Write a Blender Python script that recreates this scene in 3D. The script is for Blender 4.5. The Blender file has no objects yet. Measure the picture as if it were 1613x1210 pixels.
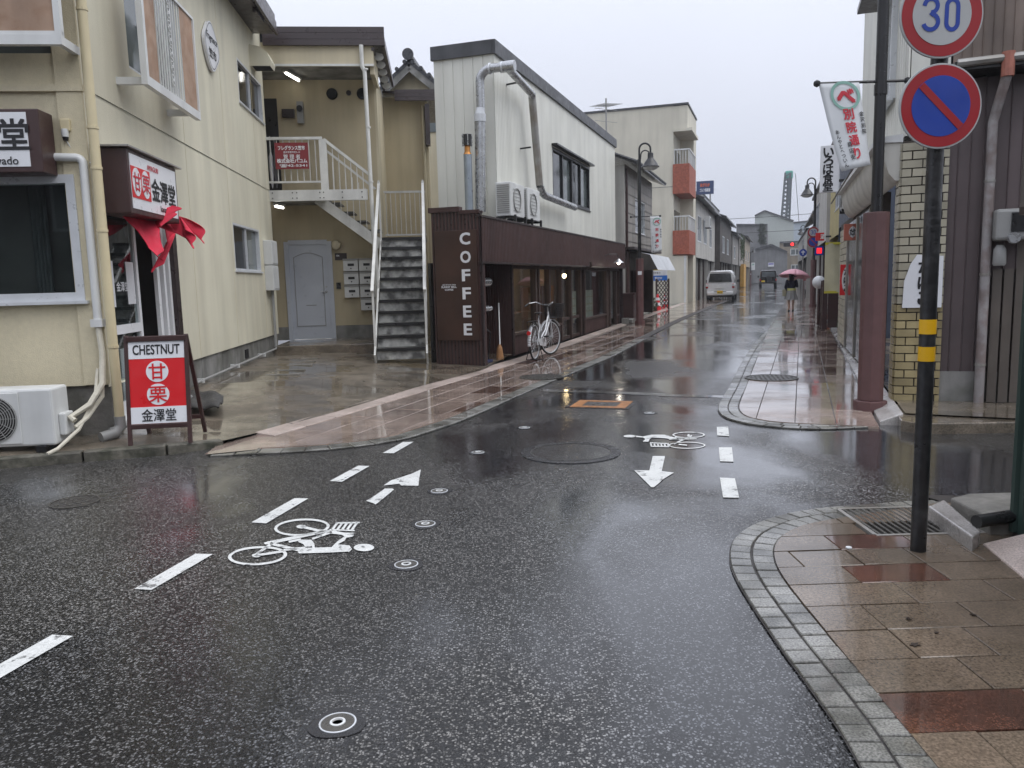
import bpy, bmesh, math, random
from mathutils import Vector, Matrix
random.seed(7)
sc = bpy.context.scene
COL = sc.collection
R = math.radians
# ---------------------------------------------------------------- camera
FPX, HY, ROLL, CH = 1230.0, 443.5, .026, 1.45
_p = math.atan((605 - HY) / FPX)
FW = Vector((0, math.cos(_p), -math.sin(_p)))
_r0 = Vector((1, 0, 0)); _u0 = _r0.cross(FW)
RT = _r0 * math.cos(ROLL) - _u0 * math.sin(ROLL)
UP = _r0 * math.sin(ROLL) + _u0 * math.cos(ROLL)
EYE = Vector((0, 0, CH))
cam = bpy.data.cameras.new('camera'); cam.sensor_width = 36; cam.sensor_fit = 'HORIZONTAL'
cam.lens = FPX / 1613 * 36; cam.clip_start = .05; cam.clip_end = 3000
cobj = bpy.data.objects.new('camera', cam); COL.objects.link(cobj)
m = Matrix.Identity(4)
for i in range(3):
    m[i][0] = RT[i]; m[i][1] = UP[i]; m[i][2] = -FW[i]; m[i][3] = EYE[i]
cobj.matrix_world = m
sc.camera = cobj
# ---------------------------------------------------------------- sky, sun, exposure
SUN_EL, SUN_AZ = 60, 112      # high on the right, veiled by rain cloud
w = bpy.data.worlds.new('World'); sc.world = w; w.use_nodes = True
nt = w.node_tree; nt.nodes.clear()
def nn(t, **k):
    n = nt.nodes.new(t)
    for a, b in k.items(): setattr(n, a, b)
    return n
out = nn('ShaderNodeOutputWorld'); bg = nn('ShaderNodeBackground')
sky = nn('ShaderNodeTexSky', sky_type='NISHITA', sun_disc=False, sun_elevation=R(SUN_EL), sun_rotation=R(SUN_AZ), air_density=1.0, dust_density=6.0, ozone_density=1.0)
hsv = nn('ShaderNodeHueSaturation'); hsv.inputs['Saturation'].default_value = .25
nt.links.new(sky.outputs[0], hsv.inputs['Color'])
# an even rain cloud deck: CIE overcast, zenith brighter than horizon, faint cloud mottling
tc = nn('ShaderNodeTexCoord'); sx = nn('ShaderNodeSeparateXYZ'); nt.links.new(tc.outputs['Generated'], sx.inputs[0])
mr = nn('ShaderNodeMapRange'); nt.links.new(sx.outputs['Z'], mr.inputs['Value'])
mr.inputs['From Min'].default_value = 0; mr.inputs['From Max'].default_value = 1
mr.inputs['To Min'].default_value = 5.8; mr.inputs['To Max'].default_value = 14.5
cl = nn('ShaderNodeTexNoise'); cl.inputs['Scale'].default_value = 2.2; cl.inputs['Detail'].default_value = 4
nt.links.new(tc.outputs['Generated'], cl.inputs['Vector'])
cr = nn('ShaderNodeMapRange'); nt.links.new(cl.outputs[0], cr.inputs['Value'])
cr.inputs['To Min'].default_value = .93; cr.inputs['To Max'].default_value = 1.07
mu = nn('ShaderNodeMath', operation='MULTIPLY'); nt.links.new(mr.outputs[0], mu.inputs[0]); nt.links.new(cr.outputs[0], mu.inputs[1])
cc = nn('ShaderNodeVectorMath', operation='SCALE'); cc.inputs[0].default_value = (.92, .965, 1.10); nt.links.new(mu.outputs[0], cc.inputs['Scale'])
mx = nn('ShaderNodeMix', data_type='RGBA'); mx.inputs[0].default_value = .92
nt.links.new(hsv.outputs[0], mx.inputs[6]); nt.links.new(cc.outputs[0], mx.inputs[7])
nt.links.new(mx.outputs[2], bg.inputs[0]); bg.inputs[1].default_value = .108
nt.links.new(bg.outputs[0], out.inputs[0])
sun = bpy.data.lights.new('sun', 'SUN'); sun.energy = 1.4; sun.angle = R(50); sun.color = (1, .98, .95)
so = bpy.data.objects.new('sun', sun); COL.objects.link(so)
_sd = Vector((math.sin(R(SUN_AZ)) * math.cos(R(SUN_EL)), math.cos(R(SUN_AZ)) * math.cos(R(SUN_EL)), math.sin(R(SUN_EL))))
so.rotation_euler = _sd.to_track_quat('Z', 'Y').to_euler(); so.location = (0, 0, 30)
vs = sc.view_settings; vs.view_transform = 'Standard'; vs.look = 'None'; vs.exposure = 0.22; vs.gamma = 1; vs.use_curve_mapping = False
sc.cycles.max_bounces = 8; sc.cycles.transparent_max_bounces = 12; sc.cycles.use_denoising = True
# ---------------------------------------------------------------- photo pixel -> place
def ray(px, py): return FW * FPX + RT * (px - 806.5) + UP * (605 - py)
def G(px, py, z=0.0):
    d = ray(px, py); return EYE + d * ((z - CH) / d.z)
class Fr:
    """upright frame: x along a wall (to the right seen from outside), y into the wall, z up"""
    def __init__(s, o, ang):
        s.o = Vector((o[0], o[1], 0)); a = R(ang)
        s.x = Vector((math.cos(a), math.sin(a), 0)); s.y = Vector((-math.sin(a), math.cos(a), 0)); s.ang = ang
        s.m = Matrix.Translation(s.o) @ Matrix.Rotation(a, 4, 'Z')
    def at(s, px, py, t=0.0):
        d = ray(px, py); o = s.o + s.y * t
        k = (o - EYE).dot(s.y) / d.dot(s.y); p = EYE + d * k - s.o
        return p.dot(s.x), p.z
    def loc(s, p):
        q = Vector(p) - s.o; return Vector((q.dot(s.x), q.dot(s.y), q.z))
    def w(s, x, y, z=0): return s.o + s.x * x + s.y * y + Vector((0, 0, z))
    def sub(s, x, y, da=0): return Fr(s.w(x, y), s.ang + da)
# ---------------------------------------------------------------- objects
def thing(name, label, cat, fr=None, group=None, z=0.0):
    o = bpy.data.objects.new(name, None); COL.objects.link(o); o.empty_display_size = .2
    o['label'] = label; o['category'] = cat
    if group: o['group'] = group
    if fr is not None:
        o.location = fr.o + Vector((0, 0, z)); o.rotation_euler = (0, 0, R(fr.ang))
    return o
def obj(name, me, mat, parent=None, **kw):
    o = bpy.data.objects.new(name, me); COL.objects.link(o)
    if mat is not None and not me.materials: me.materials.append(mat)
    if parent: o.parent = parent
    for k, v in kw.items(): o[k] = v
    return o
def tag(o, label, cat, group=None):
    o['label'] = label; o['category'] = cat
    if group: o['group'] = group
    return o
def copy_tree(o, parent=None):
    c = o.copy(); COL.objects.link(c); c.parent = parent
    for ch in list(o.children): copy_tree(ch, c)
    return c
class MB:
    def __init__(s): s.v = []; s.f = []
    def add(s, vs, fs):
        n = len(s.v); s.v += [tuple(v) for v in vs]; s.f += [tuple(i + n for i in f) for f in fs]; return s
    def box(s, x0, x1, y0, y1, z0, z1):
        if x0 > x1: x0, x1 = x1, x0
        if y0 > y1: y0, y1 = y1, y0
        if z0 > z1: z0, z1 = z1, z0
        return s.add([(x0,y0,z0),(x1,y0,z0),(x1,y1,z0),(x0,y1,z0),(x0,y0,z1),(x1,y0,z1),(x1,y1,z1),(x0,y1,z1)],
                     [(0,3,2,1),(4,5,6,7),(0,1,5,4),(1,2,6,5),(2,3,7,6),(3,0,4,7)])
    def hexa(s, b, t):     # 4 bottom pts, 4 top pts
        return s.add(list(b) + list(t), [(0,3,2,1),(4,5,6,7),(0,1,5,4),(1,2,6,5),(2,3,7,6),(3,0,4,7)])
    def bar(s, a, b, w, h=None, up=(0, 0, 1)):     # rectangular bar between two points
        a, b = Vector(a), Vector(b); h = h or w; d = (b - a).normalized(); u = Vector(up)
        if abs(d.dot(u)) > .98: u = Vector((0, 1, 0))
        r = d.cross(u).normalized() * w / 2; u = r.cross(d).normalized() * h / 2
        return s.hexa([a-r-u, a+r-u, a+r+u, a-r+u], [b-r-u, b+r-u, b+r+u, b-r+u])
    def tube(s, pts, r, n=8, cap=True):
        pts = [Vector(p) for p in pts]; rs = r if isinstance(r, (list, tuple)) else [r] * len(pts)
        t0 = (pts[1] - pts[0]).normalized(); ref = Vector((0, 0, 1)) if abs(t0.z) < .9 else Vector((1, 0, 0))
        u = t0.cross(ref).normalized(); vs = []; fs = []; L = len(pts)
        for i, p in enumerate(pts):
            if i == 0: t = pts[1] - p
            elif i == L - 1: t = p - pts[i-1]
            else: t = (pts[i+1] - p).normalized() + (p - pts[i-1]).normalized()
            t.normalize(); u = (u - t * u.dot(t)).normalized(); v = t.cross(u)
            for k in range(n):
                a = 2 * math.pi * k / n; vs.append(p + (u * math.cos(a) + v * math.sin(a)) * rs[i])
        for i in range(L - 1):
            for k in range(n):
                k2 = (k + 1) % n; fs.append((i*n+k, i*n+k2, (i+1)*n+k2, (i+1)*n+k))
        if cap: fs.append(tuple(range(n))[::-1]); fs.append(tuple((L-1)*n+k for k in range(n)))
        return s.add(vs, fs)
    def lathe(s, prof, n=16, c=(0, 0, 0), ax='z', close=True):
        vs = []; fs = []; c = Vector(c)
        for (r, h) in prof:
            for k in range(n):
                a = 2 * math.pi * k / n; x, y = r * math.cos(a), r * math.sin(a)
                vs.append(c + (Vector((x, y, h)) if ax == 'z' else Vector((x, h, y)) if ax == 'y' else Vector((h, x, y))))
        for i in range(len(prof) - 1):
            for k in range(n):
                k2 = (k + 1) % n; fs.append((i*n+k, i*n+k2, (i+1)*n+k2, (i+1)*n+k))
        if close: fs.append(tuple(range(n))[::-1]); fs.append(tuple((len(prof)-1)*n+k for k in range(n)))
        return s.add(vs, fs)
    def prism(s, poly, a, b, ax='z'):      # 2D polygon extruded from a to b along an axis ('z': xy, 'y': xz, 'x': yz)
        def P(p, h): return (p[0], p[1], h) if ax == 'z' else (p[0], h, p[1]) if ax == 'y' else (h, p[0], p[1])
        n = len(poly); vs = [P(p, a) for p in poly] + [P(p, b) for p in poly]
        return s.add(vs, [tuple(range(n))[::-1], tuple(range(n, 2*n))] + [(i, (i+1) % n, (i+1) % n + n, i + n) for i in range(n)])
    def quad(s, *p): return s.add(p, [tuple(range(len(p)))])
    def grid(s, nx, ny, fn):
        vs = [fn(i / nx, j / ny) for j in range(ny + 1) for i in range(nx + 1)]
        return s.add(vs, [(j*(nx+1)+i, j*(nx+1)+i+1, (j+1)*(nx+1)+i+1, (j+1)*(nx+1)+i) for j in range(ny) for i in range(nx)])
    def wall(s, x0, x1, z0, z1, holes=(), y=0.0, d=.12):      # facade with openings: front, back and reveals
        xs = sorted({x0, x1} | {v for h in holes for v in h[:2] if x0 < v < x1}); zs = sorted({z0, z1} | {v for h in holes for v in h[2:] if z0 < v < z1})
        for i in range(len(xs) - 1):
            for j in range(len(zs) - 1):
                cx, cz = (xs[i] + xs[i+1]) / 2, (zs[j] + zs[j+1]) / 2
                if any(h[0] < cx < h[1] and h[2] < cz < h[3] for h in holes): continue
                s.quad((xs[i], y, zs[j]), (xs[i+1], y, zs[j]), (xs[i+1], y, zs[j+1]), (xs[i], y, zs[j+1]))
        for a, b, c, e in list(holes):
            s.quad((a, y, c), (a, y+d, c), (a, y+d, e), (a, y, e)); s.quad((b, y, c), (b, y, e), (b, y+d, e), (b, y+d, c))
            s.quad((a, y, e), (a, y+d, e), (b, y+d, e), (b, y, e)); s.quad((a, y, c), (b, y, c), (b, y+d, c), (a, y+d, c))
        return s
    def corr(s, x0, x1, z0, z1, pitch=.1, dep=.02, y=0.0, duty=.5, ax='x'):   # vertical-ribbed sheet
        n = max(1, round((x1 - x0) / pitch)); p = (x1 - x0) / n; k = dep * .5; pts = []
        for i in range(n):
            a = x0 + i * p; w = p * duty
            pts += [(a, y), (a + w - k, y), (a + w, y + dep), (a + p - k, y + dep)]
        pts.append((x1, y)); vs = []
        for q, z in ((0, z0), (1, z1)):
            for a, b in pts: vs.append((a, b, z) if ax == 'x' else (b, a, z))
        L = len(pts); return s.add(vs, [(i, i+1, L+i+1, L+i) for i in range(L - 1)])
    def mesh(s, name='m', smooth=False, fix=True):
        me = bpy.data.meshes.new(name); me.from_pydata(s.v, [], s.f); me.update()
        if fix:
            b = bmesh.new(); b.from_mesh(me); bmesh.ops.recalc_face_normals(b, faces=b.faces); b.to_mesh(me); b.free()
        if smooth:
            me.polygons.foreach_set('use_smooth', [True] * len(me.polygons)); me.set_sharp_from_angle(angle=R(40))
        return me
    def build(s, name, mat, parent=None, smooth=False, bevel=0, **kw):
        o = obj(name, s.mesh(name, smooth), mat, parent, **kw)
        if bevel:
            b = o.modifiers.new('bevel', 'BEVEL'); b.width = bevel; b.segments = 2; b.limit_method = 'ANGLE'
        return o
def arc(c, r, a0, a1, n, ax='xz', y=0.0):
    P = []
    for i in range(n + 1):
        a = R(a0 + (a1 - a0) * i / n); u, v = r * math.cos(a), r * math.sin(a)
        P.append((c[0] + u, c[1], c[2] + v) if ax == 'xz' else (c[0], c[1] + u, c[2] + v) if ax == 'yz' else (c[0] + u, c[1] + v, c[2]))
    return P
_txt = {}
def glyphs(s, bold=0.0):
    bold = 0.0
    if (s, bold) in _txt: return _txt[(s, bold)]
    c = bpy.data.curves.new('t', 'FONT'); c.body = s; c.size = 1; c.resolution_u = 3; c.offset = bold
    o = bpy.data.objects.new('t', c); COL.objects.link(o)
    dg = bpy.context.evaluated_depsgraph_get(); dg.update()
    me = bpy.data.meshes.new_from_object(o.evaluated_get(dg)); bpy.data.objects.remove(o); bpy.data.curves.remove(c)
    V = [v.co.copy() for v in me.vertices]; F = [tuple(p.vertices) for p in me.polygons]; bpy.data.meshes.remove(me)
    x0, x1 = min(v.x for v in V), max(v.x for v in V); y0, y1 = min(v.y for v in V), max(v.y for v in V)
    r = ([((v.x - (x0+x1)/2), (v.y - (y0+y1)/2)) for v in V], F, x1 - x0, y1 - y0); _txt[(s, bold)] = r; return r
def put_text(mb, s, cx, cz, h=None, w=None, y=-.004, bold=.012, rot=0, shear=0, mapf=None):
    V, F, tw, th = glyphs(s)
    kx = w / tw if w else h / th; kz = h / th if h else kx
    c, d = math.cos(R(rot)), math.sin(R(rot)); e = bold * .9
    for i, (ox, oz) in enumerate(((-e, -e), (e, e), (-e, e), (e, -e)) if bold > .005 else ((0, 0),)):      # weight: strokes thickened by small shifts
        vs = []
        for a, b in V:
            a, b = (a + ox) * kx + b * kz * shear, (b + oz) * kz
            a, b = cx + a * c - b * d, cz + a * d + b * c
            if mapf: q = mapf(a, b); vs.append((q[0], q[1] - i * .0004, q[2]))
            else: vs.append((a, y - i * .0004, b))
        mb.add(vs, F)
    return mb
def lettering(parent, s, cx, cz, h=None, w=None, mat=None, y=-.004, bold=.012, name='lettering', **k):
    mb = MB(); put_text(mb, s, cx, cz, h, w, y, bold, **k)
    me = bpy.data.meshes.new(name); me.from_pydata(mb.v, [], mb.f); me.update()
    return obj(name, me, mat, parent)
def vtext(parent, s, cx, ztop, size, mat, y=-.004, bold=.012, pitch=None, mapf=None, w=None):   # vertical writing
    mb = MB(); pitch = pitch or size * 1.12
    for i, ch in enumerate(s):
        if ch.strip():
            V, F, tw, th = glyphs(ch, bold); k = size / max(tw, th)
            put_text(mb, ch, cx, ztop - pitch * (i + .5), h=th * k, w=(tw * k if w is None else tw * k * w), y=y, bold=bold, mapf=mapf)
    me = bpy.data.meshes.new('lettering'); me.from_pydata(mb.v, [], mb.f); me.update()
    return obj('lettering', me, mat, parent)
# ---------------------------------------------------------------- materials
def M(name, c, r=.6, v=.12, vs=3.0, b=0.0, bs=60, st=0.0, met=0.0, jit=0.0, c2=None, spec=.5, coat=0.0, mott=0.0, ms=25):
    """procedural surface: base colour with broad variation, rain streaks (st), per-object jitter, fine relief, mottling"""
    mt = bpy.data.materials.new(name); mt.use_nodes = True; t = mt.node_tree; N = t.nodes; L = t.links; P = N['Principled BSDF']
    geo = N.new('ShaderNodeNewGeometry')
    def noise(sc_, det=4, vec=None):
        n = N.new('ShaderNodeTexNoise'); n.inputs['Scale'].default_value = sc_; n.inputs['Detail'].default_value = det
        L.new(vec if vec else geo.outputs['Position'], n.inputs['Vector']); return n.outputs[0]
    def mrange(x, a, b_, f0=.3, f1=.7):
        n = N.new('ShaderNodeMapRange'); L.new(x, n.inputs['Value']); n.inputs['From Min'].default_value = f0; n.inputs['From Max'].default_value = f1
        n.inputs['To Min'].default_value = a; n.inputs['To Max'].default_value = b_; return n.outputs[0]
    def mul(x, y):
        n = N.new('ShaderNodeMath'); n.operation = 'MULTIPLY'; L.new(x, n.inputs[0]); L.new(y, n.inputs[1]); return n.outputs[0]
    f = mrange(noise(vs), 1 - v, 1 + v)
    if mott: f = mul(f, mrange(noise(ms, 2), 1 - mott, 1 + mott))
    if st:
        mp = N.new('ShaderNodeMapping'); mp.inputs['Scale'].default_value = (3.1, 3.1, .3); L.new(geo.outputs['Position'], mp.inputs[0])
        f = mul(f, mrange(noise(1.0, 5, mp.outputs[0]), 1 - st, 1.04, .35, .6))
    if jit:
        oi = N.new('ShaderNodeObjectInfo'); f = mul(f, mrange(oi.outputs['Random'], 1 - jit, 1 + jit, 0, 1))
    col = N.new('ShaderNodeVectorMath'); col.operation = 'SCALE'; L.new(f, col.inputs['Scale'])
    if c2:
        m2 = N.new('ShaderNodeMix'); m2.data_type = 'RGBA'; m2.inputs[6].default_value = (*c, 1); m2.inputs[7].default_value = (*c2, 1)
        L.new(mrange(noise(vs * 2.3, 6), 0, 1, .42, .62), m2.inputs[0]); L.new(m2.outputs[2], col.inputs[0])
    else: col.inputs[0].default_value = c
    L.new(col.outputs[0], P.inputs['Base Color'])
    L.new(mrange(noise(vs * 3), max(.02, r - .1), min(1, r + .1)), P.inputs['Roughness'])
    P.inputs['Metallic'].default_value = met; P.inputs['Specular IOR Level'].default_value = spec
    if coat: P.inputs['Coat Weight'].default_value = coat; P.inputs['Coat Roughness'].default_value = .06
    if b:
        bn = N.new('ShaderNodeBump'); bn.inputs['Strength'].default_value = b; bn.inputs['Distance'].default_value = .01
        L.new(noise(bs, 3), bn.inputs['Height']); L.new(bn.outputs[0], P.inputs['Normal'])
    return mt
def emit(name, c, s):
    mt = bpy.data.materials.new(name); mt.use_nodes = True; P = mt.node_tree.nodes['Principled BSDF']
    P.inputs['Base Color'].default_value = (*c, 1); P.inputs['Emission Color'].default_value = (*c, 1); P.inputs['Emission Strength'].default_value = s; return mt
def glass(name, tint=(.8, .85, .85), ior=1.5, r=.02):
    mt = bpy.data.materials.new(name); mt.use_nodes = True; t = mt.node_tree; N = t.nodes; L = t.links
    N.remove(N['Principled BSDF']); o = N['Material Output']
    tr = N.new('ShaderNodeBsdfTransparent'); tr.inputs[0].default_value = (*tint, 1)
    gl = N.new('ShaderNodeBsdfGlossy'); gl.inputs['Roughness'].default_value = r; gl.inputs[0].default_value = (.95, .97, 1, 1)
    fr = N.new('ShaderNodeFresnel'); fr.inputs[0].default_value = ior; mxs = N.new('ShaderNodeMixShader')
    ge = N.new('ShaderNodeNewGeometry'); sb_ = N.new('ShaderNodeMath'); sb_.operation = 'SUBTRACT'; sb_.inputs[0].default_value = 1; L.new(ge.outputs['Backfacing'], sb_.inputs[1])
    ml = N.new('ShaderNodeMath'); ml.operation = 'MULTIPLY'; L.new(fr.outputs[0], ml.inputs[0]); L.new(sb_.outputs[0], ml.inputs[1])
    L.new(ml.outputs[0], mxs.inputs[0]); L.new(tr.outputs[0], mxs.inputs[1]); L.new(gl.outputs[0], mxs.inputs[2]); L.new(mxs.outputs[0], o.inputs[0]); return mt
K = {}
def wet_asphalt():
    mt = bpy.data.materials.new('wet_asphalt'); mt.use_nodes = True; t = mt.node_tree; N = t.nodes; L = t.links; P = N['Principled BSDF']
    geo = N.new('ShaderNodeNewGeometry'); pos = geo.outputs['Position']
    def noise(s, det=4, vec=None, dist=0):
        n = N.new('ShaderNodeTexNoise'); n.inputs['Scale'].default_value = s; n.inputs['Detail'].default_value = det; n.inputs['Distortion'].default_value = dist
        L.new(vec or pos, n.inputs['Vector']); return n.outputs[0]
    def mr(x, f0, f1, a, b):
        n = N.new('ShaderNodeMapRange'); L.new(x, n.inputs['Value'])
        for k, q in (('From Min', f0), ('From Max', f1), ('To Min', a), ('To Max', b)): n.inputs[k].default_value = q
        return n.outputs[0]
    def mth(op, a, b):
        n = N.new('ShaderNodeMath'); n.operation = op
        for i, q in enumerate((a, b)):
            if isinstance(q, (int, float)): n.inputs[i].default_value = q
            else: L.new(q, n.inputs[i])
        return n.outputs[0]
    mp = N.new('ShaderNodeMapping'); mp.vector_type = 'POINT'; mp.inputs['Rotation'].default_value = (0, 0, R(18.9)); mp.inputs['Scale'].default_value = (.75, .42, 1); L.new(pos, mp.inputs[0])
    sx_ = N.new('ShaderNodeSeparateXYZ'); L.new(pos, sx_.inputs[0])
    fall = mr(sx_.outputs['X'], -1.8, .7, -.13, .035)          # the carriageway drains from the left kerb towards its middle
    fall = mth('ADD', fall, mr(sx_.outputs['Y'], 8, 18, 0, .04))
    pud = mr(mth('ADD', noise(1.0, 5, mp.outputs[0], .4), fall), .43, .58, 0, 1)         # where water stands
    wob = N.new('ShaderNodeTexNoise'); wob.inputs['Scale'].default_value = 45; L.new(pos, wob.inputs['Vector'])
    ad = N.new('ShaderNodeVectorMath'); ad.operation = 'MULTIPLY_ADD'; L.new(wob.outputs['Color'], ad.inputs[0]); ad.inputs[1].default_value = (.018, .018, 0); L.new(pos, ad.inputs[2])
    v1 = N.new('ShaderNodeTexVoronoi'); v1.inputs['Scale'].default_value = 105; v1.inputs['Randomness'].default_value = 1; L.new(ad.outputs[0], v1.inputs['Vector'])
    v2 = N.new('ShaderNodeTexVoronoi'); v2.inputs['Scale'].default_value = 190; L.new(pos, v2.inputs['Vector'])
    sp = N.new('ShaderNodeSeparateColor'); L.new(v1.outputs['Color'], sp.inputs[0])
    sp2 = N.new('ShaderNodeSeparateColor'); L.new(v2.outputs['Color'], sp2.inputs[0])
    stone = mth('MULTIPLY', mr(sp.outputs[0], .34, .95, 0, 1), mr(v1.outputs['Distance'], .3, .58, 1, 0))
    fine = mth('MULTIPLY', mr(sp2.outputs[1], .55, 1, 0, 1), mr(v2.outputs['Distance'], .2, .55, 1, 0))
    wear = mth('MULTIPLY', mr(noise(.6, 4), .3, .7, .5, 1.3), mr(noise(.17, 3), .35, .65, .65, 1.3))
    cw = N.new('ShaderNodeVectorMath'); cw.operation = 'MULTIPLY_ADD'; cn = N.new('ShaderNodeTexNoise'); cn.inputs['Scale'].default_value = 2.5; cn.inputs['Detail'].default_value = 5; L.new(pos, cn.inputs['Vector'])
    L.new(cn.outputs['Color'], cw.inputs[0]); cw.inputs[1].default_value = (.5, .5, 0); L.new(pos, cw.inputs[2])
    vc = N.new('ShaderNodeTexVoronoi'); vc.feature = 'DISTANCE_TO_EDGE'; vc.inputs['Scale'].default_value = .33; L.new(cw.outputs[0], vc.inputs['Vector'])
    crack = mth('ADD', mr(vc.outputs['Distance'], .0, .006, .15, 1), mr(noise(.35, 2), .5, .56, 1, 0)); crack = mth('MINIMUM', crack, 1.0)
    wear = mth('MULTIPLY', wear, crack)
    a = mth('ADD', mth('MULTIPLY', stone, .33), mth('MULTIPLY', fine, .10))
    a = mth('ADD', mth('MULTIPLY', mth('MULTIPLY', a, wear), mr(pud, 0, 1, 1, .6)), .006)
    hue = N.new('ShaderNodeMix'); hue.data_type = 'RGBA'; hue.inputs[6].default_value = (1.0, .97, .92, 1); hue.inputs[7].default_value = (.92, .97, 1.06, 1); L.new(pud, hue.inputs[0])
    sc_ = N.new('ShaderNodeVectorMath'); sc_.operation = 'SCALE'; L.new(hue.outputs[2], sc_.inputs[0]); L.new(a, sc_.inputs['Scale']); L.new(sc_.outputs[0], P.inputs['Base Color'])
    L.new(mth('ADD', mr(pud, 0, 1, .27, .06), mth('MULTIPLY', noise(30, 2), .06)), P.inputs['Roughness'])
    P.inputs['Specular IOR Level'].default_value = .38
    h = mth('ADD', mth('MULTIPLY', mr(v1.outputs['Distance'], .1, .7, 1, 0), .7), mth('MULTIPLY', sp.outputs[1], .5))
    b1 = N.new('ShaderNodeBump'); b1.inputs['Distance'].default_value = .004; L.new(mr(pud, 0, 1, .38, .07), b1.inputs['Strength']); L.new(h, b1.inputs['Height'])
    b2 = N.new('ShaderNodeBump'); b2.inputs['Distance'].default_value = .02; b2.inputs['Strength'].default_value = .06; L.new(noise(3.0, 3), b2.inputs['Height']); L.new(b1.outputs[0], b2.inputs['Normal'])
    L.new(b2.outputs[0], P.inputs['Normal'])
    P.inputs['Coat IOR'].default_value = 1.33; P.inputs['Coat Roughness'].default_value = .07      # the water film itself
    L.new(mr(pud, 0, 1, .12, 1.0), P.inputs['Coat Weight'])
    b3 = N.new('ShaderNodeBump'); b3.inputs['Distance'].default_value = .004; L.new(mr(pud, 0, 1, .16, .03), b3.inputs['Strength']); L.new(h, b3.inputs['Height']); L.new(b3.outputs[0], P.inputs['Coat Normal'])
    return mt
def wet_stone(name, c, c2=None, v=.18, r0=.20, r1=.05, speck=.25, ss=160, jit=.12, lo=.40, hi=.56, b=.25, coat0=.35, coat1=1.0):
    """rain-wet paving: granular stone with a water film that stands here and there"""
    mt = bpy.data.materials.new(name); mt.use_nodes = True; t = mt.node_tree; N = t.nodes; L = t.links; P = N['Principled BSDF']
    geo = N.new('ShaderNodeNewGeometry'); pos = geo.outputs['Position']
    def noise(s, det=4):
        n = N.new('ShaderNodeTexNoise'); n.inputs['Scale'].default_value = s; n.inputs['Detail'].default_value = det; L.new(pos, n.inputs['Vector']); return n.outputs[0]
    def mr(x, f0, f1, a, b):
        n = N.new('ShaderNodeMapRange'); L.new(x, n.inputs['Value'])
        for k, q in (('From Min', f0), ('From Max', f1), ('To Min', a), ('To Max', b)): n.inputs[k].default_value = q
        return n.outputs[0]
    def mul(a, b_):
        n = N.new('ShaderNodeMath'); n.operation = 'MULTIPLY'; L.new(a, n.inputs[0]); L.new(b_, n.inputs[1]); return n.outputs[0]
    pud = mr(noise(1.1, 4), lo, hi, 0, 1); oi = N.new('ShaderNodeObjectInfo')
    f = mul(mul(mr(noise(2.2), .3, .7, 1 - v, 1 + v), mr(noise(ss, 2), .3, .7, 1 - speck, 1 + speck)), mr(oi.outputs['Random'], 0, 1, 1 - jit, 1 + jit))
    m2 = N.new('ShaderNodeMix'); m2.data_type = 'RGBA'; m2.inputs[6].default_value = (*c, 1); m2.inputs[7].default_value = (*(c2 or c), 1); L.new(mr(noise(4, 5), .42, .6, 0, 1), m2.inputs[0])
    sc_ = N.new('ShaderNodeVectorMath'); sc_.operation = 'SCALE'; L.new(m2.outputs[2], sc_.inputs[0]); L.new(f, sc_.inputs['Scale']); L.new(sc_.outputs[0], P.inputs['Base Color'])
    L.new(mr(pud, 0, 1, r0, r1), P.inputs['Roughness']); P.inputs['Specular IOR Level'].default_value = .6
    P.inputs['Coat IOR'].default_value = 1.33; P.inputs['Coat Roughness'].default_value = .05; L.new(mr(pud, 0, 1, coat0, coat1), P.inputs['Coat Weight'])
    b1 = N.new('ShaderNodeBump'); b1.inputs['Distance'].default_value = .003; L.new(mr(pud, 0, 1, b, .05), b1.inputs['Strength']); L.new(noise(ss, 3), b1.inputs['Height']); L.new(b1.outputs[0], P.inputs['Normal'])
    return mt
K['asphalt'] = wet_asphalt()
K['slab'] = wet_stone('beige_slab', (.15, .113, .080), (.12, .09, .063), r0=.35, r1=.15, speck=.4, ss=110, coat0=.1, coat1=.6)
K['slab_red'] = wet_stone('red_slab', (.105, .048, .032), (.07, .036, .026), speck=.45, ss=120)
K['slab_pink'] = wet_stone('pink_slab', (.35, .27, .225), (.28, .215, .18))
K['slab_dark'] = wet_stone('brown_slab', (.115, .072, .055))
K['sett'] = wet_stone('granite_sett', (.19, .186, .168), (.08, .078, .066), speck=.45, ss=120, r0=.45, r1=.2, jit=.2, coat0=.1, coat1=.6)
K['kerb'] = wet_stone('pink_granite', (.45, .37, .33), (.38, .31, .27), speck=.3, ss=110, r0=.5, r1=.3, coat0=.1, coat1=.5)
K['kerb_pale'] = wet_stone('pale_kerb', (.42, .40, .38), (.30, .28, .26), speck=.25, ss=90, r0=.4, r1=.2, coat0=.2, coat1=.7)
K['joint'] = M('joint_sand', (.035, .03, .027), .5, .2)
K['concrete'] = wet_stone('wet_concrete', (.175, .145, .11), (.105, .088, .066), speck=.35, ss=70, r0=.4, r1=.12, jit=0, coat0=.2, coat1=.9)
K['concrete_dry'] = M('concrete', (.20, .19, .17), .75, .25, 2, .3, 60, .25, c2=(.13, .125, .105), mott=.12)
K['found'] = M('foundation', (.26, .255, .24), .7, .18, 1.5, .15, 50, .35, c2=(.16, .16, .14))
K['paint'] = None
K['cream'] = M('cream_stucco', (.62, .555, .39), .75, .06, .8, .5, 110, .08, mott=.04)
K['cream_side'] = M('cream_siding', (.63, .60, .47), .7, .07, .5, .25, 70, .10, c2=(.60, .565, .44))
K['yellow_pipe'] = M('cream_pipe', (.60, .52, .33), .4, .08, 3, st=.12)
K['white'] = M('white_metal', (.62, .63, .62), .4, .06, 4, st=.12)
K['white_clean'] = M('white_enamel', (.74, .75, .76), .35, .03)
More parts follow.
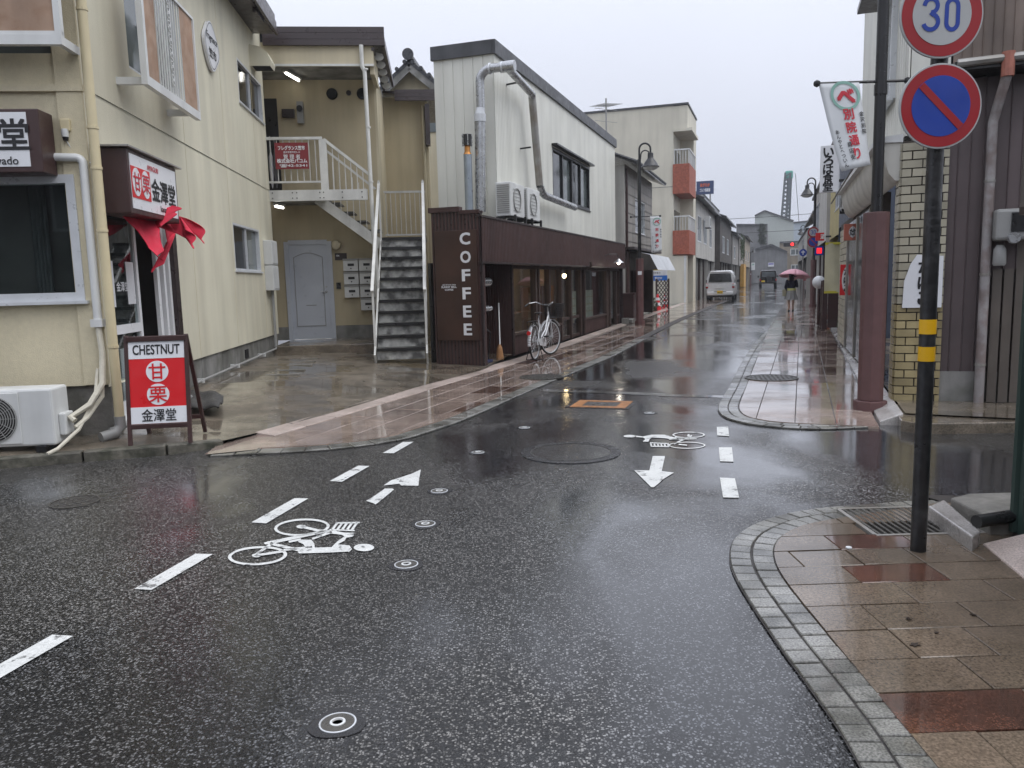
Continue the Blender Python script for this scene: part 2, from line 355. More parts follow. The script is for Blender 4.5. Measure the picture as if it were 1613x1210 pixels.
K['alu'] = M('aluminium_frame', (.62, .64, .66), .35, .06, 6, met=.2)
K['brown'] = M('brown_metal', (.055, .028, .026), .4, .15, 4, st=.15)
K['brown_dk'] = M('dark_brown_metal', (.030, .020, .020), .35, .15, 4)
K['fascia'] = M('fascia_brown', (.048, .036, .036), .35, .1, 3)
K['black'] = M('black_metal', (.012, .012, .013), .35, .2, 6)
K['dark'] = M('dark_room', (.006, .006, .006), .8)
K['grey'] = M('grey_plastic', (.28, .28, .27), .5, .08)
K['galv'] = M('galvanised', (.45, .46, .47), .3, .15, 5, met=.7, mott=.08)
K['galv_old'] = M('weathered_galvanised', (.36, .35, .33), .45, .15, 1.5, met=.5, c2=(.29, .26, .22), st=.15)
K['red'] = M('red_print', (.62, .015, .02), .35, .03)
K['redcloth'] = M('red_cloth', (.55, .02, .05), .8, .12, 6, .2, 400)
K['white_print'] = M('white_print', (.72, .73, .75), .35, .03)
K['ink'] = M('black_print', (.012, .012, .014), .5, .02)
K['inkred'] = M('red_ink', (.55, .03, .05), .5, .02)
K['glass'] = glass('window_glass')
K['glass_dk'] = M('dark_window_glass', (.02, .023, .025), .06, .3, 1.5, spec=.7)
K['glass_mid'] = M('frosted_window_glass', (.11, .13, .13), .12, .2, 1.5, spec=.6)
K['orange_panel'] = M('apricot_board', (.37, .25, .175), .7, .12, 3, .1, 40, .2, c2=(.32, .20, .13))

def worn_paint():
    mt = M('road_paint', (.62, .63, .61), .38, .08, 5, .5, 130, mott=.10, ms=70); t = mt.node_tree; N = t.nodes; L = t.links; P = N['Principled BSDF']
    src = P.inputs['Base Color'].links[0].from_socket; geo = N.new('ShaderNodeNewGeometry')
    a = N.new('ShaderNodeTexNoise'); a.inputs['Scale'].default_value = 9; a.inputs['Detail'].default_value = 8; a.inputs['Roughness'].default_value = .75; L.new(geo.outputs['Position'], a.inputs['Vector'])
    r = N.new('ShaderNodeMapRange'); L.new(a.outputs[0], r.inputs['Value']); r.inputs['From Min'].default_value = .38; r.inputs['From Max'].default_value = .44; r.inputs['To Min'].default_value = .9; r.inputs['To Max'].default_value = 0
    m2 = N.new('ShaderNodeMix'); m2.data_type = 'RGBA'; m2.inputs[7].default_value = (.05, .05, .05, 1); L.new(r.outputs[0], m2.inputs[0]); L.new(src, m2.inputs[6]); L.new(m2.outputs[2], P.inputs['Base Color'])
    return mt
K['paint'] = worn_paint()
# ================================================================ ground, road, pavements
from mathutils.geometry import tessellate_polygon
D_ANG = 18.9                       # street bearing, degrees right of the view axis
SD = Vector((math.sin(R(D_ANG)), math.cos(R(D_ANG)), 0)); SP = Vector((SD.y, -SD.x, 0))
def struct(name, mb, mat, **k): return mb.build(name, mat, None, kind='structure', **k)
def sheet(name, pts, mat, parent=None, **kw):
    pts = [Vector(p) for p in pts]; tri = tessellate_polygon([[Vector((p.x, p.y, 0)) for p in pts]])
    mb = MB().add(pts, [tuple(t) for t in tri]); me = mb.mesh(name)
    if me.polygons and sum(p.normal.z for p in me.polygons) < 0: me.flip_normals()
    return obj(name, me, mat, parent, **kw)
mb = MB(); mb.grid(24, 24, lambda u, v: ((u - .5) * 900, -60 + v * 900, 0))
road = struct('road', mb, K['asphalt'])
def hull(pts):
    pts = sorted(set((round(p[0], 5), round(p[1], 5)) for p in pts))
    def half(ps):
        h = []
        for p in ps:
            while len(h) > 1 and (h[-1][0]-h[-2][0])*(p[1]-h[-2][1]) - (h[-1][1]-h[-2][1])*(p[0]-h[-2][0]) <= 0: h.pop()
            h.append(p)
        return h
    a, b = half(pts), half(pts[::-1]); return a[:-1] + b[:-1]
def clip(poly, reg):               # convex region, counter-clockwise
    for i in range(len(reg)):
        a, b = reg[i], reg[(i+1) % len(reg)]; o = []
        f = lambda p: (b[0]-a[0])*(p[1]-a[1]) - (b[1]-a[1])*(p[0]-a[0])
        for j in range(len(poly)):
            p, q = poly[j], poly[(j+1) % len(poly)]; fp, fq = f(p), f(q)
            if fp >= 0: o.append(p)
            if fp * fq < 0: k = fp / (fp - fq); o.append((p[0] + (q[0]-p[0])*k, p[1] + (q[1]-p[1])*k))
        poly = o
        if len(poly) < 3: return []
    return poly
def area(p): return abs(sum(p[i][0]*p[(i+1) % len(p)][1] - p[(i+1) % len(p)][0]*p[i][1] for i in range(len(p)))) / 2
def ccw(p): return p if sum(p[i][0]*p[(i+1) % len(p)][1] - p[(i+1) % len(p)][0]*p[i][1] for i in range(len(p))) > 0 else p[::-1]
def paving(parent, region, fr, rects, mats, top=.022, gap=.008, thick=.03, name='paving_slab', skip=None):
    reg = ccw(hull([tuple(fr.loc(p).xy) for p in region])); cache = {}
    for (x0, x1, y0, y1, mk) in rects:
        g = gap / 2; full = [(x0+g, y0+g), (x1-g, y0+g), (x1-g, y1-g), (x0+g, y1-g)]; pl = clip(full, reg)
        if len(pl) < 3 or area(pl) < .004: continue
        if skip and skip(((x0+x1)/2, (y0+y1)/2)): continue
        dz = random.uniform(-.0015, .0015)
        if abs(area(pl) - area(full)) < 1e-6:
            k = (round(x1-x0, 3), round(y1-y0, 3), mk); c = ((x0+x1)/2, (y0+y1)/2)
            if k not in cache:
                a, b = (x1-x0)/2-g, (y1-y0)/2-g; h = .003
                q = MB(); q.hexa([(-a,-b,-thick),(a,-b,-thick),(a,b,-thick),(-a,b,-thick)], [(-a,-b,-h),(a,-b,-h),(a,b,-h),(-a,b,-h)])
                q.f.pop(1); n = len(q.v); q.v += [(-a+h,-b+h,0),(a-h,-b+h,0),(a-h,b-h,0),(-a+h,b-h,0)]
                q.f += [(n,n+1,n+2,n+3)] + [(4+i, 4+(i+1) % 4, n+(i+1) % 4, n+i) for i in range(4)]; cache[k] = q.mesh(name)
            o = obj(name, cache[k], mats[mk], parent)
        else:
            c = (sum(p[0] for p in pl)/len(pl), sum(p[1] for p in pl)/len(pl))
            o = MB().prism([(p[0]-c[0], p[1]-c[1]) for p in pl], -thick, 0).build(name, mats[mk], parent)
        o.location = fr.w(c[0], c[1], top + dz); o.rotation_euler = (random.uniform(-.003, .003), random.uniform(-.003, .003), R(fr.ang))
def resample(pts, step):
    P = [Vector(p) for p in pts]; out = [P[0]]; rest = 0.0
    for a, b in zip(P, P[1:]):
        L = (b - a).length; t = step - rest
        while t <= L: out.append(a + (b - a) * (t / L)); t += step
        rest = (rest + L) % step
    return out
def smooth_curve(P, n=3):
    P = [Vector(p) for p in P]
    for _ in range(n):
        Q = [P[0]]
        for a, b in zip(P, P[1:]): Q += [a * .75 + b * .25, a * .25 + b * .75]
        Q.append(P[-1]); P = Q
    return P
def offset(P, d):                  # to the left of travel
    o = []
    for i, p in enumerate(P):
        t = (P[min(i+1, len(P)-1)] - P[max(i-1, 0)]).normalized(); o.append(p + Vector((-t.y, t.x, 0)) * d)
    return o
def sett_rows(parent, curve, rows, step, mat, top=.018, side=1, gap=.010, name='granite_sett'):
    fine = resample(curve, .005)
    for ri, (d0, d1) in enumerate(rows):
        mid = offset(fine, side * (d0 + d1) / 2); L = [0]
        for a, b in zip(mid, mid[1:]): L.append(L[-1] + (b - a).length)
        A, B = offset(fine, side * (d0 + gap/2)), offset(fine, side * (d1 - gap/2)); n = int(L[-1] / step)
        def ix(d):
            import bisect
            return min(bisect.bisect_left(L, d), len(L) - 1)
        for k in range(n):
            i, j = ix(k * step + gap/2 + (ri * .35 * step)), ix((k + 1) * step - gap/2 + (ri * .35 * step))
            if j <= i: continue
            q = [A[i], A[j], B[j], B[i]]; c = sum(q, Vector()) / 4; h = .004; z = random.uniform(-.002, .002)
            pl = ccw([((p - c).x, (p - c).y) for p in q]); mbb = MB(); s = .94
            mbb.add([(x, y, -.04) for x, y in pl] + [(x, y, -h) for x, y in pl] + [(x*s, y*s, 0) for x, y in pl],
                    [(0,1,5,4),(1,2,6,5),(2,3,7,6),(3,0,4,7),(4,5,9,8),(5,6,10,9),(6,7,11,10),(7,4,8,11),(8,9,10,11)])
            o = mbb.build(name, mat, parent); o.location = (c.x, c.y, top + z)
            o.rotation_euler = (random.uniform(-.01, .01), random.uniform(-.01, .01), 0)
PX = lambda L, z=0.02: [G(x, y, z) for x, y in L]
# ---- near corner pavement (right foreground)
out_n = smooth_curve(PX([(1420,1310),(1355.5,1206),(1323,1148),(1272,1075.5),(1239,1032),(1208,988),(1177,941),(1155.5,904.6),(1147.5,879),(1150,853.6),(1166,835.5),(1192,821),(1224.6,810),(1264.6,802.7),(1301,798),(1334,795),(1385,791),(1435,788),(1480,786)]), 2)
in_n = offset(resample(out_n, .03), -.225)
pave_n = sheet('near_pavement', [p.xy.to_3d() + Vector((0,0,.008)) for p in out_n] + [Vector((2.62, 4.93, .008)), Vector((4.6, 4.6, .008)), Vector((4.6, .5, .008)), Vector((1.3, .5, .008))], K['joint'], kind='structure')
sett_rows(pave_n, out_n, [(.0, .112), (.112, .224)], .1, K['sett'], side=-1)
fr0 = Fr((0, 0), 1.0)
ys = [.9, 1.25, 1.6, 1.92] + [fr0.loc(G(1400, y, .02)).y for y in (1157, 1092, 1039, 992, 952, 917.3, 889, 863.8, 841, 822.7)] + [5.1]
ys = sorted(ys); rects = []
for j in range(len(ys) - 1):
    x = .7 + random.choice((0, .21, .36, .12)); 
    while x < 4.4:
        Lx = random.choice((.3, .42, .42, .55)); mk = 'r' if random.random() < .1 else 'b'
        rects.append((x, x + Lx, ys[j], ys[j+1], mk)); x += Lx
# the few deep red slabs the photograph shows
def setmk(px, py, mk, rs, f):
    p = f.loc(G(px, py, .02))
    for i, r in enumerate(rs):
        if r[0] <= p.x <= r[1] and r[2] <= p.y <= r[3]: rs[i] = r[:4] + (mk,); return
rects = [r[:4] + ('b',) for r in rects]
for q in ((1445, 1095), (1345, 902), (1375, 851)): setmk(*q, 'r', rects, fr0)
GR_N = [G(1372, 808, .02), G(1488, 803, .02), G(1545, 846, .02), G(1462, 853, .02)]
def in_grate(c):
    w_ = fr0.w(*c); return 1.98 < w_.x < 2.55 and 4.12 < w_.y < 4.62
paving(pave_n, in_n + [Vector((2.62, 4.7, 0)), Vector((4.6, 4.6, 0)), Vector((4.6, .8, 0)), Vector((1.5, .8, 0))], fr0, rects, {'b': K['slab'], 'r': K['slab_red']}, skip=in_grate)
# ---- far corner pavement (right, along the street)
out_f = smooth_curve(PX([(1262,470),(1232,500),(1196,530),(1169.6,566),(1150,606),(1133,632),(1129,645.5),(1140,657),(1169.6,665),(1202.6,670),(1252,673.6),(1292,675),(1384,671)]), 2)
frs = Fr(G(1385, 665, .02), -90 + (90 - 20.4))    # x along the street away from the viewer
frs = Fr(G(1385, 665, .02), 90 - 20.4)
far_r = frs.w(70, 0)
pave_f = sheet('far_pavement', [p.xy.to_3d() + Vector((0,0,.008)) for p in out_f] + [frs.w(-.05, .12, .008), frs.w(70, -.1, .008), frs.w(70, 1.7, .008)], K['joint'], kind='structure')
sett_rows(pave_f, [p for p in out_f if p.y < 24], [(0, .11), (.11, .22), (.22, .33)][:2], .16, K['sett'], side=1)
in_f = offset(resample(out_f, .05), .23)
rects = []; x = -.6
rows = [(.02 + .37 * i, .02 + .37 * (i + 1)) for i in range(6)]
for (y0, y1) in rows:
    x = -1.0 + random.uniform(0, .5)
    while x < 20:
        Lx = random.choice((.45, .6, .75)); mk = 'd' if random.random() < .12 else 'p'; rects.append((x, x + Lx, y0, y1, mk)); x += Lx
paving(pave_f, [p for p in in_f if p.y < 26] + [frs.w(19, .02), frs.w(19, 1.6), frs.w(-.25, .02)], frs, rects, {'p': K['slab_pink'], 'd': K['slab_dark']})
sheet('paved_strip', [frs.w(19, .0, .02), frs.w(70, -.1, .02), frs.w(70, 1.55, .02), frs.w(19, 1.55, .02)], K['slab_pink'], kind='structure')
def kerb_blocks(name, a, b, n, w, h0, h1, mat, up=.0):       # row of separate kerb stones from a to b, sloping across
    st = bpy.data.objects.new(name, None); COL.objects.link(st); st['kind'] = 'structure'
    d = (b - a) / n; L = d.length; u = d.normalized(); s = Vector((u.y, -u.x, 0))   # s: to the right of travel
    for i in range(n):
        p = a + d * i + u * .006; q = a + d * (i + 1) - u * .006; mbb = MB()
        mbb.hexa([p - Vector((0,0,.05)), p + s*w - Vector((0,0,.05)), q + s*w - Vector((0,0,.05)), q - Vector((0,0,.05))],
                 [p + Vector((0,0,h0)), p + s*w + Vector((0,0,h1)), q + s*w + Vector((0,0,h1)), q + Vector((0,0,h0))])
        mbb.build('kerb_stone', mat, st, bevel=.008)
    return st
kerb_blocks('far_kerb', frs.w(-.05, -.0, 0), frs.w(26, -.0, 0), 44, .2, .035, .12, K['kerb_pale'])
# shop floor and apron behind the far kerb
sheet('shop_apron', [frs.w(.0, -.22, .115), frs.w(30, -.22, .115), frs.w(30, -3, .115), frs.w(1.15, -3, .115), frs.w(-.35, -3.2, .115)], K['concrete'], kind='structure')
ap = [G(1419, 662, .1), G(1450, 667, .1), G(1620, 664.5, .1), G(1700, 662, .1), G(1700, 640, .1), G(1404, 636, .1)]
mb = MB(); mb.prism([(p.x, p.y) for p in ap], -.02, .1); struct('wall_apron', mb, K['concrete'], bevel=.01)
# ---- left pavement
out_l = smooth_curve(PX([(330,717),(404,713.5),(464,711),(521,707),(588,699),(638,691),(681.6,677),(722,664),(769,644),(822,620),(890,592),(932,575),(968,560),(1040,520),(1100,492),(1146,474)]), 2)
KA, KB = G(432, 686, .03), G(835.6, 565, .03)
ku = (KB - KA).normalized(); KL = [KA, KB, G(920, 537, .03), G(1017, 500, .03), G(1082, 477, .03), G(1125, 464, .03)]
pave_l = sheet('left_pavement', [p.xy.to_3d() + Vector((0,0,.008)) for p in out_l] + [p.xy.to_3d() + Vector((0,0,.008)) for p in KL[::-1]] + [G(355, 694, .008)], K['joint'], kind='structure')
sett_rows(pave_l, [p for p in out_l if p.y < 20], [(0, .2)], .2, K['sett'], side=1)
in_l = offset(resample(out_l, .05), .21)
frl = Fr(KA, 90 - 20.3); rects = []
for i in range(6):
    y0 = -.02 - .36 * (i + 1); y1 = y0 + .36; x = -2.5 + random.uniform(0, .5)
    while x < 17:
        Lx = random.choice((.5, .7, .9)); mk = 'd' if random.random() < .09 else 'p'; rects.append((x, x + Lx, y0, y1, mk)); x += Lx
paving(pave_l, [p for p in in_l if p.y < 24] + [p - SP * 0 for p in KL[:2]] + [KB + SD * 9, frl.w(17, -.0), G(375, 697, .02)], frl, rects, {'p': K['slab_pink'], 'd': K['slab_dark']})
i20 = [p for p in in_l if p.y > 19.5]
sheet('paved_strip', [p.xy.to_3d() + Vector((0,0,.02)) for p in i20] + [p.xy.to_3d() + Vector((0,0,.02)) for p in KL[::-1] if p.y > 20] + [(KB + SD * 7).xy.to_3d() + Vector((0,0,.02))], K['slab_pink'], kind='structure')
kl = Vector((-ku.y, ku.x, 0))
kerb_blocks('left_kerb', (KB + kl*.24).xy.to_3d(), (KA + kl*.24).xy.to_3d(), 14, -.24, .05, .03, K['kerb'])
kerb_blocks('left_kerb', (KL[-2] + kl*.22).xy.to_3d(), (KB + kl*.24).xy.to_3d(), 40, -.22, .05, .03, K['kerb'])
# ---- yard in front of the flats and shop apron
yard = [G(352,694,.06), G(409,681,.045), G(527.6,649,.045), G(594.5,629,.045), G(655,610,.05), G(755,583,.055), G(768,577,.07), Vector((0.1,15.2,.08)), Vector((-1.2,18.5,.2)), Vector((-4.9,18,.24)), G(434,553,.25), G(309,607,.24), Vector((-3.85,7.35,.12)), Vector((-6,7.4,.1)), G(-60,727,.085), G(0,723,.085), G(241,703,.085)]
sheet('yard', yard, K['concrete'], kind='structure')
K['mossy'] = M('mossy_kerb', (.12, .112, .09), .6, .3, 3, .4, 60, .2, c2=(.05, .05, .035), mott=.2)
st = bpy.data.objects.new('shop_kerb', None); COL.objects.link(st); st['kind'] = 'structure'
kp = [G(-90,730,.085), G(130,712.5,.085), G(262,702,.085), G(352,694,.06)]
for a, b in zip(kp, kp[1:]):
    t = (b - a).normalized(); nrm = Vector((-t.y, t.x, 0)); a2, b2 = a + t*.008, b - t*.008
    q = [a2 - nrm*.02, b2 - nrm*.02, b2 + nrm*.1, a2 + nrm*.1]
    MB().hexa([(p.x, p.y, -.03) for p in q], [(p.x, p.y, p.z + .006) for p in q]).build('kerb_stone', K['mossy'], st, bevel=.012)
K['band'] = wet_stone('worn_band', (.15, .148, .14), (.07, .07, .068), speck=.4, ss=60, r0=.35, r1=.12)
# ---- concrete band across the road
sheet('road_band', PX([(858,613),(953,615.5),(1057,620.5),(1140,623),(1140,626.5),(1054,624.5),(953,619.5),(848,616.5)], .004), K['band'], kind='structure')
# ================================================================ road markings (traced on the ground plane, 5 mm proud)
def mark(name, polys, z=.005, mat=None, parent=None, fn=lambda x, y: (x, y)):
    mbm = MB()
    for pl in polys:
        P = [G(*fn(*p), z) for p in pl]; tri = tessellate_polygon([[Vector((p.x, p.y, 0)) for p in P]]); mbm.add(P, [tuple(t) for t in tri])
    me = mbm.mesh(name)
    for p in me.polygons:
        if p.normal.z < 0: p.flip()
    o = obj(name, me, mat or K['paint'], parent)
    if parent is None: o['kind'] = 'structure'
    return o
z1 = lambda x, y: (200 + x * .3224, 660 + y * .3224)
z2 = lambda x, y: (700 + x * .2976, 560 + y * .2976)
for q in ([(35,830),(120,835),(420,660),(335,658)], [(608,505),(680,510),(887,388),(818,387)], [(990,303),(1050,307),(1185,230),(1130,228)], [(1250,166),(1303,168),(1400,112),(1350,112)]):
    mark('lane_marking', [q], fn=z1)
mark('lane_marking', [[(82.5,999.7),(115,1001.7),(0,1068),(-70,1110),(-70,1086),(0,1045.7)]])
for q in ([(1442,378),(1502,377),(1507,427),(1444,423)], [(1452,486),(1522,486),(1530,562),(1459,560)], [(1458,646),(1538,650),(1560,753),(1475,751)]):
    mark('lane_marking', [q], fn=z2)
mark('arrow_marking', [[(1168,400),(1205,412),(1215,418),(1305,345),(1298,340),(1260,340),(1235,358),(1190,388)], [(1253,325),(1290,300),(1330,288),(1390,268),(1436,247),(1428,290),(1424,326),(1340,325),(1330,316)]], fn=z1)
mark('arrow_marking', [[(1103,532),(1168,532),(1150,612),(1085,608)], [(1005,608),(1085,608),(1150,612),(1215,620),(1195,632),(1165,650),(1130,680),(1110,697),(1095,697)]], fn=z2)
def ring(cx, cy, rx, ry, w, h, tilt=0, n=40):
    P = []; t = R(tilt)
    for i in range(n):
        a0, a1 = 2*math.pi*i/n, 2*math.pi*(i+1)/n
        def e(a, X, Y):
            x, y = X*math.cos(a), Y*math.sin(a); return (cx + x*math.cos(t) - y*math.sin(t), cy + x*math.sin(t) + y*math.cos(t))
        P.append([e(a0, rx, ry), e(a1, rx, ry), e(a1, rx-w, ry-h), e(a0, rx-w, ry-h)])
    return P
def ell(cx, cy, rx, ry, n=24): return [(cx + rx*math.cos(2*math.pi*i/n), cy + ry*math.sin(2*math.pi*i/n)) for i in range(n)]
def seg(x0, y0, x1, y1, w):
    dx, dy = x1-x0, y1-y0; L = math.hypot(dx, dy); nx, ny = -dy/L*w/2, dx/L*w/2
    return [(x0+nx, y0+ny), (x1+nx, y1+ny), (x1-nx, y1-ny), (x0-nx, y0-ny)]
P = ring(638, 668, 145, 46, 17, 10, -3) + ring(855, 529, 136, 42, 15, 9, -3)
P += [ell(852, 526, 24, 9), seg(850, 525, 935, 545, 12), ell(632, 667, 22, 9), seg(622, 668, 770, 645, 11), seg(630, 662, 712, 606, 12)]
P += [[(668,605),(690,598),(950,545),(1000,545),(965,556),(700,612),(675,613)], seg(700, 608, 860, 645, 13), seg(905, 585, 1000, 552, 11), seg(790, 600, 850, 588, 10), seg(765, 640, 905, 625, 10)]
P += [[(930,540),(1000,543),(1060,555),(1112,556),(1104,575),(1072,580),(1064,594),(1030,612),(1088,618),(1096,632),(1078,648),(1000,652),(842,657),(833,650),(872,628),(862,612),(835,600),(850,590),(900,590),(915,608),(918,629),(1000,626),(1030,596),(1062,574),(1050,566),(985,558),(930,552)]]
P += [ell(1158, 628, 50, 18), seg(990, 541, 1112, 545, 7), seg(1020, 508, 1137, 506, 7)] + [seg(x, 543, x + 26, 507, 11) for x in (1002, 1026, 1050, 1074, 1098)] + [seg(1080, 648, 1096, 632, 10)]
mark('bicycle_marking', P, fn=z1)
P = ring(1293, 420, 86, 16, 9, 3.5) + ring(1284, 475, 98, 18, 9, 3.5)
P += [seg(1290, 418, 1300, 442, 12), seg(1190, 444, 1335, 441, 5), seg(1215, 468, 1310, 424, 7), seg(1284, 475, 1240, 470, 6), seg(1220, 432, 1300, 436, 5),
      [(1012,424),(1050,429),(1095,419),(1165,419),(1225,436),(1245,446),(1220,447),(1170,438),(1100,434),(1086,444),(1080,456),(1050,456),(1064,442),(1050,434),(1015,432)], ell(980, 427, 32, 7),
      seg(1088, 462, 1185, 466, 5), seg(1092, 481, 1190, 483, 5)] + [seg(x, 463, x + 5, 482, 9) for x in (1092, 1110, 1128, 1146, 1164, 1182)]
mark('bicycle_marking', P, fn=z2)
# ================================================================ covers in the road
K['iron'] = M('cast_iron', (.055, .052, .048), .35, .25, 8, .5, 180, met=.3)
K['iron_wet'] = M('worn_iron', (.09, .085, .075), .3, .25, 8, .4, 220, met=.3)
K['orange'] = M('orange_paint', (.40, .16, .035), .4, .25, 8, c2=(.26, .11, .035), mott=.1)
K['patch'] = M('dark_patch', (.022, .022, .024), .22, .25, 6, .3, 150)
def cover(px, py, rad, label, kind='valve', group=None, z=.004):
    c = G(px, py); t = thing('valve_cover' if kind == 'valve' else 'manhole_cover', label, 'valve cover' if kind == 'valve' else 'manhole', Fr(c, random.uniform(0, 90)), group)
    if kind == 'valve':
        sr = random.Random(px); sr_ = [(rad*(1.45+.12*math.sin(2*math.pi*i/32*3+px)+.06*sr.random())*math.cos(2*math.pi*i/32), rad*(1.45+.12*math.sin(2*math.pi*i/32*3+px)+.06*sr.random())*math.sin(2*math.pi*i/32)) for i in range(32)]; MB().prism(sr_, -.01, .0085).build('surround', K['patch'], t)
        t.location.z = -.0055
        MB().lathe([(rad, -.01), (rad, .011), (rad*.93, .012), (rad*.9, .009)], 28).build('rim', K['alu'], t, smooth=True)
        MB().lathe([(rad*.89, -.01), (rad*.89, .011), (rad*.45, .0125), (rad*.44, -.01)], 28, close=False).build('lid', K['iron_wet'], t)
        MB().lathe([(rad*.42, -.01), (rad*.42, .014), (rad*.3, .015), (rad*.28, .009), (rad*.2, .009)], 24).build('centre_ring', K['white'], t, smooth=True)
    else:
        MB().lathe([(rad, -.01), (rad, .010), (rad*.93, .011), (rad*.92, -.01)], 40, close=False).build('rim', K['iron_wet'], t)
        q = MB(); q.lathe([(rad*.9, -.01), (rad*.9, .008)], 40)
        q.build('lid', K['iron'], t)
        stud = MB().box(-.012, .012, -.012, .012, .008, .0115).mesh('stud'); stud.materials.append(K['iron_wet'])
        g = MB()
        nst = int(rad * 2 / .06)
        for i in range(nst):
            for j in range(nst):
                x, y = (i + .5 - nst/2) * .06, (j + .5 - nst/2) * .06
                if math.hypot(x, y) < rad * .82: g.box(x-.014, x+.014, y-.014, y+.014, .007, .0112)
        g.build('tread_pattern', K['iron_wet'], t, kind='stuff')
    return t
GV = 'small round valve covers along the middle of the road'
cover(532, 1140, .062, 'round valve cover with white centre ring, lone in open wet asphalt', 'valve', GV)
cover(640, 890, .062, 'round valve cover beside the head of the painted cyclist', 'valve', GV)
cover(670, 826, .062, 'round valve cover beside the basket of the painted cyclist', 'valve', GV)
cover(692, 774, .06, 'round valve cover beside the worn forward arrow', 'valve', GV)
cover(753, 713, .055, 'small pale valve cover next to the patched manhole', 'valve', GV)
cover(826, 674, .055, 'small pale valve cover between the patched manhole and orange cover', 'valve', GV)
cover(1023, 651, .055, 'small valve cover just right of the orange square cover', 'valve', GV)
cover(118, 792, .16, 'small dark manhole in the asphalt in front of the red chestnut board', 'manhole')
cover(418, 655.5, .2, 'flat manhole lid in the wet concrete yard', 'manhole').location.z = .075
cover(853, 596.5, .33, 'round manhole ring in the pavement in front of the brown coffee shop', 'manhole').location.z = .022
cover(1215, 598, .36, 'round manhole in the paving by the brown lamp post', 'manhole').location.z = .022
t = thing('manhole_cover', 'large round manhole under a half moon asphalt patch mid road', 'manhole', Fr(G(899, 713), 20))
MB().lathe([(.42, -.01), (.42, .006), (.34, .008), (.34, -.01)], 48, close=False).build('rim', K['patch'], t)
MB().lathe([(.335, -.01), (.335, .0065)], 48).build('lid', K['asphalt'], t)
MB().lathe([(.345, -.01), (.345, .0095), (.335, .0095), (.335, -.01)], 48, close=False).build('inner_ring', K['iron'], t)
c = [G(*z2(*p)) for p in ((700,280),(765,235),(960,238),(905,288))]; ctr = sum(c, Vector()) / 4
t = thing('hydrant_cover', 'square orange hydrant cover with dark square centre in the road', 'hydrant cover', Fr(ctr, -18.9))
a = .33; b = .26
for s in ((-a, a, -b, -b+.1), (-a, a, b-.1, b), (-a, -a+.12, -b+.1, b-.1), (a-.12, a, -b+.1, b-.1)): MB().box(*[v*.97 for v in s], -.01, .008).build('orange_frame', K['orange'], t)
MB().box(-.2, .2, -.15, .15, -.01, .006).build('lid', K['iron'], t); MB().box(-.1, .1, -.08, .08, 0, .010).build('centre_plate', K['iron_wet'], t)
MB().box(-a-.04, a+.04, -b-.04, b+.04, -.01, .0045).build('surround', K['patch'], t)
sheet('paved_strip', PX([(322,716),(340,703),(356,695.5),(409,684),(432,688),(404,708)], .0235), K['slab_pink'], kind='structure')
# fallen wet leaves and a bottle cap on the near paving
K['wetleaf'] = M('fallen_leaf', (.028, .018, .012), .35, .3, 20)
for i, (px, py, a, lb) in enumerate(((1441, 1016, 20, 'larger fallen dark leaf on the near paving'), (1431, 975, 80, 'small fallen dark leaf above the larger one on the paving'), (1533, 969, 140, 'fallen leaf scrap near the pavement edge by the kerb'), (1475, 997, 40, 'tiny fallen leaf scrap beside the large dark leaf'))):
    r_ = (.018, .012, .012, .009)[i]; q = MB(); n = 14; P_ = [(r_*(1+.35*math.sin(5*2*math.pi*k/n))*math.cos(2*math.pi*k/n), .7*r_*(1+.35*math.sin(5*2*math.pi*k/n))*math.sin(2*math.pi*k/n)) for k in range(n)]
    q.prism(P_, 0, .003); o = q.build('fallen_leaf', K['wetleaf'], None); o.location = G(px, py, .0255); o.rotation_euler = (.05, -.05, R(a)); tag(o, lb, 'leaf')
o = MB().lathe([(.016, 0), (.015, .005), (.004, .006)], 18).build('bottle_cap', K['white_clean'], None, smooth=True); o.location = G(1337, 863, .0245); tag(o, 'white bottle cap lying on the paving by the sign post', 'bottle cap')
# ================================================================ cream corner shop (left)
SA = Fr((-3.77, 7.25), 95.2); FA = Fr((-3.77, 7.25), 5.2)
def window(parent, x0, x1, z0, z1, y=0.0, fm=None, gm=None, n=2, fw=.035, dep=.07, sill=True, back=None, name='window', bars_h=0, offs=None):
    """sash window as a part: frame, panes as sub-parts, sill"""
    fm = fm or K['alu']; gm = gm or K['glass_dk']; f = MB()
    f.box(x0, x1, y-.02, y+dep, z0, z0+fw); f.box(x0, x1, y-.02, y+dep, z1-fw, z1); f.box(x0, x0+fw, y-.02, y+dep, z0+fw, z1-fw); f.box(x1-fw, x1, y-.02, y+dep, z0+fw, z1-fw)
    wd = (x1 - x0 - 2*fw) / n
    for i in range(1, n): xm = x0 + fw + wd * i; f.box(xm-fw*.45, xm+fw*.45, y-.005, y+dep*.8, z0+fw, z1-fw)
    for i in range(bars_h): zz = z0 + (z1-z0) * (i+1) / (bars_h+1); f.box(x0+fw, x1-fw, y-.003, y+dep*.7, zz-fw*.4, zz+fw*.4)
    w_ = f.build(name, fm, parent)
    for i in range(n):
        a = x0 + fw + wd * i; yy = y + dep * (.35 if i % 2 == 0 else .6)
        MB().box(a, a + wd, yy, yy + .006, z0+fw*.9, z1-fw*.9).build('pane', gm if not isinstance(gm, list) else gm[i % len(gm)], w_)
    if sill: MB().box(x0-.03, x1+.03, y-.05, y+.01, z0-.025, z0).build('sill', fm, w_)
    if back: MB().box(x0, x1, y+.5, y+.52, z0, z1).build('curtain', back, w_)
    return w_
A = thing('corner_shop', 'cream two storey corner shop with apricot window boxes and shop door', 'building', SA)
AH = 6.15
d0, d1, dz0, dz1 = .22, 2.12, .2, 2.33
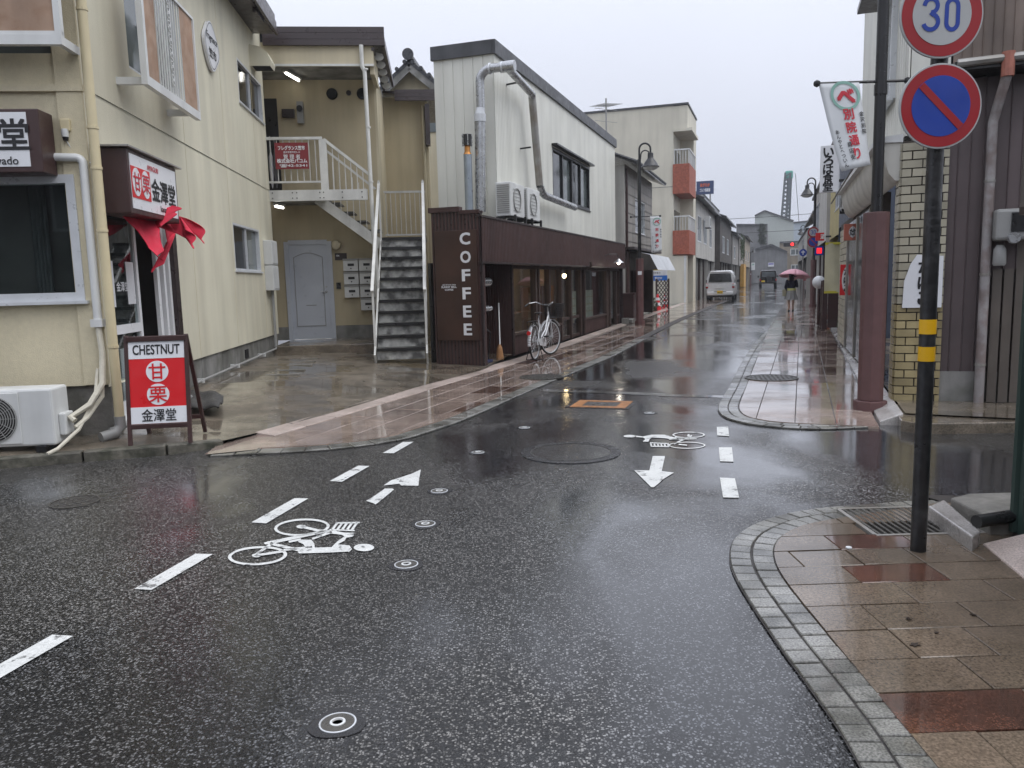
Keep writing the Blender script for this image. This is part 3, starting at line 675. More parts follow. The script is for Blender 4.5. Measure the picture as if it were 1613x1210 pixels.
uw = (5.98, 7.75, 4.46, 5.16); lw = (4.98, 6.76, 1.73, 2.46); bw = (1.22, 2.95, 3.75, 5.15)
mb = MB(); mb.wall(0, 7.92, .57, 3.245, [(d0, d1, .57, dz1), lw], 0, .14)
mb.wall(0, 7.92, 3.275, AH, [uw, bw], 0, .14); mb.box(0, 7.92, .012, .1, 3.245, 3.275)
mb.build('wall', K['cream_side'], A)
mb = MB()
fw_win = (-2.2, FA.at(138, 472)[0], FA.at(100, 474)[1], FA.at(100, 276)[1])
fup = (-2.4, -.22, 3.55, 5.2)
q = MB(); q.wall(-4.5, -.0, .59, AH, [fw_win, fup], -.006, .14)      # front facade in the front frame
me = q.mesh('wall'); o = obj('wall', me, K['cream'], A); o.rotation_euler = (0, 0, R(-90))
mb = MB(); mb.box(0.0, 7.92, 4.4, 4.5, .1, AH); mb.box(7.88, 7.92, .15, 4.4, .1, AH); mb.build('rear_wall', K['cream_side'], A)
# joints of the siding boards
mb = MB()
for x in (2.9, 4.85, 6.9): mb.box(x-.002, x+.002, -.002, .003, .6, 3.24); mb.box(x-.002, x+.002, -.002, .003, 3.28, AH)
mb.build('panel_joint', K['yellow_pipe'], A, kind='stuff')
# foundation blocks
for i in range(8):
    a, b = max(d1 + .0, i * 1.0), min(7.9, (i + 1) * 1.0)
    if b > a: MB().box(a + .006, b - .006, .03, .12, .05, .57).build('foundation_block', K['found'], A)
q = MB(); q.box(-4.5, 0.0, .04, .12, .0, .59); o = q.build('foundation', K['concrete_dry'], A); o.rotation_euler = (0, 0, R(-90))
MB().box(5.3, 5.5, .015, .03, .33, .47).build('foundation_vent', K['dark'], A)
# front facade trim (front frame rotated into the shop frame)
def front_part(mbq, name, mat, parent=None, **k):
    o = mbq.build(name, mat, parent or A, **k); o.rotation_euler = (0, 0, R(-90)); return o
front_part(MB().box(-4.5, .03, -.05, .0, 3.22, 3.28), 'floor_band', K['cream'])
front_part(MB().box(-.2, .02, -.035, -.007, .6, 3.22), 'corner_band', K['cream'])
front_part(MB().box(-.2, .02, -.035, -.007, 3.28, AH), 'corner_band', K['cream'])
x0, x1, z0, z1 = fw_win; f = MB(); w2 = .075
f.box(x0, x1, -.05, .08, z0, z0+w2); f.box(x0, x1, -.05, .08, z1-w2, z1); f.box(x1-w2, x1, -.05, .08, z0+w2, z1-w2); f.box(x0, x0+w2, -.05, .08, z0+w2, z1-w2); f.box(x0-.02, x1+.03, -.09, -.02, z0-.03, z0+.0)
wo = front_part(f, 'shop_window', K['alu']); MB().box(x0+w2, x1-w2, .03, .036, z0+w2, z1-w2).build('pane', K['glass'], wo)
K['wood_shop'] = M('shop_timber', (.10, .06, .035), .6, .2); K['curtain'] = M('grey_curtain', (.10, .10, .10), .8, .2, 6)
cu = MB(); cu.grid(24, 1, lambda u, v: (-.62 + .16*u, .16 + .02*math.sin(u*30), z0+.05+(z1-z0-.1)*v)); cu.build('curtain', K['curtain'], wo, smooth=True)
MB().box(x0+.4, -.95, .5, .6, z0-.4, z0+.9).build('cabinet', K['wood_shop'], wo)
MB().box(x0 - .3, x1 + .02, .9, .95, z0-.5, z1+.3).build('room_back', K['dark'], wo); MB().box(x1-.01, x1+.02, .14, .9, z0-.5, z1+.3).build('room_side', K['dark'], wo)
# upper front window box with boards
x0, x1, z0, z1 = fup
front_part(MB().box(x0, x1, .06, .07, z0, z1), 'pane', K['glass_mid'])
q = MB(); rz = FA.at(60, 56, -.3)[1]; bz = FA.at(60, 72, -.3)[1]; xr = FA.at(100, 60, -.3)[0]
q.box(-2.6, xr, -.34, -.28, bz, rz); q.box(xr-.05, xr+.0, -.34, -.28, rz, 5.0); q.box(-2.6, xr, -.33, -.29, rz+.0, rz+.03); q.box(xr-.05, xr, -.28, 0, bz, bz+.07); q.box(-2.6, xr, -.34, -.28, 4.9, 4.96)
rail = front_part(q, 'window_box', K['white'])
MB().box(xr-1.0, xr-.055, -.32, -.305, rz+.02, 4.9).build('board', K['orange_panel'], rail); MB().box(xr-2.0, xr-1.2, -.32, -.305, rz+.02, 4.9).build('board', K['orange_panel'], rail)
# side window box
window(A, *bw, y=.04, gm=K['glass_mid'], sill=False)
q = MB(); b0, b1 = .75, 2.5; zb, zt = 3.47, 4.62
q.box(b0, b1, -.33, -.27, zb, zb+.09); q.box(b0, b0+.06, -.33, -.27, zb+.09, 5.3); q.box(b0, b1, -.325, -.285, zt, zt+.03); q.box(b1-.035, b1, -.33, -.27, zb+.09, zt)
for xb in (b0+.08, b1-.2): q.box(xb, xb+.05, -.27, .0, zb+.02, zb+.09)
rail = q.build('window_box', K['white'], A)
MB().box(b0+.06, b0+.42, -.31, -.295, zb+.09, zt).build('board', K['orange_panel'], rail); MB().box(b1-.5, b1-.035, -.31, -.295, zb+.09, zt).build('board', K['orange_panel'], rail)
for i in range(11):
    xb = b0 + .47 + i * .078
    MB().box(xb-.007, xb+.007, -.31, -.296, zb+.09, zt).build('baluster', K['white'], rail)
sc_ = MB()
for i in range(7):
    zc = zb + .22 + i * .14; xc = b0 + .86
    sc_.tube([(xc + .045*math.cos(a)*(1 - a/9), -.315, zc + .05*math.sin(a)*(1-a/9)) for a in [j*.6 for j in range(10)]], .006, 5)
    sc_.tube([(xc - .045*math.cos(a)*(1 - a/9), -.315, zc + .06 - .05*math.sin(a)*(1-a/9)) for a in [j*.6 for j in range(10)]], .006, 5)
sc_.build('scroll_ornament', K['white'], rail, smooth=True)
window(A, *uw, y=.02); window(A, *lw, y=.02, gm=[K['glass_dk'], K['glass_mid']])
# range hood cowl
q = MB(); q.prism([(0, 0), (-.34, -.0), (-.36, .08), (-.3, .22), (-.18, .32), (0, .36)], 6.95, 7.32, 'x')
o = q.build('vent_hood', K['cream_side'], A); o.location.z = 5.28; MB().box(6.98, 7.29, -.33, -.03, -.004, .002).build('vent_mouth', K['dark'], o)
# eaves: three-band brown fascia along the side
def eaves(parent, x0, x1, z, over=.55, ax='x', roofd=4.5):
    q = MB(); q.box(x0, x1, -over+.06, .12, z-.05, z-.02); q.build('soffit', K['fascia'], parent)
    for k in range(3):
        a = MB(); a.box(x0, x1, -over-.02+.02*k, -over+.03+.02*k, z-.08+.125*k, z+.03+.125*k); a.build('fascia_band', K['fascia'], parent, bevel=.008)
    q = MB(); q.prism([(-over+.1, z+.25), (roofd, z+1.0), (roofd, z+.9), (-over+.1, z+.2)], x0, x1, 'x'); q.build('roof', K['brown_dk'], parent)
eaves(A, -.5, 7.35, 5.98, .42)
for i in range(6): MB().box(1.0+i*1.0, 1.55+i*1.0, -.36, -.30, 5.86, 5.93).build('eave_bracket', K['fascia'], A)
# door recess: sliding door, frame, inside
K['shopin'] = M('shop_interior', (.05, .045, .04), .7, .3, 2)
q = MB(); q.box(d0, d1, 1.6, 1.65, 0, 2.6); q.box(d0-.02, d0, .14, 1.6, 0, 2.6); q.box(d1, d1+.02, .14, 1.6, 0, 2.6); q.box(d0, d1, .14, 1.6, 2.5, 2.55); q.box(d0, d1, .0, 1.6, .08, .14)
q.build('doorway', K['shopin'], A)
q = MB(); xm = 1.12
q.box(d0, d0+.05, .05, .1, .2, 2.3); q.box(xm-.06, xm, .05, .1, .2, 2.3); q.box(d0+.05, xm-.06, .05, .1, .2, .36); q.box(d0+.05, xm-.06, .05, .1, 1.03, 1.12); q.box(d0+.05, xm-.06, .05, .1, 2.22, 2.3)
dr = q.build('sliding_door', K['white_clean'], A)
MB().box(d0+.05, xm-.06, .07, .076, .36, 1.03).build('pane', K['glass'], dr); MB().box(d0+.05, xm-.06, .07, .076, 1.12, 2.22).build('pane', K['glass'], dr)
MB().box(d0+.1, d0+.28, .062, .066, 1.3, 1.75).build('notice', K['white_print'], dr); MB().box(xm-.3, xm-.1, .062, .066, 1.32, 1.75).build('notice', K['white_print'], dr)
lettering(dr, '金澤堂', (d0+xm)/2+.02, 1.5, w=.3, mat=K['white_print'], y=.06)
q = MB(); q.box(d1-.42, d1-.34, .06, .1, .2, 2.3); q.box(d1-.26, d1-.2, .04, .1, .2, 2.3); q.box(d1-.14, d1-.08, .02, .1, .2, 2.3); q.build('door_frame', K['white_clean'], A)
MB().box(d1-.08, d1+.06, -.03, .1, .2, 2.36).build('door_post', K['brown_dk'], A)
MB().box(d0-.02, d1, -.02, .06, .12, .2).build('door_sill', K['white'], A)
q = MB(); q.box(xm+.1, xm+.55, .35, .42, .15, .95); ob = q.build('counter_panel', K['white_print'], A); vtext(ob, 'みそ', xm+.3, .75, .14, K['ink'], y=.345)
# corner drain pipe
t = thing('drain_pipe', 'cream drain pipe down the corner of the cream shop', 'drain pipe', FA)
px_ = .1
MB().tube([(px_, -.07, .26), (px_, -.07, AH)], .043, 12).build('pipe', K['yellow_pipe'], t, smooth=True)
for z in (.95, 2.0, 2.55, 2.9, 3.9): MB().tube([(px_, -.07, z-.012), (px_, -.07, z+.012)], .049, 12).build('clip', K['yellow_pipe'], t); 
MB().tube([(px_, -.07, .3), (px_, -.07, .2), (px_-.03, -.12, .15), (px_-.12, -.22, .13)], .05, 12).build('elbow', K['grey'], t, smooth=True)
# ---- things on the shop
def air_con(name, label, fr, z, w=.8, h=.56, d=.3, group=None, feet=True):
    """outdoor unit: fr.x along its front, front at y=0, body behind"""
    t = thing(name, label, 'air conditioner', fr, group, z=z)
    MB().box(0, w, 0, d, .05, .05+h).build('casing', K['white'], t, bevel=.02)
    cx, cz, r = w*.38, .05+h*.5, h*.40
    q = MB(); q.box(cx-r*1.12, cx+r*1.12, -.012, .0, cz-r*1.12, cz+r*1.12); q.build('grille_plate', K['white'], t, bevel=.01)
    MB().lathe([(r, -.0135), (r, -.016), (0.01, -.016)], 40, (cx, 0, cz), 'y').build('fan_opening', K['dark'], t)
    for k in range(9):
        rr = r * (1 - k/9.6); MB().lathe([(rr, -.016), (rr, -.026), (rr-.006, -.026), (rr-.006, -.016)], 40, (cx, 0, cz), 'y', close=False).build('grille_ring', K['grey'], t)
    for a in range(0, 180, 30):
        MB().bar((cx+r*math.cos(R(a)), -.022, cz+r*math.sin(R(a))), (cx-r*math.cos(R(a)), -.022, cz-r*math.sin(R(a))), .006, .004).build('grille_spoke', K['grey'], t)
    MB().lathe([(r*.2, -.02), (r*.2, -.034), (r*.12, -.036)], 20, (cx, 0, cz), 'y').build('fan_cap', K['white'], t)
    MB().box(w-.001, w+.06, d*.25, d*.8, .12, .32).build('valve_cover_box', K['white'], t, bevel=.015)
    q = MB()
    for i in range(10): q.box(w*.74, w*.96, -.004, .0, .12+i*.035, .135+i*.035)
    for xx in (.08, w-.16):
        MB().box(xx, xx+.08, -.03, d+.03, 0, .05).build('foot', K['black'], t)
    return t
xr, zr = FA.at(105, 690, -.5)
air_con('air_conditioner', 'off white outdoor air conditioner at the foot of the cream shop front', FA.sub(FA.at(88, 690, -.55)[0]-.8, -.55), .09, h=.5)
t = thing('air_conditioner_hose', 'cream trunking and wrapped hoses running down to the ground air conditioner', 'hose', FA)
x_, z_ = FA.at(131, 250, -.05); xa, za = FA.at(84, 248, -.05); zz = FA.at(152, 508, -.04)[1]
q = MB(); q.tube([(xa, -.06, za), (xa+.05, -.06, za)] + [(x_-.06, -.06, za-.005)] + arc((x_-.06, -.06, za-.065), .06, 90, 0, 5) + [(x_, -.06, zz)], .036, 10); q.build('trunking', K['white'], t, smooth=True)
MB().box(x_-.05, x_+.05, -.11, -.02, zz-.04, zz+.03).build('trunking_end', K['white'], t)
K['wrap'] = M('hose_wrap', (.55, .52, .43), .7, .1, 20, .3, 90)
xe, ze = FA.at(118, 655, -.42)
q = MB(); q.tube([(x_, -.07, zz), (x_+.02, -.08, .9), (x_+.02, -.14, .62), (x_-.04, -.3, .45), (x_-.16, -.42, .36), (xe, -.43, .33)], .028, 8); q.build('hose', K['wrap'], t, smooth=True)
q = MB(); q.tube([(x_-.03, -.09, .75), (x_-.03, -.2, .5), (x_-.1, -.42, .25), (x_-.2, -.62, .12), (x_-.25, -.7, .095)], .016, 8); q.build('drain_hose', K['wrap'], t, smooth=True)
q = MB(); q.tube([(x_, -.075, .8), (x_, -.12, .5), (x_-.06, -.32, .34), (xe, -.43, .27)], .02, 8); q.build('hose', K['wrap'], t, smooth=True)
# lit box sign on the front
t = thing('box_sign', 'brown framed box sign on the front of the cream shop, cut by its edge', 'sign', FA.sub(0, -.3))
sx0, sz1 = FA.at(0, 172, -.3); sx1, sz0 = FA.at(48, 264, -.3)
fx1, fz0 = FA.at(66, 272, -.3)
sx1 = FA.at(62, 200, -.3)[0]; sz1 = FA.at(30, 171, -.3)[1]; sz0 = FA.at(30, 272, -.3)[1]
q = MB(); q.box(sx1-1.5, sx1, .0, .26, sz0, sz1); q.build('box', K['brown'], t, bevel=.01)
MB().box(sx1-1.46, sx1-.1, -.006, .0, sz0+.05, sz1-.03).build('face', K['white_print'], t)
lettering(t, '金澤堂', sx1-.5, (sz0+sz1)/2+.05, h=.26, w=.82, mat=K['ink'], y=-.01, bold=.02)
lettering(t, 'kanazawado', sx1-.42, sz0+.1, h=.065, mat=K['ink'], y=-.01)
t = thing('security_light', 'small cream wall sensor with dark lens between sign and drain pipe', 'sensor', FA)
cx, cz = FA.at(101, 203, -.06)
MB().box(cx-.04, cx+.05, -.06, 0, cz-.02, cz+.09).build('housing', K['yellow_pipe'], t, bevel=.012); MB().lathe([(.028, -.04), (.032, .0), (.03, .03)], 14, (cx, -.05, cz-.03)).build('neck', K['white'], t, smooth=True); MB().lathe([(.02, -.03), (.026, .0)], 14, (cx, -.05, cz-.07)).build('lens', K['black'], t)
MB().tube([(cx, -.05, cz-.09), (cx+.03, -.03, cz-.16), (cx+.1, -.02, cz-.25), (cx+.2, -.02, cz-.3)], .005, 5).build('cable', K['white'], t)
# box sign above the door
t = thing('box_sign', 'brown box sign with red chestnut emblem above the shop door', 'sign', SA.sub(0, -.3))
s0, s1, b0, b1 = .14, 1.45, 2.22, 2.72
MB().box(s0-.03, s1+.03, .0, .3, b0-.05, b1+.04).build('box', K['brown'], t, bevel=.008)
MB().box(s0-.08, s1+.12, -.04, .3, b1+.045, b1+.06).build('rain_cap', K['galv_old'], t)
MB().box(s0+.02, s1-.02, -.006, .0, b0, b1).build('face', K['white_print'], t)
MB().box(s0+.02, s0+.5, -.010, -.006, b0+.1, b1-.11).build('red_square', K['red'], t)
for i, ch in enumerate('甘栗'):
    cx = s0 + .14 + .235 * i; cz = (b0 + b1) / 2
    q = MB(); q.lathe([(.105, -.0105), (.105, -.013)], 32, (0, 0, 0), 'y'); o = q.build('white_disc', K['white_print'], t); o.location = (cx, 0, cz); o.scale = (1, 1, 1.25)
    lettering(t, ch, cx, cz, h=.17, mat=K['inkred'], y=-.016)
lettering(t, '金澤堂', s0+.88, (b0+b1)/2-.02, h=.22, w=.7, mat=K['ink'], y=-.01, bold=.02)
lettering(t, 'AMAGURI', s0+.6, b1-.07, h=.05, w=.3, mat=K['inkred'], y=-.01); lettering(t, 'kanazawado', s0+.95, b0+.06, h=.06, w=.4, mat=K['ink'], y=-.01)
# red noren curtain blown out by the wind: each cloth strip a part
t = thing('shop_curtain', 'red split shop curtain blown sideways under the box sign', 'curtain', SA)
K['redcloth'].node_tree.nodes['Principled BSDF'].inputs['Subsurface Weight'].default_value = 0
def strip(ctrl, widths, name='cloth_strip', wave=.05, n=20):
    """ribbon along control points (pixel + outward distance), width vectors in local frame"""
    C = [Vector(c) for c in ctrl]; Wd = [Vector(w_) for w_ in widths]; q = MB()
    def lerp(L, u):
        k = u * (len(L) - 1); i = min(int(k), len(L) - 2); f = k - i; f = f*f*(3-2*f); return L[i] * (1 - f) + L[i+1] * f
    def fn(u, v):
        p = lerp(C, u) + lerp(Wd, u) * (v - .5) * 1.55; return p + Vector((0, -1, 0)) * (wave * u * math.sin(v * 6 + u * 4))
    q.grid(n, 14, fn); o = q.build(name, K['redcloth'], t, smooth=True)
    so_ = o.modifiers.new('thick', 'SOLIDIFY'); so_.thickness = .004; return o
def sp(px, py, tt): x, z = SA.at(px, py, tt); return (x, tt, z)
strip([sp(190,325,-.06), sp(225,352,-.15), sp(240,375,-.25), sp(252,396,-.32)], [(.25,0,.02), (.3,0,.1), (.22,0,.13), (.18,.1,.1)])
strip([sp(215,335,-.06), sp(240,345,-.15), sp(255,342,-.28), sp(280,330,-.42)], [(.35,0,.1), (.2,0,.16), (.12,0,.13), (.04,.05,.06)])
strip([sp(250,345,-.08), sp(270,352,-.2), sp(290,362,-.35), sp(303,377,-.5)], [(.2,0,.1), (.1,.05,.14), (.1,.1,.18), (.14,.1,.14)])
strip([sp(255,343,-.08), sp(280,350,-.22), sp(300,357,-.4), sp(318,367,-.55)], [(.2,0,.1), (.1,.05,.10), (.1,.1,.12), (.1,.1,.16)])
strip([sp(262,352,-.06), sp(268,375,-.06), sp(258,400,-.1), sp(250,418,-.12)], [(.1,0,.02), (.2,0,.08), (.2,0,.1), (.16,0,.1)])
MB().tube([(.16, -.05, 2.27), (2.1, -.05, 2.27)], .012, 8).build('curtain_rod', K['brown_dk'], t)
# shield sign upstairs
t = thing('shield_sign', 'white shield shaped name plate with script lettering on upper wall', 'sign', SA.sub(0, -.05))
cx, cz = SA.at(334, 72, -.05); hw, hh = .34, .3
pl = []
for i in range(48):
    a = 2*math.pi*i/48; r = 1 + .07*math.cos(4*a) + .05*math.cos(3*a+.5) * (1 if math.sin(a) < 0 else .3); pl.append((cx + hw*r*math.cos(a), cz + hh*r*math.sin(a)*(1.12 if math.sin(a) < 0 else 1)))
MB().prism(pl, .0, .04, 'y').build('plate', K['white_print'], t)
rim = MB(); n = len(pl)
for i in range(n):
    a, b = pl[i], pl[(i+1) % n]; s_ = lambda p, k: (cx+(p[0]-cx)*k, -.003, cz+(p[1]-cz)*k); rim.quad(s_(a, .93), s_(b, .93), s_(b, .9), s_(a, .9))
rim.build('border_line', K['ink'], t)
lettering(t, 'Fragrance', cx, cz+.08, w=.52, h=.13, mat=K['ink'], y=-.003, shear=.25); lettering(t, '笠市', cx+.0, cz-.12, h=.13, w=.36, mat=K['ink'], y=-.003, bold=.025)
# meter boxes on the wall
t = thing('meter_box', 'pair of stacked grey meter boxes with conduit at the end of the cream wall', 'meter box', SA)
for (z0, z1) in ((1.86, 2.3), (1.4, 1.85)):
    b_ = MB().box(7.02, 7.5, -.15, 0, z0, z1).build('box', K['white'], t, bevel=.01); MB().box(7.05, 7.47, -.158, -.15, z0+.03, z1-.03).build('lid', K['white'], b_, bevel=.004)
q = MB(); q.tube([(7.3, -.05, 1.42), (7.3, -.05, .34)], .018, 8); q.tube([(7.38, -.05, 1.42), (7.38, -.05, .34), (7.3, -.05, .32), (2.3, -.07, .3)], .018, 8); q.build('conduit', K['grey'], t, smooth=True)
for x in (2.6, 4.4, 6.2): MB().box(x-.02, x+.02, -.1, .03, .275, .33).build('clip', K['white'], t)
# A-board
def a_board():
    f = Fr((G(212, 700, .09) + G(306, 690, .09)) / 2, 8.5); f = Fr(f.o, 8.0)
    t = thing('a_board', 'red and white folding chestnut board standing on the shop apron', 'board sign', f, z=.085)
    W_, H_, tilt = .40, .95, 10
    W_ = abs(f.loc(G(306, 690, .09)).x - f.loc(G(212, 698, .09)).x) / 2 + .02; H_ = .97
    def leaf(sign, y0, front):
        q = MB()
        for s in (-1, 1): q.bar((s*W_*.96, y0, 0), (s*W_*.96, y0*.0 + .0, H_), .035, .03)
        q.bar((-W_*.95, y0*.12, H_*.97), (W_*.95, y0*.12, H_*.97), .03, .045); q.bar((-W_*.95, y0*.82, H_*.17), (W_*.95, y0*.82, H_*.17), .03, .04)
        return q.build('frame', K['brown'], t, bevel=.004)
    fr_ = leaf(1, -.13, True); leaf(-1, .42, False)
    k = math.atan2(.13, H_)
    pan = bpy.data.objects.new('panel', None)
    face = MB().box(-W_*.93, W_*.93, -.006, .006, .19, H_*.96).build('panel', K['red'], t)
    face.location = (0, -.13, 0); face.rotation_euler = (-k, 0, 0)
    MB().box(-W_*.93, W_*.93, -.0085, -.006, H_*.96-.16, H_*.958).build('white_band', K['white_print'], face); MB().box(-W_*.93, W_*.93, -.0085, -.006, .192, .34).build('white_band', K['white_print'], face)
    lettering(face, 'CHESTNUT', 0, H_*.96-.08, w=W_*1.5, h=.085, mat=K['ink'], y=-.011, bold=.02)
    lettering(face, '金澤堂', 0, .265, w=W_*1.1, h=.11, mat=K['ink'], y=-.011)
    for ch, cz in (('甘', .655), ('栗', .45)):
        MB().lathe([(.095, -.0062), (.095, -.009)], 40, (0, 0, cz), 'y').build('white_disc', K['white_print'], face); lettering(face, ch, 0, cz, h=.14, mat=K['red'], y=-.012)
a_board()
# door mat
K['mat'] = M('rubber_mat', (.05, .048, .045), .6, .2, 10, .5, 150)
t = MB(); c = [G(300, 622, .22), G(352, 628, .2), G(345, 650, .16), G(290, 648, .16)]
def mf(u, v):
    p = (c[3]*(1-u)+c[2]*u)*(1-v) + (c[0]*(1-u)+c[1]*u)*v; return (p.x, p.y, p.z + .03 + .03*math.sin(u*9+v*2)*u + .02*math.sin(v*7))
t.grid(14, 10, mf); o = t.build('door_mat', K['mat'], None, smooth=True); s_ = o.modifiers.new('t', 'SOLIDIFY'); s_.thickness = .02
tag(o, 'crumpled dark rubber mat on the concrete beside the chestnut board', 'mat')
t = MB().tube([G(165, 690, .12) + Vector((0, .1, .05)), G(240, 660, .2) + Vector((0, 0, .02)), G(300, 625, .25)], .025, 8).build('drain_hose', K['grey'], None, smooth=True)
tag(t, 'grey pipe lying along the foot of the shop doorway', 'pipe')
# ================================================================ flats behind the yard
BF = Fr((-4.48, 15.12), 5.2)
K['flat_wall'] = M('tan_stucco', (.46, .395, .265), .8, .08, .8, .3, 90, .15)
K['flat_pale'] = M('pale_tan_stucco', (.54, .48, .34), .8, .08, .8, .3, 90, .15)
K['door'] = M('pale_blue_door', (.47, .50, .55), .35, .04, 2)
K['tread'] = M('grimy_tread', (.10, .10, .098), .35, .3, 3, .3, 60, c2=(.035, .035, .033), mott=.2, ms=14)
K['riser'] = M('grimy_riser', (.40, .40, .38), .5, .2, 2.5, .2, 60, c2=(.10, .10, .095), mott=.25, ms=9); K['steel_dk'] = M('dark_steel', (.018, .018, .018), .35, .2)
K['rail'] = M('white_railing', (.60, .60, .57), .4, .08, 5, st=.2)
B = thing('apartment_building', 'tan two storey flats with recessed door and brown banded roof edge', 'building', BF)
TD = 1.15; FZ = .36
dx0, dx1, dtop = .02, .90, 2.37
q = MB(); q.wall(-.35, 1.95, FZ, 6.0, [(dx0, dx1, FZ, dtop)], TD, .12); q.build('wall', K['flat_wall'], B)
q = MB(); q.box(1.95, 2.0, TD+.01, 3.3, .1, 5.7); q.build('side_wall', K['flat_pale'], B)
q = MB(); q.box(2.0, 2.95, 3.3, 3.4, .1, 5.7); q.build('rear_wall', K['flat_wall'], B)
q = MB(); q.box(2.952, 3.0, 3.3, 6.5, .1, 5.7); q.build('side_wall', K['flat_pale'], B)
MB().box(-.3, -.26, 0, TD, .1, 6).build('side_wall', K['flat_wall'], B)
MB().box(-.3, 2.05, .02, .12, 5.54, 5.95).build('header', K['flat_pale'], B); MB().box(-.3, 2.05, -.01, .02, 5.52, 5.56).build('header_trim', K['rail'], B)
MB().box(-.3, 2.05, .12, TD, 5.56, 5.6).build('soffit', K['found'], B)
MB().box(1.97, 2.05, .12, TD+.05, 5.4, 5.95).build('header', K['flat_pale'], B)
# step
MB().box(.0, 1.98, -.55, TD-.003, .0, FZ).build('step', K['concrete'], B, bevel=.015)
MB().box(-.3, dx0-.05, TD-.03, TD-.002, FZ, .63).build('plinth', K['found'], B); MB().box(dx1+.05, 1.95, TD-.03, TD-.002, FZ, .63).build('plinth', K['found'], B)
# door
q = MB(); q.box(dx0-.04, dx0+.05, TD-.03, TD+.06, FZ, dtop); q.box(dx1-.05, dx1+.04, TD-.03, TD+.06, FZ, dtop); q.box(dx0+.05, dx1-.05, TD-.03, TD+.06, dtop-.06, dtop+.03); q.build('door_frame', K['door'], B)
dr = MB().box(dx0+.05, dx1-.05, TD+.0, TD+.04, FZ+.01, dtop-.06).build('door', K['door'], B)
gx0, gx1, gz0, gz1 = dx0+.14, dx1-.16, FZ+.28, dtop-.32
gr = MB(); n = 10; top = [(gx0 + (gx1-gx0)*i/n, gz1 + .09*math.sin(math.pi*i/n)) for i in range(n+1)]; lp = [(gx0, gz0)] + top + [(gx1, gz0)]
for a, b in zip(lp, lp[1:] + lp[:1]): gr.bar((a[0], TD-.003, a[1]), (b[0], TD-.003, b[1]), .012, .018, up=(0, 1, 0))
gr.build('panel_moulding', K['grey'], dr)
MB().box(gx0+.2, gx1-.17, TD-.004, TD, 1.06, 1.075).build('letter_slot', K['grey'], dr)
h = MB(); h.tube([(dx1-.11, TD, 1.34), (dx1-.11, TD-.05, 1.34), (dx1-.21, TD-.05, 1.34)], .011, 8); h.lathe([(.025, -.012), (.025, 0)], 14, (dx1-.11, TD, 1.34), 'y'); h.build('handle', K['galv'], dr, smooth=True)
MB().lathe([(.022, -.015), (.022, 0)], 14, (dx1-.11, TD, 1.44), 'y').build('lock', K['galv'], dr)
# wall fittings
MB().lathe([(.02, 0), (.085, -.03), (.1, -.09), (.085, -.15), (.03, -.18)], 18, (1.05, TD, 2.28), 'y').build('wall_lamp', K['flat_pale'], B, smooth=True)
pl = MB().box(1.0, 1.24, TD-.02, TD, 1.98, 2.12).build('name_plate', K['brown_dk'], B); lettering(pl, '106', 1.06, 2.07, h=.035, mat=K['white_print'], y=TD-.024)
MB().box(1.0, 1.09, TD-.03, TD, 1.39, 1.52).build('intercom', K['black'], B)
# lamps (lit tubes)
lampm = emit('lit_tube', (1, .97, .9), 9)
t1 = thing('tube_lamp', 'lit fluorescent tube on the ceiling of the upper gallery', 'lamp', BF)
MB().bar((.35, .35, 5.53), (.52, .98, 5.53), .1, .04).build('fitting', K['rail'], t1); MB().tube([(.36, .38, 5.49), (.51, .95, 5.49)], .016, 8).build('tube', lampm, t1)
t1 = thing('tube_lamp', 'lit fluorescent tube under the gallery above the ground floor door', 'lamp', BF)
MB().bar((.03, .25, 3.05), (.12, .6, 3.05), .09, .05).build('fitting', K['rail'], t1); MB().tube([(.035, .26, 3.0), (.12, .58, 3.0)], .018, 8).build('tube', lampm, t1)
# roof edge bands: front, right side, rear
def bands(parent, a, b, z, n=3, h=.115, out=(0, -1)):
    a, b = Vector(a), Vector(b); d = (b - a).normalized(); o_ = Vector((out[0], out[1], 0))
    for k in range(n):
        p = a - o_*.015*k; r = b - o_*.015*k
        MB().bar(p + Vector((0,0,z+h*k+h*.46)), r + Vector((0,0,z+h*k+h*.46)), .05, h*.92).build('fascia_band', K['fascia'], parent)
bands(B, (.05, -.03, 0), (2.27, -.03, 0), 5.88); 
bands(B, (2.25, .0, 0), (2.25, 3.05, 0), 5.86, out=(1, 0)); bands(B, (2.28, 3.0, 0), (3.2, 3.0, 0), 5.56, 3, .085)
MB().box(-.3, 2.2, -.0, 3.2, 6.12, 6.16).build('roof', K['brown_dk'], B); MB().box(2.0, 3.2, 3.03, 6.4, 5.74, 5.78).build('roof', K['brown_dk'], B)
for i in range(5): 
    y = .35 + i*.55; q = MB(); q.prism([(2.04, 5.87), (2.2, 5.83)] + [(2.13+.09*math.cos(R(a)), 5.78-.07*math.sin(R(a))) for a in range(0, 181, 30)] + [(2.04, 5.83)], y-.02, y+.02, 'y'); q.build('eave_bracket', K['rail'], B)
MB().box(2.02, 2.08, .0, 3.2, 5.8, 5.86).build('gutter', K['fascia'], B)
MB().box(2.95, 3.05, 3.05, 3.3, 4.6, 5.5).build('rear_bracket', K['fascia'], B)
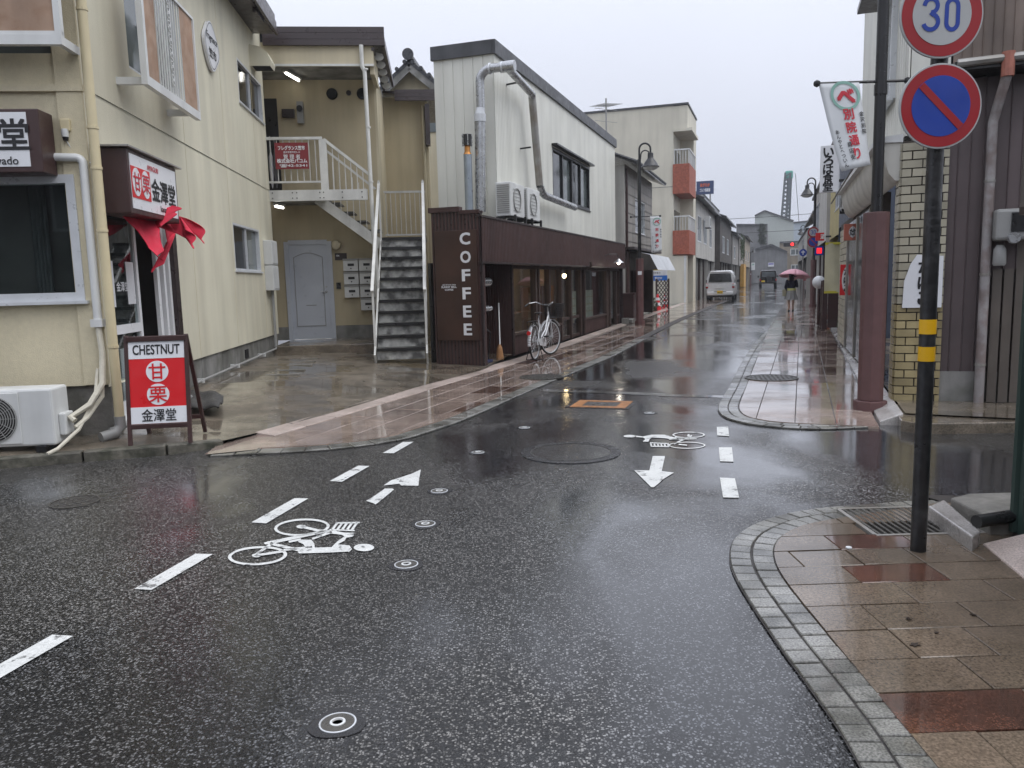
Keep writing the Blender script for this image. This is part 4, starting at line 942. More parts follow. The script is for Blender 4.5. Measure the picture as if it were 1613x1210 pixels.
# upstairs things on the back wall
for x in (1.12, 1.72):
    v = MB().lathe([(.11, 0), (.11, -.05), (.09, -.07), (.03, -.07)], 20, (x, TD, 5.28), 'y').build('round_vent', K['dark'], B, smooth=True)
MB().lathe([(.05, 0), (.05, -.04)], 16, (1.45, TD, 5.3), 'y').build('round_vent', K['brown_dk'], B)
mt_ = thing('electric_meter', 'dark meter cabinet high on the gallery wall of the flats', 'meter', BF)
MB().box(.12, .36, TD-.1, TD, 4.82, 4.98).build('box', K['brown_dk'], mt_); MB().box(.42, .54, TD-.12, TD, 4.7, 5.12).build('box', K['grey'], mt_); MB().lathe([(.06, 0), (.06, -.04)], 14, (.48, TD-.12, 4.98), 'y').build('dial', K['black'], mt_)
ud = MB().box(-.26, .02, TD-.02, TD-.002, 3.29, 5.2).build('upper_door', K['steel_dk'], B)
# gallery floor and beam
q = MB(); q.box(-.05, 1.0, .06, TD-.003, 3.1, 3.25); q.build('gallery_floor', K['found'], B)
bm = MB().box(-.05, 1.82, -.02, .06, 3.07, 3.27).build('gallery_beam', K['rail'], B)
for x in (.05, .42, .5, .93, 1.0, 1.35, 1.72):
    for z in (3.12, 3.22): MB().lathe([(.012, 0), (.012, -.012)], 6, (x, -.02, z), 'y').build('bolt', K['steel_dk'], bm)
# railing of the gallery
rl = thing('gallery_railing', 'white baluster railing along the upper gallery with umbrellas behind', 'railing', BF)
MB().bar((-.04, .0, 4.22), (1.02, .0, 4.22), .05, .05).build('top_rail', K['rail'], rl); MB().bar((-.04, .0, 3.42), (.97, .0, 3.42), .035, .035).build('bottom_rail', K['rail'], rl)
for i in range(8): MB().bar((.06 + i*.118, 0, 3.42), (.06 + i*.118, 0, 4.22), .014).build('baluster', K['rail'], rl)
MB().box(.96, 1.1, -.02, .03, 3.27, 4.2).build('end_panel', K['rail'], rl)
MB().bar((1.05, .0, 4.2), (1.9, .02, 3.52), .045, .05).build('sloping_rail', K['rail'], rl)
for i in range(6):
    x = 1.2 + i*.11; MB().bar((x, .01, 3.2 if i < 5 else 3.1), (x, .01, 4.08-.8*(x-1.2)), .014).build('baluster', K['rail'], rl)
# red plate hung on it
x0, z1 = BF.at(432, 225, -.06); x1, z0 = BF.at(487, 266, -.06)
t = thing('hanging_sign', 'dark red plate with white telephone number hung on the gallery railing', 'sign', BF.sub(0, -.05))
MB().box(x0, x1, -.006, .006, z0, z1).build('plate', M('dark_red_plate', (.20, .022, .028), .35, .1), t)
cx = (x0+x1)/2; H_ = z1-z0; W_ = x1-x0
lettering(t, 'フレグランス笠市', cx, z1-H_*.2, w=W_*.8, h=H_*.16, mat=K['white_print'], y=-.01, bold=.03); lettering(t, '金沢市笠市町5-13', cx, z1-H_*.36, w=W_*.5, mat=K['white_print'], y=-.01)
lettering(t, '管 理 者', cx, z1-H_*.53, w=W_*.5, mat=K['white_print'], y=-.01); lettering(t, '株式会社パコム', cx, z1-H_*.69, w=W_*.9, h=H_*.16, mat=K['white_print'], y=-.01, bold=.03); lettering(t, '☎42-5341', cx+.02, z1-H_*.87, w=W_*.82, h=H_*.12, mat=K['white_print'], y=-.01, bold=.02)
for i, (x, c_) in enumerate(((.04, (.5, .5, .52)), (.12, (.1, .1, .11)))):
    u = MB(); u.lathe([(.008, 4.28), (.012, 4.0), (.035, 3.9), (.04, 3.7), (.03, 3.45), (.006, 3.32)], 10, (x, .09, 0)); o = u.build('umbrella', M('folded_umbrella', c_, .5), None, smooth=True); o.location = BF.o; o.rotation_euler = (0, 0, R(5.2))
    tag(o, ('folded pale umbrella hooked inside the gallery railing', 'folded dark umbrella hooked inside the gallery railing')[i], 'umbrella', 'umbrellas on the gallery')
# stairs
S = thing('staircase', 'grimy white steel staircase climbing from the yard to the gallery', 'stairs', BF)
NS = 11; y0, y1, z0, z1 = -2.3, .42, .2, 2.36; sx0, sx1 = 2.04, 2.84
for i in range(NS):
    z = z0 + (z1-z0)*(i+1)/NS; y = y0 + (y1-y0)*i/NS; dy = (y1-y0)/NS
    MB().box(sx0, sx1, y-.02, y+dy+.015, z-.025, z).build('tread', K['tread'], S); MB().box(sx0, sx1, y-.03, y-.019, z-.05, z+.004).build('nosing', K['steel_dk'], S)
    MB().box(sx0, sx1, y+.01, y+.02, z-(z1-z0)/NS+.002, z-.027).build('riser', K['riser'], S)
for x in (sx0-.03, sx1+.03):
    q = MB(); d = Vector((0, y1-y0, z1-z0)).normalized()
    q.bar((x, y0-.08, z0+.02), (x, y1+.02, z1-.08), .03, .2, up=(0, -d.z, d.y)); q.build('stringer', K['rail'], S)
    MB().bar((x, y0-.06, z0+1.14), (x, y1+.05, z1+1.08), .05, .05, up=(0, -d.z, d.y)).build('handrail', K['rail'], S)
    for k in (0.02, .5, 1): 
        y = y0 + (y1-y0)*k; z = z0 + (z1-z0)*k; MB().bar((x, y, z-.15), (x, y, z+1.12), .035).build('post', K['rail'], S)
MB().box(sx0-.03, sx1+.06, y1+.02, y1+.95, z1-.06, z1).build('landing', K['tread'], S)
q = MB()
MB().bar((sx0-.0, y1+.93, z1+1.0), (sx1+.06, y1+.93, z1+1.0), .04).build('landing_rail', K['rail'], S); MB().bar((sx0, y1+.93, z1+.12), (sx1+.06, y1+.93, z1+.12), .03).build('landing_rail', K['rail'], S)
for i in range(9): x = sx0 + .04 + i*.1; MB().bar((x, y1+.93, z1+.1), (x, y1+.93, z1+1.0), .013).build('baluster', K['rail'], S)
for i in range(4):
    x = 1.98 - .25*(i+1); z = z1 + (3.25-z1)*(i+1)/5; MB().box(x, x+.27, .4, 1.1, z-.03, z).build('tread', K['tread'], S)
for y in (.36, 1.12):
    MB().bar((2.0, y, z1-.12), (.82, y, 3.14), .03, .19, up=(0, 0, 1)).build('stringer', K['rail'], S)
MB().bar((1.95, .34, z1+.95), (.98, .34, 4.1), .04).build('handrail', K['rail'], S)
for i in range(7):
    x = 1.15 + i*.12; zz = 3.02-(x-.98)*.82; MB().bar((x, .34, zz), (x, .34, zz+.95), .013).build('baluster', K['rail'], S)
t = thing('drain_pipe', 'white drain pipe from the brown roof edge beside the gallery', 'drain pipe', BF)
MB().tube([(1.84, -.06, 5.88), (1.84, -.06, 5.5), (1.88, -.05, 5.42), (1.9, -.05, 2.6), (1.93, -.08, .25)], .04, 10).build('pipe', K['rail'], t, smooth=True)
for z in (5.45, 4.4, 3.4, 2.4): MB().tube([(1.9, -.05, z-.015), (1.9, -.05, z+.015)], .047, 10).build('clip', K['rail'], t)
t = MB().tube([(2.9, 3.25, 5.5), (2.9, 3.25, .2)], .035, 8).build('drain_pipe', K['flat_pale'], None, smooth=True); t.location = BF.o; t.rotation_euler = (0, 0, R(5.2)); tag(t, 'tan drain pipe at the rear corner of the flats', 'drain pipe')
# letter boxes: each one a thing that could be taken off
LBL = {(0,0): 'top letter box of the column beside the flat door', (0,1): 'middle letter box of the column beside the flat door', (0,2): 'lowest letter box of the column beside the flat door', (1,0): 'top letter box of the column beside the stairs', (1,1): 'letter box second from the top beside the stairs', (1,2): 'letter box third from the top beside the stairs', (1,3): 'letter box hanging lowest of all beside the stairs'}
for ci, (cx, rows_) in enumerate(((1.17, (0, 1, 2)), (1.49, (0, 1, 2, 3)))):
    for r_ in rows_:
        zt = 2.0 - r_*.27; t = thing('letter_box', LBL[(ci, r_)], 'letter box', BF, 'letter boxes of the flats')
        MB().box(cx, cx+.3, TD-.12, TD, zt-.255, zt).build('body', K['galv'] if 0 else K['white'], t, bevel=.006); MB().box(cx-.005, cx+.305, TD-.135, TD, zt-.035, zt-.0).build('lid', K['grey'], t)
        MB().box(cx+.09, cx+.22, TD-.126, TD-.12, zt-.15, zt-.1).build('name_slot', K['black'], t); MB().lathe([(.014, -.015), (.014, 0)], 8, (cx+.155, TD-.12, zt-.2), 'y').build('lock', K['black'], t)
# rows of paving strips let into the yard by the step
for i, (a, b, y) in enumerate(((452,500,567),(450,497,572),(440,492,577),(425,480,585),(415,472,592),(398,430,582),(402,428,590))):
    p, r_ = G(a, y, .2), G(b, y-1.5, .2); o = MB().bar(p, r_, .12, .03).build('concrete_slab', K['concrete_dry'], None); tag(o, 'narrow wet concrete lid let into the yard by the step', 'slab', 'concrete lids in the yard')
# ================================================================ brown coffee shop with white upper building
CF = Fr(G(763, 578, .06), 90 - D_ANG); CE = Fr(CF.o, -D_ANG)
K['brown_corr'] = M('brown_ribbed_sheet', (.070, .036, .032), .5, .12, 2, st=.18)
K['brown_panel'] = M('brown_sign_panel', (.045, .020, .013), .45, .25, 2, st=.2)
K['white_corr'] = M('white_ribbed_sheet', (.66, .66, .60), .5, .05, .9, st=.09)
K['cap'] = M('dark_coping', (.06, .062, .068), .45, .25, 3, st=.3)
K['wood_in'] = M('cafe_timber', (.34, .17, .07), .6, .2, 3)
K['wood_lt'] = M('cafe_plaster', (.45, .33, .20), .7, .15, 2)
K['wood_dk'] = M('dark_timber', (.045, .026, .020), .55, .25, 5, .2, 60)
C = thing('coffee_shop', 'low brown ribbed coffee shop front with glazed timber bays', 'building', CF)
FB, FT, GZ = 1.79, 2.5, .04
# end wall with sign
q = MB(); q.corr(0, .86, GZ, 2.62, .06, .016, 0); o = q.build('end_wall', K['brown_corr'], C); o.rotation_euler = (0, 0, R(-90)); o.location = (0, .86, 0)
q = MB(); q.box(.013, .1, .0, .86, GZ, 2.6); q.build('end_core', K['brown_dk'], C)
# the street-side return of the end wall
q = MB(); q.box(.1, .16, -.0, .5, GZ, FB); q.build('return_wall', K['brown_corr'], C)
MB().box(-.03, .12, .35, .9, 2.6, 2.68).build('coping', K['brown'], C); MB().box(-.02, .14, .0, .35, 2.56, 2.6).build('coping', K['brown'], C)
# fascia over the shop front
q = MB(); q.corr(-.0, 12.6, FB, FT, .075, .024, -.024); q.build('fascia', K['brown_corr'], C)
q = MB(); q.box(.1, 12.6, .005, .06, FB+.01, FT); q.build('fascia_core', K['brown_dk'], C)
MB().box(-.02, 12.62, -.03, .03, FB-.035, FB).build('fascia_trim', K['brown_dk'], C); MB().box(-.02, 12.62, -.035, .08, FT, FT+.03).build('fascia_coping', K['brown_dk'], C)
MB().box(.1, 12.6, .06, .86, FT-.06, FT-.02).build('flat_roof', K['cap'], C); MB().box(2.3, 12.6, .86, 1.7, FT-.07, FT-.03).build('flat_roof', K['cap'], C)
MB().box(12.56, 12.6, .06, 1.7, GZ, FT-.06).build('far_end_wall', K['brown_dk'], C)
# recess with boiler
q = MB(); q.box(.1, 1.98, .95, 1.0, GZ, FB); q.box(.1, 1.98, .06, .95, FB-.02, FB); q.build('recess_back', K['steel_dk'], C)
q = MB(); q.corr(.18, 1.0, GZ, FB, .05, .012, 1.98, ax='y'); q.build('recess_side', K['brown_corr'], C)
MB().box(2.0, 2.06, .16, 1.7, GZ, FB).build('party_wall', K['brown_dk'], C)
# glazed bays
TY = .2
posts = [2.06, 3.58, 3.8, 4.62, 5.6, 6.5, 7.45, 7.8, 10.62, 11.15, 12.1, 12.56]
for i, x in enumerate(posts): MB().box(x-.05, x+.05, TY-.04, TY+.08, GZ, FB-.02).build('post', K['wood_dk'], C)
MB().box(2.0, 12.56, TY-.03, TY+.08, FB-.1, FB-.03).build('head_rail', K['wood_dk'], C)
def bay(a, b, zs, mullion=0, base=True):
    if base: 
        q = MB(); q.corr(a+.05, b-.05, GZ, zs, .05, .01, TY-.01); q.build('stall_riser', K['brown_corr'], C); MB().box(a+.05, b-.05, TY-.04, TY+.07, zs, zs+.05).build('sill', K['wood_dk'], C)
    f = MB()
    for k in range(mullion): xm = a + (b-a)*(k+1)/(mullion+1); f.box(xm-.025, xm+.025, TY, TY+.05, zs+.05, FB-.1)
    if mullion: f.build('mullion', K['wood_dk'], C)
    MB().box(a+.05, b-.05, TY+.02, TY+.028, (zs+.05) if base else GZ+.05, FB-.1).build('pane', K['glass'], C)
bay(2.06, 3.58, .42); bay(3.58, 3.8, .42); bay(3.8, 4.62, .42); bay(4.62, 5.6, .42); bay(5.6, 6.5, .08, 0, False); bay(6.5, 7.45, .08, 0, False); bay(7.8, 10.62, .40); bay(11.15, 12.1, .08, 0, False); bay(12.1, 12.56, .3)
for a, b in ((5.6, 6.5), (6.5, 7.45)): 
    MB().box(a+.05, b-.05, TY, TY+.05, .5, .57).build('door_rail', K['wood_dk'], C); MB().box(a+.05, b-.05, TY, TY+.05, GZ, GZ+.08).build('door_rail', K['wood_dk'], C)
MB().box(7.45, 7.8, TY, TY+.05, GZ, FB-.1).build('panel', K['wood_dk'], C); MB().box(10.62, 11.15, TY, TY+.05, GZ, FB-.1).build('panel', K['wood_dk'], C)
# interior
WARM = emit('warm_bulb', (1, .66, .34), 28)
q = MB(); q.box(2.06, 12.5, 1.62, 1.68, GZ, 2.4); q.build('room_back', K['wood_lt'], C)
MB().box(2.06, 12.5, TY+.1, 1.62, 2.2, 2.24).build('room_ceiling', K['wood_dk'], C); MB().box(2.06, 12.5, TY+.1, 1.62, GZ, GZ+.03).build('room_floor', K['wood_dk'], C)
MB().box(2.12, 2.5, .45, .5, .45, 1.7).build('orange_board', M('orange_board', (.5, .14, .03), .6), C)
for x in (3.2, 4.9, 6.9, 8.6, 10.2): MB().box(x, x+.7, 1.38, 1.6, GZ, random.uniform(.9, 1.9)).build('shelf_unit', K['wood_in'], C, bevel=.01)
for x in (2.9, 4.3, 5.3): MB().box(x, x+.5, .9, 1.3, GZ, .75).build('cafe_table', K['wood_in'], C)
for k in range(4):
    MB().box(2.65 + .16*(k % 2), 2.8 + .16*(k % 2), .6, .61, .9 + .25*(k // 2), 1.12 + .25*(k // 2)).build('poster', K['white_print'], C)
MB().box(7.95, 10.5, .55, .57, .4, 1.15).build('blind', M('pale_blind', (.50, .47, .38), .7, .1, 3), C)
for i in range(3):
    z = .55 + i*.2; MB().box(7.95, 10.5, .545, .55, z, z+.02).build('blind_fold', K['wood_lt'], C)
for i, x in enumerate((2.75, 4.2, 6.0, 8.8)):
    t = thing('pendant_lamp', ('lit pendant bulb behind the first coffee shop window by the boiler recess', 'lit pendant bulb behind the narrow middle panes of the coffee shop', 'lit pendant bulb behind the coffee shop glass doors', 'lit pendant bulb above the pale blind in the coffee shop')[i], 'lamp', CF, 'pendant bulbs in the coffee shop')
    MB().tube([(x, .95, 2.2), (x, .95, 1.62)], .006, 5).build('cord', K['black'], t); MB().lathe([(.01, 1.62), (.06, 1.6), (.07, 1.55), (.01, 1.5)], 12, (x, .95, 0)).build('bulb', WARM, t, smooth=True)
# big sign panel on the end wall
t = thing('coffee_sign', 'tall dark brown panel with white letters COFFEE set one above another', 'sign', CE.sub(0, -.05))
x0, x1, zb, zt = -.80, -.05, .5, 2.3
MB().box(x0, x1, .0, .045, zb, zt).build('panel', K['brown_panel'], t, bevel=.006)
for i, ch in enumerate('COFFEE'):
    lettering(t, ch, x1-.2+.0, zt - .14 - i*.295, h=.18, w=.13 if ch in 'FE' else .17, mat=K['white_print'], y=-.005, bold=.03)
lettering(t, 'cafe & home shop', x0+.24, 1.42, w=.24, mat=K['white_print'], y=-.005); lettering(t, 'SUNNY BELL', x0+.24, 1.385, w=.27, h=.03, mat=K['white_print'], y=-.005, bold=.03); lettering(t, 'COFFEE', x0+.24, 1.34, w=.15, h=.028, mat=K['white_print'], y=-.005, bold=.03)
# boiler, broom, cart in the recess
t = thing('boiler', 'grey upright water boiler with flue in the recess of the coffee shop', 'boiler', CF)
bx, by = .62, .42
MB().lathe([(.21, GZ+.06), (.22, GZ+.1), (.22, 1.12), (.19, 1.16), (.08, 1.2)], 24, (bx, by, 0)).build('tank', K['galv'], t, smooth=True)
for a in (0, 120, 240): MB().bar((bx+.17*math.cos(R(a)), by+.17*math.sin(R(a)), GZ), (bx+.17*math.cos(R(a)), by+.17*math.sin(R(a)), GZ+.1), .03).build('leg', K['galv_old'], t)
MB().tube([(bx-.05, by, 1.16), (bx-.05, by, 1.78)], .075, 14).build('flue', K['galv'], t, smooth=True); MB().tube([(bx-.05, by-.02, 1.45), (bx+.55, by-.1, 1.45)], .08, 14).build('duct', K['galv'], t, smooth=True); MB().tube([(bx+.15, by-.1, .98), (bx+.6, by-.1, .98)], .05, 12).build('duct', K['galv'], t, smooth=True)
MB().lathe([(.226, .68), (.226, .72)], 24, (bx, by, 0)).build('band', K['alu'], t)
t = thing('broom', 'pale handled broom leaning in the recess beside the boiler', 'broom', CF)
MB().tube([(1.35, .2, .3), (1.9, .4, 1.05)], .012, 8).build('handle', K['white'], t); MB().lathe([(.02, .32), (.05, .25), (.075, GZ)], 10, (1.33, .2, 0)).build('brush', K['wood_in'], t)
t = thing('hand_cart', 'small dark folding hand cart beside the boiler', 'cart', CF)
MB().tube([(.28, .12, GZ+.08), (.28, .06, .6), (.32, .06, .66), (.5, .06, .6), (.52, .12, GZ+.08)], .012, 8).build('frame', K['black'], t, smooth=True); MB().box(.25, .55, .05, .35, GZ+.05, GZ+.09).build('tray', M('navy', (.02, .03, .09), .4), t)
for x in (.27, .53): MB().lathe([(.05, -.012), (.05, .012)], 14, (x, .2, GZ+.05), 'x').build('wheel', K['black'], t)
# drain pipe and gooseneck lamp on the fascia
t = MB().tube([(7.62, -.06, FB+.1), (7.62, -.08, FB), (7.62, .1, FB-.1), (7.62, .12, GZ)], .03, 8).build('drain_pipe', K['wood_dk'], None, smooth=True); t.location = CF.o; t.rotation_euler = (0, 0, R(90-D_ANG)); tag(t, 'brown drain pipe between the glazed bays of the coffee shop', 'drain pipe')
t = thing('gooseneck_lamp', 'lit gooseneck lamp on the fascia above the coffee shop door', 'lamp', CF)
lx, lz = CF.at(974, 413, -.35)
MB().tube([(lx-.3, 0, lz+.17), (lx-.28, -.15, lz+.22), (lx-.1, -.33, lz+.22), (lx, -.36, lz+.1)], .01, 6).build('arm', K['black'], t, smooth=True)
MB().lathe([(.03, .09), (.05, .06), (.14, -.01), (.145, -.02)], 18, (lx, -.36, lz), close=False).build('shade', K['galv'], t, smooth=True); MB().lathe([(.01, .03), (.04, 0), (.045, -.03), (.01, -.07)], 12, (lx, -.36, lz)).build('bulb', emit('white_bulb', (1, .9, .75), 25), t, smooth=True)
# ---- white upper building
U = thing('white_building', 'white ribbed metal building with dark coping behind the coffee shop', 'building', CF)
WX, WT, WZ, WD = 2.28, .5, 5.85, 1.22
wn = (6.2, 10.05, 3.36, 4.57)
q = MB(); q.corr(WX, wn[0], 2.4, WZ, .09, .008, WT, .88); q.corr(wn[1], 13.7, 2.4, WZ, .09, .008, WT, .88); q.corr(wn[0], wn[1], 2.4, wn[2], .09, .008, WT, .88); q.corr(wn[0], wn[1], wn[3], WZ, .09, .008, WT, .88); q.build('street_wall', K['white_corr'], U)
q = MB(); q.corr(0, WD, .1, WZ, .2, .012, 0, .93); o = q.build('end_wall', K['white_corr'], U); o.rotation_euler = (0, 0, R(-90)); o.location = (WX, WT+WD, 0)
q = MB(); q.box(WX+.02, wn[0]-.0, WT+.015, WT+WD, 2.4, WZ-.02); q.box(wn[1], 13.68, WT+.015, WT+WD, 2.4, WZ-.02); q.box(wn[0], wn[1], WT+.3, WT+WD, 2.4, WZ-.02); q.build('core', K['white_corr'], U)
q = MB(); q.corr(WT, WT+WD, 2.4, WZ, .2, .012, 13.7, .93, ax='y'); q.build('end_wall', K['white_corr'], U)
MB().box(WX-.04, 13.78, WT-.05, WT+.02, WZ-.2, WZ+.05).build('coping', K['cap'], U); MB().box(WX-.05, WX+.02, WT+.02, WT+WD+.04, WZ-.2, WZ+.05).build('coping', K['cap'], U)
MB().box(WX+.02, 13.7, WT+.02, WT+WD, WZ-.03, WZ+.02).build('roof', K['cap'], U)
window(U, *wn, y=WT+.02, fm=K['black'], gm=[K['glass_dk'], K['glass_mid']], n=4, fw=.07, dep=.1); MB().box(wn[0]-.05, wn[1]+.05, WT-.14, WT, wn[3]+.02, wn[3]+.06).build('window_hood', K['black'], U)
MB().box(WX-.5, 13.6, WT-.03, WT-.008, 2.44, 2.52).build('flashing', K['galv_old'], U)
# ---- ducts
t = thing('exhaust_duct', 'galvanised kitchen exhaust duct rising and crossing the white building', 'duct', CE)
A1 = lambda px, py: (CE.at(px, py, 1.95)[0], 1.95, CE.at(px, py, 1.95)[1])
MB().tube([A1(757, 334), A1(756, 190)], .1, 18).build('riser', K['galv'], t, smooth=True); MB().tube([A1(756, 192), A1(756, 180)], .112, 18).build('collar', K['alu'], t, smooth=True); MB().tube([A1(756, 182), A1(757, 168)], [.1, .075], 18).build('reducer', K['alu'], t, smooth=True)
a, b = Vector(A1(757, 170)), Vector(A1(806, 104)); top = b.z; e = .22
MB().tube([a, (a.x, a.y, top-e)] + [(a.x+e-e*math.cos(R(k)), a.y, top-e+e*math.sin(R(k))) for k in range(15, 91, 15)] + [(b.x+.0, b.y, top)], .08, 16).build('bend', K['galv'], t, smooth=True)
MB().tube([(b.x-.22, b.y, top), (b.x+.06, b.y, top)], .098, 18).build('end_box', K['galv'], t, smooth=True)
for dx in (.4, .16): MB().tube([(b.x-dx-.03, b.y, top), (b.x-dx+.0, b.y, top)], .1, 18).build('collar', K['alu'], t, smooth=True)
c2 = lambda px, py: CE.loc(CF.w(CF.at(px, py, .25)[0], .25, CF.at(px, py, .25)[1]))
p0 = Vector((b.x-.08, b.y, top-.02)); p1, p2 = c2(833, 143), c2(838, 152); p3, p4, p5 = c2(850, 292), c2(858, 308), c2(905, 327)
MB().tube([p0, p1, (p1+p2)/2 + Vector((.03, .03, -.02)), p2], .075, 14).build('cross_duct', K['galv'], t, smooth=True); MB().tube([p2, p3], .078, 14).build('downpipe', K['galv_old'], t, smooth=True); MB().tube([p3, (p3*.4+p4*.6) + Vector((0, 0, -.04)), p4, p5], .08, 14).build('outlet', K['galv'], t, smooth=True)
for pa, pb in ((c2(815, 130), .2), (c2(836, 232), .2)):
    MB().bar(pa, pa + Vector((0, 0, 0)) + Vector((-.32*math.cos(0), .0, 0)) + Vector((0, .1, -.0)), .03, .03).build('bracket', K['steel_dk'], t)
t = thing('flue_pipe', 'slim zinc flue with rusted copper cap beside the exhaust duct', 'flue', CE)
f0 = Vector(A1(744, 334)); f0.y = 1.75; fx = f0.x + .02
z1_, z2_, z3_ = A1(743, 246)[2], A1(743, 232)[2], A1(743, 215)[2]
MB().tube([(fx, 1.75, 2.5), (fx, 1.75, z1_)], .075, 14).build('pipe', M('zinc', (.30, .34, .38), .35, .2, 4, met=.5), t, smooth=True); MB().tube([(fx, 1.75, z1_), (fx, 1.75, z1_+.05), (fx, 1.75, z2_+.05)], [.078, .055, .05], 14).build('copper_neck', M('rusted_copper', (.45, .2, .05), .35, .3, 8, met=.6), t, smooth=True)
MB().tube([(fx, 1.75, z2_), (fx, 1.75, z3_)], .09, 14).build('cap', K['steel_dk'], t); 
for a in range(0, 360, 60): MB().box(-.008, .008, -.008, .008, z2_-.01, z3_+.01).build('cap_strut', K['galv'], t).location = (fx+.092*math.cos(R(a)), 1.75+.092*math.sin(R(a)), 0)
# roof air conditioners on their stand
for i, (xx, lb) in enumerate(((1.95, 'roof air conditioner with louvred end beside the exhaust duct on coffee shop'), (3.0, 'second roof air conditioner on the coffee shop next to the duct downpipe'))):
    f = CF.sub(xx, .12); t = thing('air_conditioner', lb, 'air conditioner', f, 'roof units on the coffee shop', z=2.66)
    MB().box(0, .82, 0, .3, 0, .62).build('casing', K['white'], t, bevel=.015)
    for k in range(14): MB().box(-.012, 0, .03, .27, .06+k*.038, .08+k*.038).build('louvre', K['grey'], t)
    MB().lathe([(.22, -.004), (.22, -.02), (.2, -.02), (.2, -.004)], 28, (.35, 0, .31), 'y', close=False).build('grille_ring', K['grey'], t)
    for k in range(7): MB().box(.13, .57, -.012, -.006, .1+k*.065, .108+k*.065).build('grille_bar', K['grey'], t)
    for x in (.08, .7): MB().bar((x, -.05, -.18), (x, -.05, .02), .04).build('foot', K['steel_dk'], t); MB().bar((x, -.07, -.02), (x, .32, -.02), .04).build('rail', K['steel_dk'], t)
# ================================================================ old tiled house behind the flats
GH = Fr(BF.w(2.75, 8.0), -4)
K['rooftile'] = M('dark_glazed_tile', (.035, .037, .042), .28, .3, 6, .2, 40)
t = thing('tiled_house', 'old tan house with dark glazed tile gable behind the flats', 'house', GH)
pk = GH.at(648, 100); ex = GH.at(612, 133)
w_ = 1.55; h0, h1 = pk[1]-1.3, pk[1]
MB().prism([(pk[0]-w_, .1), (pk[0]+w_, .1), (pk[0]+w_, h0), (pk[0], h1-.1), (pk[0]-w_, h0)], 0, 5, 'y').build('wall', K['flat_pale'], t)
for s in (-1, 1):
    rf = MB(); rf.hexa([(pk[0], -.4, h1-.1), (pk[0]+s*(w_+.5), -.4, h0-.52), (pk[0]+s*(w_+.5), 5, h0-.52), (pk[0], 5, h1-.1)], [(pk[0], -.4, h1+.02), (pk[0]+s*(w_+.5), -.4, h0-.4), (pk[0]+s*(w_+.5), 5, h0-.4), (pk[0], 5, h1+.02)]); r_ = rf.build('roof', K['rooftile'], t)
    for k in range(9):
        f_ = (k+.5)/9; x = pk[0]+s*(w_+.5)*f_; z = h1+.03+(h0-.4-h1)*f_; MB().tube([(x, -.45, z), (x, 5, z)], .06, 8).build('roof_tile', K['rooftile'], r_, smooth=True)
    MB().bar((pk[0], -.36, h1-.2), (pk[0]+s*(w_+.4), -.36, h0-.58), .05, .18).build('barge_board', K['found'], t)
MB().tube([(pk[0], -.5, h1+.1), (pk[0], 5, h1+.1)], .11, 10).build('ridge', K['rooftile'], t, smooth=True); MB().lathe([(.16, -.02), (.16, .05)], 14, (pk[0], -.5, h1+.12), 'y').build('ridge_end', K['rooftile'], t)
x0, z1 = GH.at(674, 168); x1, z0 = GH.at(690, 208)
MB().box(x0, x0+1.0, -.04, .0, z0, z1).build('window', K['glass_mid'], t)
# ================================================================ left side of the street, further on
K['grey_siding'] = M('grey_siding', (.25, .235, .215), .65, .12, 1.5, st=.2)
K['h4'] = M('pale_panel_wall', (.58, .55, .455), .7, .05, .8, st=.07)
K['brickred'] = M('red_brick_tile', (.30, .085, .05), .7, .2, 8, .4, 60, mott=.2, ms=12)
K['dark_house'] = M('dark_timber_wall', (.075, .066, .058), .7, .2, 2, st=.25)
K['grey_house'] = M('grey_wall', (.19, .19, .19), .7, .1, 1, st=.15)
K['white_house'] = M('off_white_wall', (.46, .45, .42), .7, .1, 1, st=.2)
K['tan_house'] = M('tan_wall', (.30, .25, .185), .7, .1, 1, st=.15)
K['awn'] = M('pale_awning', (.52, .54, .57), .5, .1, 4, st=.1)
def tile_eave(parent, x0, x1, y0, z, rise=.9, run=2.2, pitch=.26):
    q = MB(); q.hexa([(x0, y0, z-.06), (x1, y0, z-.06), (x1, y0+run, z+rise-.06), (x0, y0+run, z+rise-.06)], [(x0, y0, z), (x1, y0, z), (x1, y0+run, z+rise), (x0, y0+run, z+rise)]); r_ = q.build('roof', K['rooftile'], parent)
    n = int((x1-x0)/pitch)
    for i in range(n+1):
        x = x0 + (x1-x0)*i/n; MB().tube([(x, y0-.03, z+.02), (x, y0+run, z+rise+.02)], .05, 6).build('roof_tile', K['rooftile'], r_, smooth=True)
    return r_
# ---- timber house with awning
t = thing('timber_house', 'grey clad house with tiled eave and pale awning after the coffee shop', 'house', CF)
q = MB(); q.wall(14.6, 20.6, 2.3, 5.25, [(16.6, 18.8, 3.1, 4.3)], .35, .12); q.box(14.6, 20.6, 4.2, 4.3, .05, 5.3); q.build('wall', K['grey_siding'], t)
for i in range(9): MB().box(14.6, 20.6, .335, .35, 2.4+i*.32, 2.41+i*.32).build('board_joint', K['brown_dk'], t)
MB().box(14.55, 14.6, .35, 4.3, .05, 5.2).build('end_wall', K['white_house'], t); MB().box(20.55, 20.6, .36, 4.2, .05, 5.2).build('end_wall', K['white_house'], t)
window(t, 16.6, 18.8, 3.1, 4.3, y=.38, gm=[K['glass_dk'], K['glass_mid']])
tile_eave(t, 14.2, 20.9, -.15, 5.2)
q = MB(); q.box(14.6, 20.6, 1.0, 1.05, .05, 2.3); q.box(14.6, 15.2, .3, 1.0, .05, 2.3); q.box(17.8, 18.0, .3, .4, .05, 2.3); q.box(20.3, 20.6, .3, 1.0, .05, 2.3); q.build('shop_front', K['wood_dk'], t)
